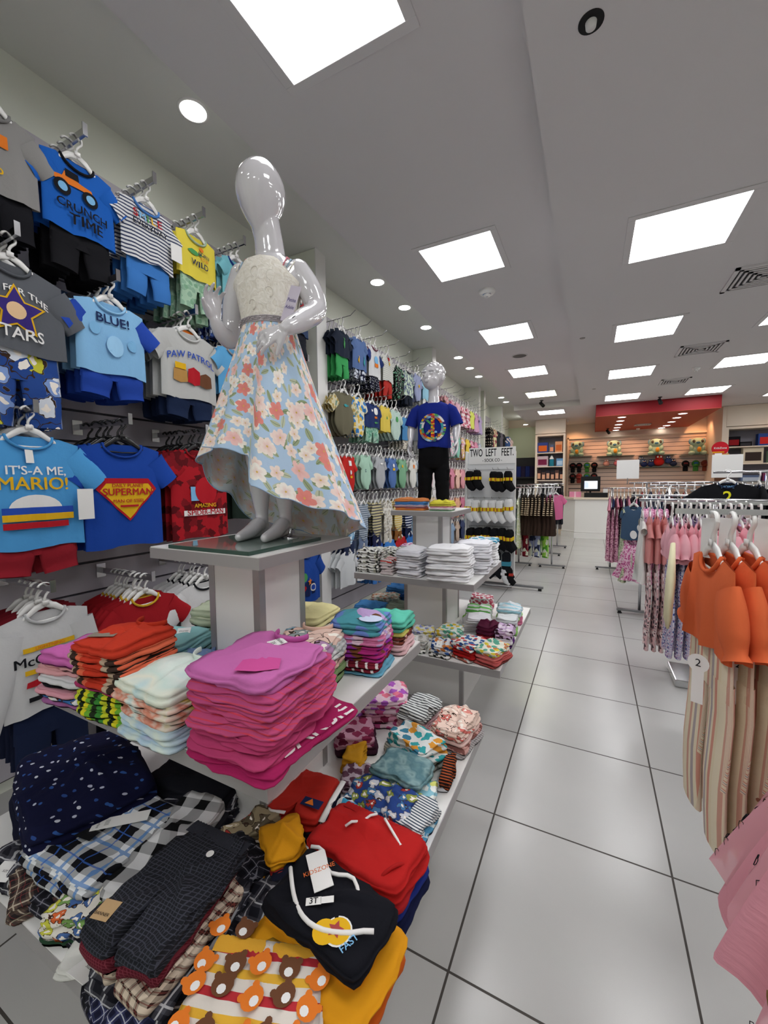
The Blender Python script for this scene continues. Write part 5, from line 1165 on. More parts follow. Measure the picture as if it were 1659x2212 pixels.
def hand(b, w, dirv, palmn, sc=1.0, curl=.5, thumb=1, spread=.24):
    """w wrist, dirv towards the fingers, palmn out of the palm"""
    d = Vector(dirv).normalized(); n = Vector(palmn); n = (n - d * n.dot(d)).normalized(); s = d.cross(n) * thumb; w = Vector(w)
    L = .052 * sc; pw = .022 * sc
    pts = [w, w + d * L * .5, w + d * L]
    b.tube([w - d * .01, w + d * L * .35, w + d * L * .75, w + d * L * 1.02], [(.0125 * sc, .010 * sc), (.020 * sc, .0115 * sc), (.0235 * sc, .0105 * sc), (.021 * sc, .008 * sc)], 14, True, up=s)
    fl = [.040, .046, .043, .034]
    for k in range(4):
        o = (1.5 - k) * .0112 * sc; o *= 1.1; base = w + d * (L * .93 - abs(k - 1.2) * .0018) + s * o
        dk = (d + s * (1.5 - k) * spread * .5).normalized(); c1 = curl * (1 + .12 * k); l = fl[k] * sc
        p = [base]; ang = 0
        for seg, a in ((.42, c1 * .5), (.33, c1 * .9), (.25, c1 * .7)):
            ang += a; p.append(p[-1] + (dk * cos(ang) + n * sin(ang)) * l * seg)
        b.tube(p, [.0062 * sc, .0056 * sc, .0050 * sc, .0040 * sc], 8, True); b.sphere(p[-1], .0042 * sc, 8, 6); b.sphere(p[1], .0062 * sc, 8, 6)
    tb = w + d * L * .30 + s * .016 * sc
    td_ = (d * .72 + s * .62 + n * .35).normalized()
    b.tube([tb - td_ * .006, tb + td_ * .018 * sc, tb + td_ * .031 * sc + n * .002, tb + td_ * .043 * sc + n * .006 * sc + d * .004], [.0085 * sc, .0078 * sc, .0064 * sc, .0048 * sc], 8, True)

# --- glossy girl mannequin, egg head
AX, AY, APH = -.885, .97, R(22)
ZA = 1.1865
tag_ = thing('mannequin', 'glossy white faceless child mannequin with egg-shaped head standing on the near display table', 'mannequin', (AX, AY, 0), APH)
b = MB()
# head
for i in range(1):
    secs = []
    N = 22
    for j in range(N + 1):
        f = j / N; z = 2.074 + .226 * f
        a = pi * (1 - f); wv = sin(a) ** .72 if 0 < f < 1 else 0
        egg = (.50 + .62 * f - .16 * f ** 3)      # wider high up
        secs.append((.0 - .006 * (1 - f), -.012 - .012 * (1 - f), z, max(.002, .079 * wv * min(1.02, egg + .06)), max(.002, .096 * wv * min(1.02, egg + .08))))
    loft(b, secs, 32)
loft(b, [(.012, .012, 1.98, .058, .042), (.012, .010, 2.01, .050, .042), (.012, .008, 2.04, .044, .042), (.010, .004, 2.075, .042, .042), (.004, .0, 2.11, .043, .046), (.0, -.005, 2.14, .043, .045)])
loft(b, [(.005, .0, 1.60, .055, .05), (.005, 0, 1.70, .088, .072), (.005, 0, 1.76, .082, .066), (.006, -.002, 1.83, .072, .058), (.008, -.004, 1.90, .082, .062), (.010, -.004, 1.955, .096, .064), (.012, 0, 1.99, .100, .056), (.012, .004, 2.012, .074, .044), (.012, .008, 2.03, .05, .038)])
# her left arm (picture right): bent, hand at the waist
limb(b, [(.098, .006, 1.985), (.132, .004, 1.93), (.150, -.004, 1.87), (.132, -.068, 1.818), (.108, -.122, 1.780), (.098, -.138, 1.768)], [.036, .036, .033, .031, .023, .0165])
hand(b, (.102, -.133, 1.771), (-.90, -.16, -.42), (-.05, .75, -.35), 1.15, .38, 1)
# her right arm (picture left): elbow back, hand raised
limb(b, [(-.078, .006, 1.985), (-.112, .022, 1.92), (-.126, .030, 1.85), (-.124, .012, 1.80), (-.132, -.03, 1.805), (-.136, -.058, 1.830)], [.034, .033, .030, .029, .023, .0165])
hand(b, (-.136, -.055, 1.826), (.02, -.25, 1), (.85, -.5, .1), 1.15, .45, -1)
# legs and feet
for sx, x0, tx, ty in ((-1, -.050, -.066, -.112), (1, .028, .018, -.130)):
    limb(b, [(x0 * .8, 0, 1.66), (x0, .01, 1.55), (x0, .012, 1.44), (x0, .02, 1.40), (x0, .026, 1.33), (x0, .034, 1.265), (x0, .036, 1.235)], [.05, .046, .036, .034, .031, .021, .021])
    limb(b, [(x0, .050, 1.220), (x0 - .004, .012, 1.225), ((x0 + tx) / 2, -.045, 1.209), (tx, ty + .012, 1.200)], [.019, .024, .0215, .0135], 14)
    limb(b, [(x0, .052, 1.203), ((x0 + tx) / 2 + .0, -.03, 1.200), (tx, ty + .010, 1.1985)], [.0145, .0165, .0115], 12)
# keep soles flat on the glass
b.v = [(x, y, max(z, ZA + .0005)) if z < 1.25 else (x, y, z) for x, y, z in b.v]
skin = fuse('mannequin_skin', b, M['gloss_white'], tag_, .0034, 4)
w_ = MB(); w_.tube([(.112 + .0215 * cos(a) * .6, -.115 + .022 * sin(a), 1.786 + .022 * cos(a)) for a in [2 * pi * i / 16 for i in range(17)]], .0011, 5); w_.build('wrist_cord', M['ink'], tag_, True)
gp = thing('glass_plate', 'green-edged glass base plate under the feet of the glossy mannequin', 'glass plate', (-.905, .885, 1.1755), 0)
gm = NT('plate_glass', .03, .5); gm.b.inputs['Base Color'].default_value = lin('#b9cdc4'); gm.b.inputs['Transmission Weight'].default_value = .6; gm.b.inputs['IOR'].default_value = 1.5
MB().box(-.152, .152, -.15, .15, 0, .0105).build('glass', gm.m, gp)
ge = MB()
for a in ((-.1525, .1525, -.1515, -.15), (-.1525, .1525, .15, .1515), (-.1525, -.152, -.15, .15), (.152, .1525, -.15, .15)): ge.box(*a, .0005, .010)
ge.build('glass_edge', plain('glass_edge_green', '#2c4a40', .2, .5), gp)
MB().lathe([(.026, .0105), (.026, .014), (.02, .016), (.006, .017), (.005, .04)], 20, (.075, .10, 0)).build('fixing_disc', M['chrome'], gp, True)

# the dress
DR = thing('dress', 'sleeveless high-low dress, cream lace bodice and blue floral skirt, on the glossy mannequin', 'dress', (AX, AY, 0), APH)
b = MB()
prof = [(1.822, .076, .062), (1.85, .079, .064), (1.88, .084, .067), (1.92, .092, .070), (1.95, .099, .072), (1.972, .100, .066), (1.99, .094, .058)]
def bod(u, v):
    th = 2 * pi * u; f = v * (len(prof) - 1); i = min(len(prof) - 2, int(f)); g = f - i
    z = prof[i][0] + (prof[i + 1][0] - prof[i][0]) * g; rx = prof[i][1] + (prof[i + 1][1] - prof[i][1]) * g; ry = prof[i][2] + (prof[i + 1][2] - prof[i][2]) * g
    c, s = cos(th), sin(th)
    z2 = z
    if v > .55: # arm holes at the sides, raised middle
        k = (v - .55) / .45; z2 = z - k * .055 * max(0, abs(c) - .45) * 1.8 + k * .012 * (1 - abs(c))
    return Vector((.008 + rx * c * 1.03, -.003 + ry * s * 1.05, z2))
b.grid(48, 16, bod, True, lambda u, v: (u * .55, v * .17))
lace = fab('lace', ('#e2dccf', '#f4f0e8'), .02)
bd = b.build('bodice', lace, DR, True); m = bd.modifiers.new('s', 'SOLIDIFY'); m.thickness = .003; m.offset = 1
b = MB(); rb = random.Random(3)
for (cx, cz, s0) in ((-.035, 1.925, 1), (.03, 1.90, -1), (.045, 1.945, 1), (-.02, 1.868, -1), (.0, 1.955, 1)):
    pts = []
    for i in range(16):
        a = i / 15 * 4.4; r = .004 + .0035 * a; x = cx + s0 * r * cos(a); z = cz + r * sin(a); f = (z - 1.82) / .17
        rx = .08 + .02 * f; ry = .064 + .008 * f; q = max(-.98, min(.98, (x - .008) / rx)); pts.append((x, -.003 - ry * 1.05 * sqrt(1 - q * q) - .004, z))
    b.tube(pts, .0016, 5)
b.build('embroidered_scrolls', S('#e0dbd0'), bd, True)
b = MB()
for k in range(4):
    b.tube([(.007 + .0825 * cos(a), -.003 + .0690 * sin(a), 1.820 + .0045 * k) for a in [2 * pi * i / 40 for i in range(41)]], .0026, 6)
for i in range(90):
    a = 2 * pi * i / 90; b.sphere((.007 + .0865 * cos(a), -.003 + .0725 * sin(a), 1.823 + .0045 * (i % 3)), .0026, 6, 4)
b.build('beaded_belt', plain('beads', '#b5aeb2', .2, .7, .3), DR, True)
for sx in (-1, 1):
    for k in range(3):
        x = .012 + sx * (.058 + .011 * k)
        MB().tube([(x, -.055, 1.975 - .004 * k), (x + sx * .004, -.028, 2.012 - .007 * k), (x + sx * .004, .01, 2.022 - .008 * k), (x, .045, 1.985 - .004 * k)], .0022, 6).build('shoulder_strap', [S('#d98a94'), S('#9fb8c8'), S('#d8d4c8')][k], DR, True)
def skirt_pt(th, v, inner=0):
    """th from the front centre, positive to her left; v 0 waist, 1 hem"""
    K = [(-180, 1.185, .245), (-150, 1.215, .275), (-118, 1.33, .265), (-95, 1.42, .225), (-60, 1.462, .20), (-25, 1.452, .195), (-4, 1.432, .180), (4, 1.350, .222), (25, 1.315, .235), (50, 1.285, .25), (85, 1.243, .265), (115, 1.20, .275), (140, 1.135, .285), (165, 1.15, .265), (180, 1.185, .245)]
    for (a0, z0, r0), (a1, z1, r1) in zip(K, K[1:]):
        if a0 <= th <= a1:
            f = (th - a0) / (a1 - a0); f = f * f * (3 - 2 * f); hz = z0 + (z1 - z0) * f; hr = r0 + (r1 - r0) * f; break
    e = v ** 1.08
    t = R(th)
    pl = .016 * v ** 1.1 * sin(t * 7 + .6) + .010 * v * sin(t * 13 + 1) + .012 * v ** 2 * sin(t * 4 + 2)
    dist = exp(-((th) / 9) ** 2) * -.035 * v * (1 if th > -9 else .4)     # the deep fold near the centre
    rx = .079 + (hr - .079) * e + pl + dist - inner; ry = .066 + (hr * .93 - .066) * e + pl + dist - inner
    z = 1.826 + (hz - 1.826) * v
    if inner: z += .004 * v
    x, y = .006 + rx * sin(t), -.004 - ry * cos(t)
    # the panel over the table stays above the table top
    return Vector((x, y, z))
TT = Matrix.Translation((AX, AY, 0)) @ Matrix.Rotation(APH, 4, 'Z'); TI = TT.inverted()
def clear(p):
    q = TT @ p
    m = .013
    if q.z < 1.19 and abs(q.x - TA[0]) < .212 + m and abs(q.y - TA[1]) < .212 + m:
        dx = .212 + m - abs(q.x - TA[0]); dy = .212 + m - abs(q.y - TA[1])
        if q.z > 1.165 or min(dx, dy) > .05: q.z = 1.1905
        elif dx < dy: q.x += dx * (1 if q.x > TA[0] else -1)
        else: q.y += dy * (1 if q.y > TA[1] else -1)
    return TI @ q
flo = fab('floral', ('#a9c6e2', '#f7efe4', '#f3e2d8', '#f4e9dc', '#f0c6c0', '#e58f86', '#f3dcd4', '#f5efe6', '#8f9e78'), .068)
lin_m = fab('floral', ('#cbcfd4', '#d2ccc8', '#cdc8c4', '#d0c4c2', '#cfc2c0', '#d2ccca', '#bcc0b6'), .068)
b = MB(); b.grid(200, 34, lambda u, v: clear(skirt_pt(-180 + 360 * u, v)), False, lambda u, v: (u * 1.35, -v * .52)); sk = b.build('skirt', flo, DR, True)
b = MB(); b.grid(160, 26, lambda u, v: clear(skirt_pt(-180 + 360 * u, v, .003)), False, lambda u, v: (u * 1.35, -v * .52)); b.build('lining', lin_m, sk, True)
b = MB(); b.tube([clear(skirt_pt(-180 + 360 * i / 150, 1.0)) for i in range(151)], .0016, 5, False); b.build('hem', S('#9db4cf'), sk, True)
paper = MB(); T = Matrix.Translation((.10, -.085, 1.855)) @ Matrix.Rotation(.35, 4, 'Y') @ Matrix.Rotation(-.3, 4, 'Z')
paper.box(-.018, .018, -.0007, .0007, -.05, .05, T); pt_ = paper.build('price_tag', plain('lilac_card', '#cfc6d6', .6), DR)
for k, s in enumerate(('Petite', 'Adele')):
    vs, fs = text2d(s, .014); MB().add([T @ Vector((x * .9, -.0012, .01 - .02 * k + y)) for x, y in vs], fs).build('lettering', PUp, pt_)

# --- boy mannequin with face
BX, BY, BPH = -.955, 2.615, R(14)
bt = thing('mannequin', 'glossy white boy mannequin with moulded hair, standing on the far display table', 'mannequin', (BX, BY, 0), BPH)
b = MB()
hz = 2.055
b.sphere((0, .012, hz + .012), (.071, .084, .082), 28, 20)
b.sphere((0, -.022, hz - .030), (.056, .058, .060), 24, 16)
b.sphere((0, -.045, hz - .062), (.026, .024, .022), 16, 10)
b.sphere((0, -.088, hz - .024), (.0115, .014, .011), 12, 8); b.tube([(0, -.076, hz + .014), (0, -.088, hz - .008), (0, -.096, hz - .022)], [.007, .008, .009], 8)
for sx in (-1, 1):
    b.sphere((sx * .027, -.070, hz - .001), (.014, .011, .0065), 12, 8)
    b.sphere((sx * .028, -.072, hz + .019), (.021, .011, .006), 12, 8)
    b.sphere((sx * .033, -.048, hz - .030), (.019, .020, .02), 14, 10)
    b.sphere((sx * .0715, .012, hz - .012), (.007, .015, .022), 12, 10, Matrix.Rotation(sx * .25, 4, 'Z'))
    b.tube([(sx * .074 + sx * .004 * sin(a), .016 + .014 * cos(a), hz - .012 + .02 * sin(a)) for a in [-.9 + 3.9 * i / 10 for i in range(11)]], .0028, 6)
b.sphere((0, -.081, hz - .044), (.0165, .010, .0045), 12, 6); b.sphere((0, -.079, hz - .053), (.013, .010, .0048), 12, 6)
rb = random.Random(4)
for k in range(70):
    a = rb.uniform(0, 2 * pi); ph = rb.uniform(.0, 1.45)
    p0 = Vector((.0705 * cos(ph) * cos(a), .012 + .0835 * cos(ph) * sin(a), hz + .013 + .0815 * sin(ph)))
    if p0.y < -.045 and p0.z < hz + .045: continue
    nn = Vector((p0.x, p0.y - .012, p0.z - hz)).normalized(); tt = nn.cross(Vector((.3, .9, .2))).normalized()
    b.tube([p0 - tt * .012, p0 + nn * .0022, p0 + tt * .014 + Vector((0, 0, -.002))], [.005, .007, .004], 6)
hc = Vector((0, .01, hz)); HT = Matrix.Translation(hc) @ Matrix.Rotation(-.42, 4, 'Z') @ Matrix.Rotation(-.10, 4, 'X') @ Matrix.Translation(-hc)
b.v = [tuple(HT @ Vector(q)) for q in b.v]
loft(b, [(0, .008, 1.86, .05, .042), (0, .008, 1.89, .040, .038), (0, .008, 1.93, .033, .034), (0, .006, 1.97, .033, .036), (0, 0, 2.01, .034, .04)])
loft(b, [(0, 0, 1.50, .05, .035), (0, 0, 1.56, .07, .05), (0, 0, 1.62, .088, .066), (0, 0, 1.70, .086, .066), (0, 0, 1.79, .102, .068), (0, .0, 1.845, .108, .058), (0, .004, 1.87, .075, .044), (0, .006, 1.885, .05, .038)])
for sx in (-1, 1):
    limb(b, [(sx * .108, .006, 1.835), (sx * .134, .010, 1.79), (sx * .150, .010, 1.735), (sx * .153, -.004, 1.69), (sx * .152, -.026, 1.65), (sx * .151, -.034, 1.632)], [.034, .032, .027, .026, .020, .0155])
    hand(b, (sx * .151, -.032, 1.636), (sx * .08, -.22, -1), (-sx * .95, -.2, 0), 1.3, .35, -sx)
    limb(b, [(sx * .052, 0, 1.53), (sx * .058, 0, 1.42), (sx * .060, .006, 1.34), (sx * .060, .016, 1.235)], [.034, .034, .030, .020])
    limb(b, [(sx * .060, .036, 1.197), (sx * .062, -.02, 1.202), (sx * .066, -.085, 1.192)], [.019, .022, .013])
b.v = [(x, y, max(z, 1.1765)) for x, y, z in b.v]
fuse('mannequin_skin', b, M['gloss_white'], bt, .0032, 1)
# blue t-shirt on the boy
TS = thing('t_shirt', 'royal blue t-shirt with round peace sign of pictures, worn by the boy mannequin', 't-shirt', (BX, BY, 0), BPH)
bl = S('#1a2a82')
b = MB()
pr = [(1.585, .108, .083), (1.60, .112, .088), (1.66, .106, .084), (1.72, .106, .082), (1.78, .112, .082), (1.83, .118, .074), (1.862, .110, .060), (1.882, .078, .050), (1.895, .046, .042)]
def tsp(u, v):
    th = 2 * pi * u; f = v * (len(pr) - 1); i = min(len(pr) - 2, int(f)); g = f - i; q = [pr[i][k] + (pr[i + 1][k] - pr[i][k]) * g for k in range(3)]
    wv = (1 - v) ** 1.4 * .005 * (sin(th * 7 + v * 3) + .6 * sin(th * 12))
    dz = -.022 * max(0, -sin(th)) * max(0, (v - .85) / .15) 
    return Vector(((q[1] + wv) * cos(th), (q[2] + wv) * sin(th), q[0] + dz + .004 * sin(th * 3) * (1 - v)))
b.grid(48, 22, tsp, True, lambda u, v: (u * .6, v * .3))
for sx in (-1, 1):
    b.tube([(sx * .085, .004, 1.852), (sx * .118, .006, 1.828), (sx * .140, .008, 1.785), (sx * .156, .008, 1.735)], [(.036, .036), (.041, .040), (.041, .040), (.043, .040)], 20, False, up=(sx * .8, 0, .5))
tb_ = b.build('shirt_body', bl, TS, True)
b = MB(); b.tube([(.048 * cos(a), .0 + .043 * sin(a), 1.894 - .022 * max(0, -sin(a))) for a in [2 * pi * i / 28 for i in range(29)]], .0045, 7, False); b.build('collar', S('#16246f'), TS, True)
def bfront(x, z):
    for (z0, a0, b0), (z1, a1, b1) in zip(pr, pr[1:]):
        if z0 <= z <= z1:
            f = (z - z0) / (z1 - z0); rx = a0 + (a1 - a0) * f; ry = b0 + (b1 - b0) * f; return -ry * sqrt(max(0, 1 - (x / rx) ** 2)) - .008
    return -.09
cols = [GNp, RDp, YL, TLp, ORp, GYp, LBp, PUp, W_]
def onshirt(vf, x, z, m, nm='motif', off=0):
    vs, fs = subdiv2(*vf); MB().add([(x + a, bfront(x + a, z + q) - off, z + q) for a, q in vs], fs).build(nm, m, TS)
mbs = {}; PM = MB()
def patch(m, x, z, s):
    vs, fs = shape2d('penta', s, 1); mbs.setdefault(m.name, (m, MB())); PM.cm = list(mbs).index(m.name); PM.add([(x + a, bfront(x + a, z + q), z + q) for a, q in vs], fs)
rb = random.Random(8)
for i in range(60):
    a = 2 * pi * i / 60
    for rr in (.066, .079): patch(cols[(i // 5 + int(rr * 1000)) % 9] if rb.random() < .8 else rb.choice(cols), rr * cos(a), 1.712 + rr * 1.08 * sin(a), .0082)
for i in range(16):
    f = i / 15; z = 1.712 + .075 * (1 - 2 * f); patch([RDp, ORp, GNp, YL][i % 4], .0, z, .0085); patch([RDp, RDp, YL][i % 3], .010, z, .0065)
for i in range(8):
    f = i / 7; patch([GNp, PUp, ORp, GYp][i % 4], -.055 * f, 1.708 - .055 * f, .009); patch([LBp, GYp, BRp][i % 3], .055 * f, 1.708 - .055 * f, .009) if i % 2 else patch(GNp, -.012 - .03 * f, 1.74 + .03 * f, .008)
PM.build('peace_sign_print', [m for m, q in mbs.values()], TS)
# black cargo trousers
TR = thing('trousers', 'black cargo trousers with gathered cuffs on the boy mannequin', 'trousers', (BX, BY, 0), BPH)
b = MB()
loft(b, [(0, 0, 1.45, .098, .050), (0, 0, 1.48, .102, .062), (0, 0, 1.53, .103, .074), (0, 0, 1.60, .100, .078), (0, 0, 1.618, .098, .076)], 32)
for sx in (-1, 1):
    P = []; RR = []
    for i in range(14):
        f = i / 13; z = 1.52 - f * .295; P.append((sx * (.050 + .014 * f), .002 + .003 * sin(f * 9), z)); RR.append(.054 - .010 * f + .0022 * sin(f * 31 + sx) - (.012 if f > .93 else 0))
    b.tube(P, RR, 18, True)
    b.box(sx * .098 - .006, sx * .098 + .008, -.03, .035, 1.37, 1.44)
fuse('trousers_body', b, S('#0e0e11'), TR, .005, 2)
b = MB()
for sx in (-1, 1): b.box(sx * .104 - .003, sx * .104 + .003, -.032, .037, 1.422, 1.446)
b.build('pocket_flap', S('#131317'), TR, bevel=.002)
# ------------------------------------------------------------------ free-standing clothes rails
def rail(x0, x1, y, z, label, posts=None, foot=.22, flatbar=False, basebox=None, tip=True):
    t = thing('clothes_rail', label, 'clothes rail', (x0, y, 0)); L_ = x1 - x0
    if flatbar: MB().box(0, L_, -.003, .003, z - .007, z + .007).build('rail_bar', M['chrome'], t)
    else: MB().tube([(0, 0, z), (L_, 0, z)], .011, 12).build('rail_bar', M['chrome'], t, True)
    for px_ in (posts if posts is not None else (.15, L_ - .15)):
        MB().tube([(px_, .0, .03), (px_, 0, z - .011)], .013, 12).build('post', M['chrome'], t, True)
        if foot: MB().box(px_ - foot, px_ + foot, -.018, .018, .028, .052).build('foot', M['steel'], t, bevel=.003)
        for s in (-1, 1):
            if foot: MB().lathe([(.0001, 0), (.022, 0), (.010, .028), (.0001, .028)], 12, (px_ + s * (foot - .03), 0, 0)).build('foot_pad', M['black'], t)
    if basebox: MB().box(*basebox).build('base_plate', M['chrome'], t, bevel=.008)
    return t
def on_rail(sp, x, y, z, label, group=None, rz=-pi / 2, full=True, hang=1, hl=None, mass=False):
    return sp.put((x, y, z - .089), rz + rnd.uniform(-.05, .05), short(label, 16), group, full, 2 if mass else 1, hl=short(hl or 'hanger of the ' + label, 16), hgroup='rail hangers')

org = S('#dd6b40'); lst = fab('wstripe', ('#ece0c6', '#ece0c6', '#d4a492', '#ece0c6', '#b4a9a9', '#ece0c6', '#d89a88', '#e8dabc'), .10)
# nearest rail, orange tops with striped trousers
rail(.20, 1.6, 1.31, 1.272, 'chrome rail holding the orange tops with striped trousers', posts=(.9,), flatbar=True, foot=.25)
so = Spec('t_shirt', 'orange top', org, W=.27, L=.25, sl=.13, ang=66, puff=.010, neck=.06, col=S('#d46238'), bot=lst, botL=.48, botW=.27, seed=101, flare=1.12, fold=.012, tagc=None, dep=.022)
OL = ['first orange ruffled top with long striped trousers on the near rail', 'second orange top with striped trousers, pushed against the first', 'third orange top with white size tag on the near rail', 'fourth orange top with striped trousers on the near rail', 'fifth orange top partly cut off by the picture edge', 'sixth orange top, hidden beyond the picture edge']
for k, x in enumerate((.280, .318, .360, .43, .475, .53)):
    t = on_rail(so, x, 1.31 + rnd.uniform(-.02, .02), 1.272, OL[k], 'orange tops on the near rail', rz=-pi / 2 + (.10, .08, .12, .04, .05, 0)[k], hl='white hanger with size clip on the ' + OL[k][:40])
    if k in (1, 2, 3):
        e = MB(); e.box(-.022, .022, -.001, .001, -.035, .07, Matrix.Translation((-.03, -.035, .0)) @ Matrix.Rotation(.5, 4, 'Z')); e.build('brand_card', M['paper'], t)
    if k in (0, 2):
        T = Matrix.Translation((.10, -.05, -.30)) @ Matrix.Rotation(1.0, 4, 'Z')
        e = MB(); e.box(-.012, .012, -.0008, .0008, -.07, .02, T)
        vs, fs = shape2d('disc', .022, 1); e.add([T @ Vector((a, -.001, .03 + q)) for a, q in vs], fs); o = e.build('size_tag', M['paper'], t)
        vs, fs = text2d('2', .026); MB().add([T @ Vector((a, -.0022, .03 + q)) for a, q in vs], fs).build('lettering', M['ink'], o)
b = MB(); b.tube([(0, -.02, .0), (.05, -.03, -.10), (.06, -.035, -.20), (.03, -.03, -.24)], [(.012, .006), (.03, .012), (.025, .010), (.006, .004)], 8, up=(1, 0, 0))
o = b.build('ivory_bow', S('#dcd6b4'), None, True); t = thing('fabric_bow', 'ivory fabric bow hanging over the first orange top', 'bow', (.235, 1.42, 1.17), -pi / 2); o.parent = t
for k in range(3):
    hanger(.30, 'hang_white', (.56 + .03 * k, 1.45, 1.272 - .089), -pi / 2, ORD2[k] + ' empty white hanger at the right end of the near rail', 'empty hangers on the near rail')
# tulle dress, cut by the right edge
tf = NT('tulle', .8, .2); tf.b.inputs['Base Color'].default_value = lin('#e3a3ae'); tf.b.inputs['Alpha'].default_value = .78
rail(.30, 1.4, .80, 1.24, 'chrome rail at the right picture edge carrying the pink tulle dress', posts=(.7,), foot=.2)
td2 = thing('dress', 'pink tulle dress with gold heart outlines at the right edge, nearest garment', 'dress', (.405, .80, 1.24 - .089), -pi / 2)
g = Top(W=.24, L=.27, sl=0, kind='dress', seed=5, dep=.035); link('bodice', g.body(S('#dc98a6')), td2)
def tul(u, v, k=0):
    th = 2 * pi * u; w_ = .11 + (.225 + .02 * k) * v ** .62 + .016 * v * sin(th * 14 + k) + .014 * v * sin(th * 6 + 2 * k) + .005 * v * sin(th * 37)
    return Vector((w_ * cos(th) * 1.05, (.04 + .125 * v ** .7 + .020 * v * sin(th * 14 + k) + .015 * v * sin(th * 6 + 2 * k)) * sin(th), -.24 - (.40 - .05 * k) * v + .014 * v * sin(th * 7 + k) + .010 * v * sin(th * 23)))
b = MB(); b.grid(170, 14, lambda u, v: tul(u, v), True); b.build('tulle_skirt', S('#dc97a4'), td2, True)
b = MB(); b.grid(170, 14, lambda u, v: tul(u, v, 1) , True); b.build('tulle_layer', tf.m, td2, True)
rb = random.Random(6); hb = MB(); hf = MB()
for i in range(300):
    u = rb.random(); v = rb.uniform(.08, .97); p = tul(u, v, 1.15); q = tul(u + .004, v, 1.15); r = tul(u, v + .01, 1.15); ex = (q - p).normalized(); ez = (p - r).normalized(); s = rb.uniform(.007, .014)
    pts = [p + ex * s * .062 * 16 * sin(a) ** 3 * .9 + ez * s * .062 * (13 * cos(a) - 5 * cos(2 * a) - 2 * cos(3 * a)) * .9 for a in [2 * pi * j / 12 for j in range(12)]]
    (hb.tube(pts + pts[:1], .0007, 4, False) if i % 3 else hf.add(pts, [tuple(range(12))]))
hb.build('heart_outline_print', M['ink'], td2); hf.build('gold_heart_print', plain('gold_foil', '#a88a5c', .3, .5, .8), td2)
hanger(.24, 'hang_white', (.405, .80, 1.24 - .089), -pi / 2, 'white hanger of the pink tulle dress', 'rail hangers')

# second rail: pink puff tops with blue floral trousers
rail(.36, 1.25, 2.62, 1.235, 'chrome rail of the pink puff-sleeved sets', posts=(.7,), flatbar=True, foot=.18)
bfl = fab('blob', ('#c9cad8', '#3a4a8a', '#8a6a9a', '#c49aae'), .012)
spk2 = Spec('t_shirt', 'pink puff-sleeved set', S('#e6a9b4'), W=.25, L=.20, sl=.10, ang=62, puff=.014, neck=.055, bot=bfl, botL=.52, botW=.20, seed=111, dep=.024)
for k in range(12):
    x = .385 + .040 * k
    on_rail(spk2, x, 2.62 + rnd.uniform(-.015, .015), 1.235, ORD[min(11, k)] + ' pale pink puff-sleeved top over blue floral trousers, middle rail', 'pink puff-sleeved sets on the middle rail', full=False, hl=ORD[min(11, k)] + ' white hanger of the pink puff-sleeved sets')
# third rail: bow jumpsuits and lace
rail(.30, 1.2, 3.32, 1.222, 'chrome rail of the pink bow-print jumpsuits with square base plate', posts=(.42,), foot=0, basebox=(.22, .60, -.16, .16, 0, .05))
bow = fab('blob', ('#dcb2b4', '#5a4a50', '#f0e4e2'), .03)
sbo = Spec('t_shirt', 'pink bow-print set', S('#d8918f'), W=.24, L=.34, sl=.06, ang=70, neck=.05, bot=bow, botL=.60, botW=.20, seed=112, dep=.024)
for k in range(3):
    on_rail(sbo, .365 + .042 * k, 3.32, 1.222, ORD[k] + ' dusty pink cardigan over bow-print trousers, third rail', 'pink bow-print sets', full=False, hl=ORD[k] + ' black hanger of the bow-print sets')
t = on_rail(Spec('dress', 'white lace dress', S('#dedcd8'), kind='dress', W=.22, L=.48, sl=.04, seed=113, flare=1.2, waist=.6), .325, 3.36, 1.222, 'white lace dress with round hang tag at the aisle end of the third rail', hl='white hanger of the white lace dress')
e = MB(); T = Matrix.Translation((.03, -.06, -.34)); vs, fs = shape2d('disc', .055, 1.1, 8); e.add([T @ Vector((a, 0, q)) for a, q in vs], fs); e.add([T @ Vector((a, .002, q)) for a, q in vs], fs); o = e.build('hang_tag', plain('ivory_card', '#e6dfcf', .7), t)
for k, s in enumerate(('sweet', 'Butterfly')):
    vs, fs = text2d(s, .024); MB().add([T @ Vector((a, -.002, .015 - .025 * k + q)) for a, q in vs], fs).build('lettering', BRp, o)
for k in range(8):
    on_rail(Spec('t_shirt', 'lilac set', S(['#b9a0c8', '#e0b8c0', '#8a7aa0'][k % 3]), W=.22, L=.3, sl=.05, seed=114 + k), .52 + .05 * k, 3.32, 1.222, ORD[k] + ' mixed lilac and pink top deep on the third rail', 'tops deep on the third rail', mass=True, full=False)
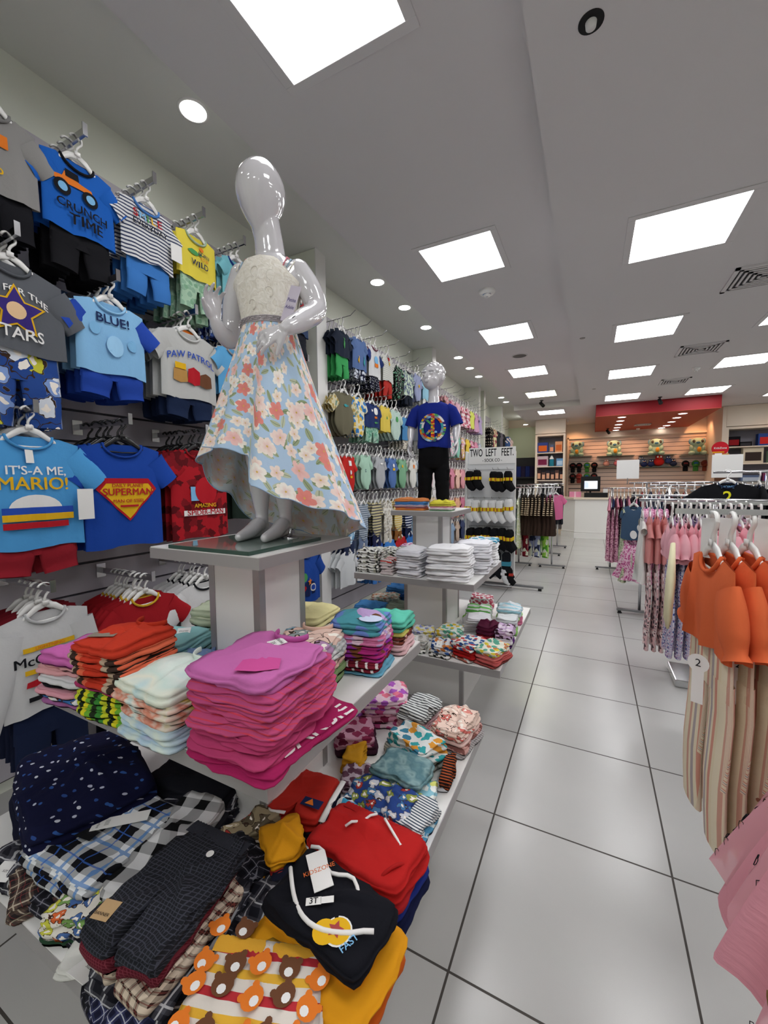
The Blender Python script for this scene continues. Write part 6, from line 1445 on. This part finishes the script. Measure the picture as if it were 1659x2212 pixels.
# fourth rail: denim and pink floral dresses
rail(.36, 1.5, 4.75, 1.21, 'chrome rail of the denim and pink floral dresses', posts=(.1, .9), foot=.2)
pfl = fab('blob', ('#dca6c0', '#a83a78', '#e8ccd8', '#c45a90'), .016)
sd = Spec('dress', 'denim dress', S('#3f5670'), W=.28, L=.36, sl=.04, ang=60, neck=.055, kind='tee', flare=1.15, bot=None, seed=121, dep=.03)
pfd = Top(W=.24, L=.42, sl=0, kind='dress', seed=9, flare=1.9, waist=.95, dep=.035, fold=.015)
pfe = Top(W=.24, L=.42, sl=0, kind='dress', seed=9, flare=1.4, waist=.95, dep=.010, fold=.004)
for k, x in enumerate((.385, .46, .495, .53, .565, .60, .635)):
    t = on_rail(sd, x, 4.75, 1.21, ['first denim dress with pink floral skirt and round tag, turned to the aisle'][0] if k == 0 else ORD[k] + ' denim jacket dress with pink floral sleeves on the fourth rail', 'denim dresses on the fourth rail', rz=-pi / 2 + (.75 if k == 0 else 0), full=False, hl=ORD[k] + ' hanger of the denim dresses')
    me = (pfe if k else pfd).body(pfl); o = link('floral_skirt', me, t, loc=(0, 0, -.35))
    if k:
        for s in (-1, 1): MB().tube([(s * .10, 0, -.05), (s * .135, -.005, -.10), (s * .14, -.005, -.20)], [(.03, .018), (.045, .024), (.035, .02)], 10, True).build('floral_sleeve', pfl, t, True)
    else:
        e = MB(); vs, fs = shape2d('disc', .042, 1); e.add([(a + .05, -.045, -.30 + q) for a, q in vs], fs); e.build('hang_tag', M['paper'], t)
on_rail(Spec('dress', 'cream dress', fab('blob', ('#cfd0b4', '#8a9a7a'), .015), kind='dress', W=.24, L=.8, sl=.02, seed=131, flare=1.9, waist=.6), .31, 4.95, 1.21, 'cream and green printed flared dress behind the denim one', hl='hanger of the cream and green dress')
# fifth rail: pink ruffles, navy and black florals
rail(.16, 1.3, 7.0, 1.25, 'chrome rail of the long floral dresses nearest the till', posts=(.12, .8), foot=.2)
dk2 = fab('dots', ('#1c1620', '#c8a0a8'), .03); pk2 = fab('blob', ('#c88aa4', '#7a3a58', '#e0b8c4'), .02)
dl = [('#d890a4', pk2, 'pink ruffle-sleeved long floral'), ('#25304f', pk2, 'navy-sleeved long floral'), ('#d890a4', pk2, 'second pink ruffled floral'), ('#5a2038', dk2, 'maroon-topped dark floral'), ('#25304f', dk2, 'navy-topped dark floral'), ('#d890a4', pk2, 'third pink ruffled floral'), ('#1c1620', dk2, 'black spotted long'), ('#cf86a0', pk2, 'fourth pink ruffled floral'), ('#25304f', dk2, 'second navy spotted'), ('#d88aa0', pk2, 'fifth pink ruffled floral')]
for k, (c, sk_, nm_) in enumerate(dl):
    on_rail(Spec('dress', nm_ + ' dress', sk_, kind='dress', W=.28, L=1.0, sl=.10 if k % 4 else .16, ang=60, seed=140 + k, flare=1.35, waist=.7, sleeve=S(c)), .25 + .048 * k, 7.0 + rnd.uniform(-.03, .03), 1.25, nm_ + ' dress on the rail nearest the till', full=False, hl='white hanger of the %s dress' % nm_)
SPC_ = {}
# rails with dark clothes behind
for (x0, x1, y, z, nmx, c) in ((.62, 1.75, 5.75, 1.30, 'sixth', ['#23283a', '#2c3a5a', '#51202c', '#1a1c22', '#3a4258']), (.45, 1.85, 6.35, 1.33, 'seventh', ['#1b1d26', '#a83a3a', '#2a3a5a', '#c08a98', '#1e2430']), (.9, 2.3, 5.1, 1.25, 'eighth', ['#2a2c34', '#3a3c48', '#1c1e24', '#5a5c68', '#22242c'])):
    rail(x0, x1, y, z, 'chrome rail of dark clothes, %s row counted from the near end' % nmx, posts=(.2, x1 - x0 - .2), foot=.2)
    for k in range(14):
        x = x0 + .06 + k * (x1 - x0 - .1) / 14; cc = c[k % 5]
        cn = {'#a83a3a': 'red', '#c08a98': 'rose', '#51202c': 'wine'}.get(cc, ['navy', 'slate', 'charcoal', 'black', 'grey-blue'][k % 5])


        key = (y, k % 5)
        if key not in SPC_: SPC_[key] = Spec('t_shirt', 'dark top', S(cc), W=.24, L=.30, sl=.05, seed=150 + k % 5, bot=S(cc), botL=.16)
        on_rail(SPC_[key], x, y, z, '%s clothing set, %s on the %s rail of dark clothes' % (cn, ORD2[min(13, k)], nmx), 'dark sets on the %s rail' % nmx, full=False, mass=True)
# signs and the black jersey
for x, y, z0, w_, lab in ((.43, 6.36, 1.345, .26, 'blank white sign plate standing on the rail near the till'), (1.475, 6.36, 1.345, .30, 'blank white sign plate standing on the rail before the cabinet')):
    t = thing('sign_plate', lab, 'sign', (x, y, z0)); MB().box(-w_ / 2, w_ / 2, -.004, .004, .04, .29 if w_ < .28 else .32).build('plate', M['paper'], t, bevel=.002); MB().tube([(0, 0, -.03), (0, 0, .05)], .006, 8).build('holder', M['chrome'], t)
jt = Spec('t_shirt', 'black jersey', S('#15161a'), W=.34, L=.40, sl=.12, ang=35, neck=.06, col=S('#23304a'), seed=161, prints=[('t', '2', .13, .0, -.14, plain('lime_print', '#d8d42a', .8, .1), .02), ('t', 'HOME', .03, .0, -.055, LBp, .02)])
rail(.92, 1.75, 4.35, 1.42, 'chrome rail of the black numbered jersey', posts=(.35,), foot=.2)
on_rail(jt, 1.00, 4.28, 1.44, 'black football jersey with lime numeral facing the aisle', rz=0)
for k in range(5):
    on_rail(jt, 1.22 + .06 * k, 4.35, 1.42, '%s black jersey hung edge-on right of the numbered one' % ORD2[k], 'edge-on black jerseys', full=False, mass=True)

# ---- left small rails beyond the sock stand
L1 = [('#c8607c', 'solid'), ('#b9c49a', 'blob'), ('#c9a4b0', 'solid')]
rail(-1.15, -.42, 6.85, 1.265, 'black-hung rail of striped brown dresses beyond the sock stand', posts=(.12, .62), foot=.20)
brs = fab('stripe', ('#3a281f', '#d8c4a4'), .032)
sbr = Spec('dress', 'brown and cream striped dress', S('#33251e'), kind='dress', W=.30, L=.66, sl=.24, ang=72, seed=171, flare=1.2, waist=.5, sleeve=brs, dep=.03)
for k in range(9):
    on_rail(sbr, -.97 + .05 * k + (.03 if k > 5 else 0), 6.85 + rnd.uniform(-.02, .02), 1.265, ORD2[k] + ' brown dress with cream-striped long sleeves', 'striped dresses beyond the sock stand', full=False, rz=pi / 2, hl=ORD2[k] + ' hanger of the striped dresses')
for k, (c, lab) in enumerate((('#c2607e', 'pink floral dress at the aisle side of the sock stand'), ('#a9b8cc', 'pale blue dress behind the sock stand'), ('#c4cca0', 'lime floral dress right of the sock stand'))):
    on_rail(Spec('dress', lab.split(' dress')[0] + ' dress', fab('blob', (c, '#e8e4e0', c), .03), kind='dress', W=.32, L=.82, sl=.06, seed=175 + k, flare=1.2, waist=.6), -1.12 + .05 * k, 6.60 + .05 * k, 1.22, lab, rz=pi / 2, hl='hanger of the ' + lab)
for k, (c, cc, lab) in enumerate((('#8a93b4', '#2a3048', 'grey-blue camouflage trousers under the striped dresses'), ('#8fc04a', '#4a8a2a', 'lime green camouflage trousers under the striped dresses'), ('#7f1f2c', '#5a1420', 'wine red trousers under the striped dresses'))):
    t = thing('trousers', lab, 'trousers', (-.80 + .12 * k if k < 2 else -.98, 6.85, .62), pi / 2 + .9); link('trouser_legs', legs_mesh(.26, 0, .46, fab('camo', (c, cc, c, '#c8ccb8'), .06), k, dep=.03), t)
on_rail(Spec('t_shirt', 'pink t-shirt', S('#cf6a94'), W=.28, L=.42, sl=.08, seed=178), -.50, 6.95, 1.265, 'pink t-shirt at the aisle end of the striped dresses', rz=.7, hl='hanger of the pink aisle-end t-shirt')
rail(-1.2, -.5, 9.0, 1.31, 'rail of dark hanging trousers near the counter', posts=(.2, .6), foot=.18)
for k in range(10):
    t = thing('trousers', ORD2[k] + ' dark pair of trousers on the rail by the counter', 'trousers', (-.92 + .045 * k, 9.0, 1.27), pi / 2, 'dark trousers by the counter')
    if k == 0: tr0 = legs_mesh(.24, 0, .78, S('#23262c'), 3, dep=.02)
    link('trouser_legs', tr0, t)
rail(-1.25, -.55, 8.0, 1.30, 'chrome rail with plain white hangers between striped dresses and trousers', posts=(.2, .6), foot=.18)
for k in range(9):
    hanger(.34, 'hang_white', (-1.18 + .06 * k, 8.0, 1.30 - .089), pi / 2, ORD2[k] + ' bare white hanger on the rail behind the striped dresses', 'bare white hangers')
for k in range(3):
    on_rail(Spec('t_shirt', 'grey set', S(['#8a8c94', '#c4c4c8', '#5a5e6a'][k]), W=.28, L=.4, sl=.07, seed=180 + k), -.70 + .05 * k, 8.0, 1.30, ['mid grey', 'pale grey', 'dark grey'][k] + ' top at the end of the white hanger rail', rz=pi / 2, full=False)

# ------------------------------------------------------------------ sock stand
ST = thing('sock_stand', 'white sock display stand with printed header reading two left feet', 'display stand', (-1.16, 5.30, 0))
MB().box(-.30, .30, 0, .03, .12, 1.74).build('back_panel', plain('stand_white', '#dfe0e2', .4, .4), ST, bevel=.003)
MB().box(-.325, -.30, -.03, .05, .05, 1.76).build('side_post', M['white_lam'], ST, bevel=.003)
MB().box(.30, .312, -.005, .03, .05, 1.74).build('side_edge', M['white_lam'], ST)
hd = MB().box(-.28, .31, -.006, .0, 1.59, 1.80).build('header_board', M['paper'], ST)
for s, sz, x, z, m in (('TWO', .135, -.185, 1.73, BK), ('LEFT', .135, .005, 1.73, BK), ('FEET.', .135, .21, 1.73, BK), ('- SOCK CO -', .055, .02, 1.635, BK)):
    vs, fs = text2d(s, sz, .012, .50 if sz > .1 else .8); MB().add([(x + a, -.0075, z + q) for a, q in vs], fs).build('lettering', m, hd)
MB().tube([(-.28, -.0, .06), (-.28, -.12, .04), (.30, -.12, .04)], .012, 8).add([], []).build('front_foot', M['steel'], ST, True)
MB().box(-.28, .66, -.02, .012, .03, .06).build('base_bar', M['steel'], ST, bevel=.003)
MB().box(.60, .64, -.02, .012, 0, .03).build('foot_pad', M['black'], ST)
wire = M['steel']
def sock_mesh(L, w, mat, band, seed):
    b = MB(); rr = random.Random(seed)
    b.cm = 0
    b.tube([(0, -.012, 0), (0, -.012, -.03), (0, -.012, -L * .45), (0.0, -.014, -L * .62), (w * .25, -.014, -L * .82), (w * .75, -.013, -L)], [(w * .30, .012), (w * .5, .018), (w * .5, .019), (w * .52, .021), (w * .52, .020), (w * .36, .012)], 12, True, up=(1, 0, 0))
    b.cm = 1
    b.box(-w * .54, w * .54, -.034, .009, -L * .50, -L * .34)
    return b.mesh('sock_pair', [mat, band], False)
band_m = fab('wstripe', ('#d8b81c', '#e6c92c', '#9a2c22', '#d8b81c'), .05)
skb, skw, skd = S('#111114'), S('#dadada'), S('#16171c')
def row(zr, xs, L, w, mat, band, cn, rn, depth=3, z_step=0):
    MB().tube([(-.27, -.02, zr), (.29, -.02, zr)], .0028, 5).build('wire_rail', wire, ST)
    me = sock_mesh(L, w, mat, band, 1)
    for i, x in enumerate(xs):
        zj = rnd.uniform(-.022, .006)
        MB().tube([(x, 0, zr), (x, -.20, zr), (x, -.225, zr + .02)], .0028, 5).build('hook', wire, ST)
        for k in range(depth):
            t = thing('socks', '%s banded socks, %s pair on hook %s of the %s row' % (cn, ORD2[k], ['one', 'two', 'three', 'four', 'five', 'six'][i], rn), 'socks', (-1.16 + x, 5.30 - .175 + k * .045, zr - .012 + zj), rnd.uniform(-.12, .12), '%s socks in the %s row' % (cn, rn))
            link('sock_pair', me, t)
row(1.515, (-.235, -.14, .07, .135, .245), .235, .085, skb, band_m, 'black', 'top')
row(1.155, (-.24, -.16, -.03, .06, .15, .25), .27, .085, skw, band_m, 'white', 'second', 4)
row(.79, (-.22, -.12, -.02, .08, .17, .26), .26, .095, skb, band_m, 'black', 'third', 4)
row(.50, (-.15, .0, .12, .24), .33, .10, skd, plain('card_band', '#2f7f96', .6), 'long black', 'fourth', 2)
MB().box(-.32, -.318, 0, .03, 0, .12)
for k, (x, c, lab) in enumerate(((.23, '#d8d8da', 'white'), (.28, '#141416', 'black with red band'))):
    t = thing('socks', lab + ' socks on the lowest hook of the sock stand', 'socks', (-1.16 + x, 5.12, .30), 0); link('sock_pair', sock_mesh(.2, .09, S(c), S('#a8342c') if k else S(c), 2), t)
MB().tube([(.26, 0, .31), (.26, -.2, .31)], .003, 5).build('hook', wire, ST)
# ------------------------------------------------------------------ the till end
ct = thing('counter', 'white sales counter at the end of the aisle', 'counter', (-.34, 10.75, 0))
P = [(-.30, .36), (0, 0), (3.2, 0)]; b = MB()
def prism(b, pts, z0, z1):
    n = len(pts); b.add([(x, y, z0) for x, y in pts] + [(x, y, z1) for x, y in pts], [tuple(range(n))[::-1], tuple(range(n, 2 * n))] + [(i, (i + 1) % n, n + (i + 1) % n, n + i) for i in range(n)])
prism(b, [(-.30, .36), (0, 0), (3.2, 0), (3.2, .6), (-.30, .6)], .0, .93); b.build('counter_body', M['white_lam'], ct)
b = MB(); prism(b, [(-.36, .36), (-.03, -.04), (3.22, -.04), (3.22, .64), (-.36, .64)], .93, .975); b.build('counter_top', M['cream'], ct)
for z0, z1, o in ((.0, .12, .022), (.14, .165, .012)):
    b = MB(); prism(b, [(-.30 - o, .36 - o), (-o * .4, -o), (3.2, -o), (3.2, .0), (.004, .0), (-.30, .36)], z0, z1); b.build('plinth', M['white_lam'], ct)
mo = thing('computer_monitor', 'black till monitor with lit white screen on the counter', 'monitor', (-.02, 10.98, .975), 0)
MB().box(-.10, .10, -.08, .08, 0, .02).build('stand_foot', M['black'], mo); MB().tube([(0, .02, .02), (0, .03, .20)], .02, 8).build('neck', M['black'], mo)
MB().box(-.21, .21, -.02, .02, .14, .50).build('casing', M['black'], mo, bevel=.006)
sc_ = MB().box(-.13, .15, -.0225, -.0205, .20, .39).build('screen', emis('screen_glow', '#dfe8ff', .95), mo)
MB().box(-.13, -.04, -.0235, -.0226, .22, .37).build('window_pane', emis('screen_blue', '#8fb0e8', .9), sc_)
MB().box(-.20, .30, -.10, .10, 0, .11).build('cash_drawer', M['black'], thing('cash_drawer', 'black cash drawer and till base under the monitor', 'cash drawer', (.05, 10.92, .975)), bevel=.004)
gx = thing('gift_box', 'pink gift box with ribbon and black wire rack on the counter', 'gift box', (-.34, 11.05, .975)); MB().box(-.14, .12, -.08, .08, 0, .13).build('box_body', S('#d88aa8'), gx); MB().box(-.03, .01, -.083, .083, -.0, .134).build('ribbon', S('#e8c0d0'), gx)
wr = thing('wire_rack', 'black wire rack behind the pink gift box', 'wire rack', (-.30, 11.2, .975)); MB().tube([(-.2, 0, 0), (-.2, 0, .2), (.2, 0, .2), (.2, 0, 0)], .008, 6).build('wire_frame', M['black'], wr)
cp = thing('card_terminal', 'small white card terminal right of the monitor', 'card terminal', (.30, 11.0, 1.085), 0); MB().box(-.05, .05, -.03, .03, 0, .10).build('terminal_body', M['paper'], cp, bevel=.005)

# slatwall behind the till
b = MB(); b.cm = 0
for i in range(14):
    z0 = 1.05 + i * .108; b.box(-.60, 2.66, YB - .02, YB - .002, z0 + .012, z0 + .108)
b.cm = 1; b.box(-.60, 2.66, YB - .006, YB - .0015, 1.05, 2.56); struct(b.build('trim_4', [plain('warm_slat', '#dcc4b4', .3, .5), M['groove']]))
struct(MB().box(-.64, -.60, YB - .07, YB, 0, 2.60).build('trim_5', M['cream'])); struct(MB().box(-.64, 2.70, YB - .07, YB, 2.56, 2.60).build('trim_5', M['cream'])); struct(MB().box(2.66, 2.70, YB - .07, YB, 0, 2.60).build('trim_5', M['cream']))
glass = NT('shelf_glass', .05, .5); glass.b.inputs['Base Color'].default_value = lin('#7f9a90'); glass.b.inputs['Transmission Weight'].default_value = .5
for x0, x1, z, lab in ((-.58, .0, 2.06, 'first'), (.12, 1.0, 2.04, 'second'), (1.1, 1.9, 2.03, 'third'), (2.0, 2.62, 2.0, 'fourth')):
    MB().box(x0, x1, YB - .30, YB - .022, z - .012, z).build('glass_panel', glass.m, thing('glass_shelf', lab + ' glass shelf holding a green plush on the till wall', 'shelf', (0, 0, 0), 0, 'upper glass shelves'))
for x0, x1, z, lab in ((.15, .75, 1.76, 'glass shelf of pink soft toys left of the sign plate'), (1.05, 2.0, 1.72, 'glass shelf of the penguin plush toys')):
    MB().box(x0, x1, YB - .28, YB - .022, z - .012, z).build('glass_panel', glass.m, thing('glass_shelf', lab, 'shelf', (0, 0, 0)))
gp_, gp2, gor = S('#a9c8b0'), S('#7fa6b8'), S('#dc9a3a')
def plush(x, z, label, sx=1, k=0):
    t = thing('plush_backpack', label, 'plush toy', (x, YB - .20, z), rnd.uniform(-.25, .25) , 'green plush toys on glass shelves')
    b = MB(); b.sphere((0, 0, .13), (.14, .11, .14), 18, 12); b.sphere((0, -.02, .30), (.155, .12, .115), 20, 14)
    for s in (-1, 1):
        b.sphere((s * .12, -.10, .04), (.07, .10, .05), 14, 8); b.sphere((s * .12, -.06, .17), (.045, .06, .075), 12, 8)
    b.build('plush_body', gp_, t, True)
    b = MB(); 
    for s in (-1, 1): b.sphere((s * .14, -.01, .33), (.035, .03, .07), 12, 8)
    b.build('ears', gp2, t, True)
    for s in (-1, 1): MB().sphere((s * .085, -.118, .325), (.032, .02, .04), 12, 8).build('eye_patch', S('#5a5248'), t, True)
    MB().sphere((0, -.135, .29), (.045, .025, .028), 12, 8).build('nose', S('#4a7a94'), t, True)
    MB().sphere((.02, -.15, .12), (.045, .04, .065), 12, 8).build('orange_pouch', gor, t, True)
for k, (x, z) in enumerate(((-.37, 2.062), (.52, 2.042), (1.46, 2.032), (2.33, 2.002))):
    plush(x, z, 'large pale green plush toy with orange pouch, %s from the till side' % ORD2[k])
for k, (x, z, c, lab) in enumerate(((1.22, 1.722, '#2a3560', 'small navy penguin plush, first on the shelf'), (1.38, 1.722, '#2a3560', 'small navy penguin plush, second on the shelf'), (1.55, 1.74, '#c22a24', 'bright red round plush bird between penguins'), (1.75, 1.80, '#3a4a78', 'blue and orange penguin plush at the right'), (1.86, 1.722, '#2a3048', 'small dark penguin plush at the shelf end'), (1.15, 1.80, '#5a6a80', 'grey plush shark above the navy penguin'), (.35, 1.762, '#e0a090', 'pink soft toy on the left glass shelf'), (.60, 1.762, '#d87a80', 'coral soft toy on the left glass shelf'))):
    t = thing('plush_toy', lab, 'plush toy', (x, YB - .18, z)); s = .12 if 'red' in lab else .08
    b = MB(); b.sphere((0, 0, s * .9), (s, s * .8, s * .9), 14, 10); b.sphere((0, -.01, s * 1.9), (s * .7, s * .62, s * .6), 14, 10); b.build('plush_body', S(c), t, True)
    b = MB()
    for q in (-1, 1): b.sphere((q * s * .28, -s * .6, s * 1.95), (s * .2, s * .12, s * .22), 10, 6)
    b.build('eyes', M['paper'], t, True); MB().sphere((0, -s * .72, s * 1.75), (s * .16, s * .2, s * .1), 10, 6).build('beak', gor, t, True)
def cap(x, z, c, lab):
    t = thing('baseball_cap', lab, 'cap', (x, YB - .16, z), 0, 'caps on the till wall'); b = MB()
    b.sphere((0, 0, 0), (.085, .06, .085), 16, 10); b.build('cap_dome', S(c), t, True)
    MB().tube([(-.07, -.05, -.05), (0, -.085, -.03), (.07, -.05, -.05)], [(.02, .008), (.03, .008), (.02, .008)], 8, True).build('brim', S(c), t, True); MB().box(-.04, .04, -.062, -.055, -.01, .03).build('badge', S('#6a2a2a') if c != '#3f7a3a' else S('#2a5aa0'), t)
    MB().tube([(0, .0, .07), (0, .14, .075)], .004, 5).build('hook', M['steel'], t)
    MB().box(-.055, .055, -.03, .03, -.19, -.07).build('neck_flap', S(c), t, bevel=.02)
for r_i, z in enumerate((1.80, 1.50)):
    for k, (x, c) in enumerate(((-.48, '#131316'), (-.32, '#15151a'), (-.12, '#3f7a3a'), (.06, '#131316'))):
        if r_i == 1 and k == 1: c = '#8a3a34'
        cap(x, z, c, '%s cap, %s in the %s row left of the till' % ({'#131316': 'black', '#15151a': 'dark', '#3f7a3a': 'green', '#8a3a34': 'red and grey'}[c], ORD2[k], ['upper', 'lower'][r_i]))
for k, (x, c) in enumerate(((2.12, '#131316'), (2.33, '#3f7a3a'), (2.52, '#7a3a2a'))):
    cap(x, 1.78, c, '%s cap under the rightmost green plush' % {'#131316': 'black', '#3f7a3a': 'green', '#7a3a2a': 'brown'}[c])
# cabinets
def cabinet(x0, x1, y, zt, shelves, lab, hdr):
    t = thing('display_cabinet', lab, 'cabinet', (x0, y, 0)); W = x1 - x0; D = .45
    b = MB(); b.box(0, .05, 0, D, 0, zt); b.box(W - .05, W, 0, D, 0, zt); b.box(.05, W - .05, 0, D, zt - .05, zt); b.box(.05, W - .05, 0, D, 0, .08); b.build('carcass', M['cream'], t)
    MB().box(.05, W - .05, D - .02, D, .08, zt - .05).build('back_board', plain('cabinet_back', '#8f8d98', .6), t)
    MB().box(0, W, -.01, D, zt + .012, hdr).build('header_panel', M['cream'], t)
    for z in shelves: MB().box(.05, W - .05, .01, D - .02, z - .022, z).build('shelf_board', M['cream'], t)
    return t
cabinet(-1.35, -.62, 11.5, 2.60, (.6, 1.0, 1.40, 1.76, 2.12), 'cream display cabinet with toys left of the till wall', 2.975)
cabinet(2.62, 4.4, 11.5, 2.52, (.9, 1.30, 1.72, 2.09), 'wide cream display cabinet with boxes right of the till wall', 2.975)
struct(MB().box(2.55, 2.62, 11.5, YB, 0, 2.975).build('trim_6', M['cream']))
def tbox(x, y, z, w, d, h, c, lab, c2=None, grp=None):
    t = thing('toy_box', lab, 'box', (x, y, z), 0, grp); MB().box(-w / 2, w / 2, -d / 2, d / 2, 0, h).build('carton', S(c), t)
    if c2: MB().box(-w * .4, w * .4, -d / 2 - .002, -d / 2, h * .15, h * .7).build('picture_panel', S(c2) if isinstance(c2, str) else c2, t)
downlight(-1.7, 12.2, HR, 'round downlight in front of the green corner wall')
tbox(-1.17, 11.62, 2.12, .26, .14, .27, '#3a4a8a', 'blue toy box with flame orange picture in the cream cabinet', '#d86a2c')
tbox(-.95, 11.62, 2.12, .10, .12, .20, '#5a6a8a', 'narrow grey-blue toy box in the cream cabinet', '#e8a07a'); tbox(-.78, 11.62, 2.12, .17, .12, .28, '#d8a07a', 'peach toy box on the top shelf of the cream cabinet', '#c86a3a')
tbox(-1.17, 11.62, 1.76, .27, .14, .27, '#c8b4bc', 'pale toy box with plum doll picture in the cream cabinet', '#7a2a4a'); tbox(-.75, 11.62, 1.76, .16, .12, .20, '#6a9ac8', 'sky blue box on the middle shelf of the cream cabinet', '#b4d0e8')
bt_ = thing('lantern', 'teal bottle-shaped lantern in the middle of the cream cabinet', 'lantern', (-.95, 11.62, 1.76)); MB().lathe([(.055, 0), (.06, .02), (.055, .18), (.02, .24), (.015, .29), (.0001, .30)], 16).build('lantern_body', S('#2a7f96'), bt_, True); MB().lathe([(.062, .19), (.03, .25), (.0001, .31)], 12).build('lantern_top', M['paper'], bt_, True)
for k in range(6): tbox(-1.25 + .11 * k, 11.62, 1.40, .09, .10, .26 - .05 * (k % 2), ['#3a2c30', '#5a4440', '#2c2a34'][k % 3], '%s little doll box on the lower shelf of the cream cabinet' % ORD2[k], '#dca88c', 'doll boxes in the cream cabinet')
for k, (x, w_, h, c, c2, z) in enumerate(((2.78, .22, .22, '#15151a', '#8a1f24', 2.09), (2.98, .22, .10, '#18181c', '#3a3a40', 2.09), (3.33, .28, .26, '#2f4a8a', '#c8302c', 2.09), (2.80, .22, .2, '#8fb09a', '#c8d8c4', 1.72), (3.12, .34, .34, '#cfc4ae', '#3a302c', 1.72), (3.5, .24, .26, '#9ab8a0', '#d8e0d4', 1.72), (3.1, .34, .16, '#5a6a8a', '#b4c0d0', 1.30), (3.45, .3, .22, '#7a3a5a', '#3a6ac8', 1.30))):
    tbox(x, 11.65, z, w_, .16, h, c, ['black shoe box with red label', 'flat black box', 'blue and red toy box', 'mint green framed box', 'large cream box with dark dog picture', 'second mint green framed box', 'blue-grey bundle box', 'plum and blue toy box'][k] + ' in the wide cabinet', c2)
rs_ = thing('round_sign', 'round red and yellow shop sign on the till wall by the wide cabinet', 'sign', (2.40, 10.9, 2.02)); b = MB(); vs, fs = shape2d('disc', .145, 1.0, 28); b.add([(a, 0, q) for a, q in vs] + [(a, .02, q) for a, q in vs], fs + [tuple(28 + i for i in fs[0])[::-1]] + [(i, (i + 1) % 28, 28 + (i + 1) % 28, 28 + i) for i in range(28)])
b.build('sign_disc', S('#c22430'), rs_); vs, fs = shape2d('bar', .10, 1); MB().add([(a - .03, -.003, q - .075) for a, q in vs], fs).build('yellow_band', YL, rs_); vs, fs = text2d('KidsZone', .055, .02); MB().add([(a, -.004, q + .01) for a, q in vs], fs).build('lettering', W_, rs_)
MB().tube([(0, .01, -.14), (0, .01, -1.05)], .01, 6).build('sign_pole', M['chrome'], rs_)
cs_ = thing('cardboard_sign', 'small white and tan card sign below the round red sign', 'sign', (2.42, 10.85, 1.72)); MB().box(-.12, .0, -.004, .004, 0, .2).build('white_card', W_, cs_); MB().box(.0, .12, -.003, .003, .0, .19).build('tan_card', S('#c8975a'), cs_); MB().box(-.1, .1, -.01, .03, -.75, .0).build('card_stand', S('#5a3a28'), cs_)
# far left corner: lower dark recess and pink bags
for k, (y, z, c) in enumerate(((10.9, 2.5, '#3f5a8a'), (11.25, 2.45, '#d8b8b0'), (11.6, 2.1, '#d0b0a8'), (11.4, 1.75, '#c8c4b0'))):
    t = thing('plush_bag', ['blue fluffy bag', 'cream and pink fluffy bag', 'pale pink fluffy bag', 'cream fluffy bag'][k] + ' hanging in the far left corner of the store', 'bag', (-2.0, y, z)); b = MB(); b.sphere((0, 0, -.15), (.12, .14, .17), 14, 10); b.sphere((.05, 0, -.05), (.08, .10, .08), 12, 8); b.build('bag_body', fab('blob', (c, '#e8d8d0', c), .06), t, True)
    MB().tube([(-.27, 0, .03), (.02, 0, .03)], .004, 5).build('hook', M['steel'], t)
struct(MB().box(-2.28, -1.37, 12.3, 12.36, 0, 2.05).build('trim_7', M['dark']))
for k in range(6):
    tbox(-2.1 + .12 * k, 12.2, 1.5 - .0, .11, .14, .3, ['#23306a', '#2a2440'][k % 2], '%s dark blue box in the far left corner recess' % ORD2[k], None, 'boxes in the corner recess')
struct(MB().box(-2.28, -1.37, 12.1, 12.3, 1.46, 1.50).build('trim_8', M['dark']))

if _mass.v:
    o = _mass.build('hangers', M['hang_white'], smooth=True); o['kind'] = 'stuff'
    tag(o, 'mass of small white hangers in the far bays of the slatwall', 'hangers')
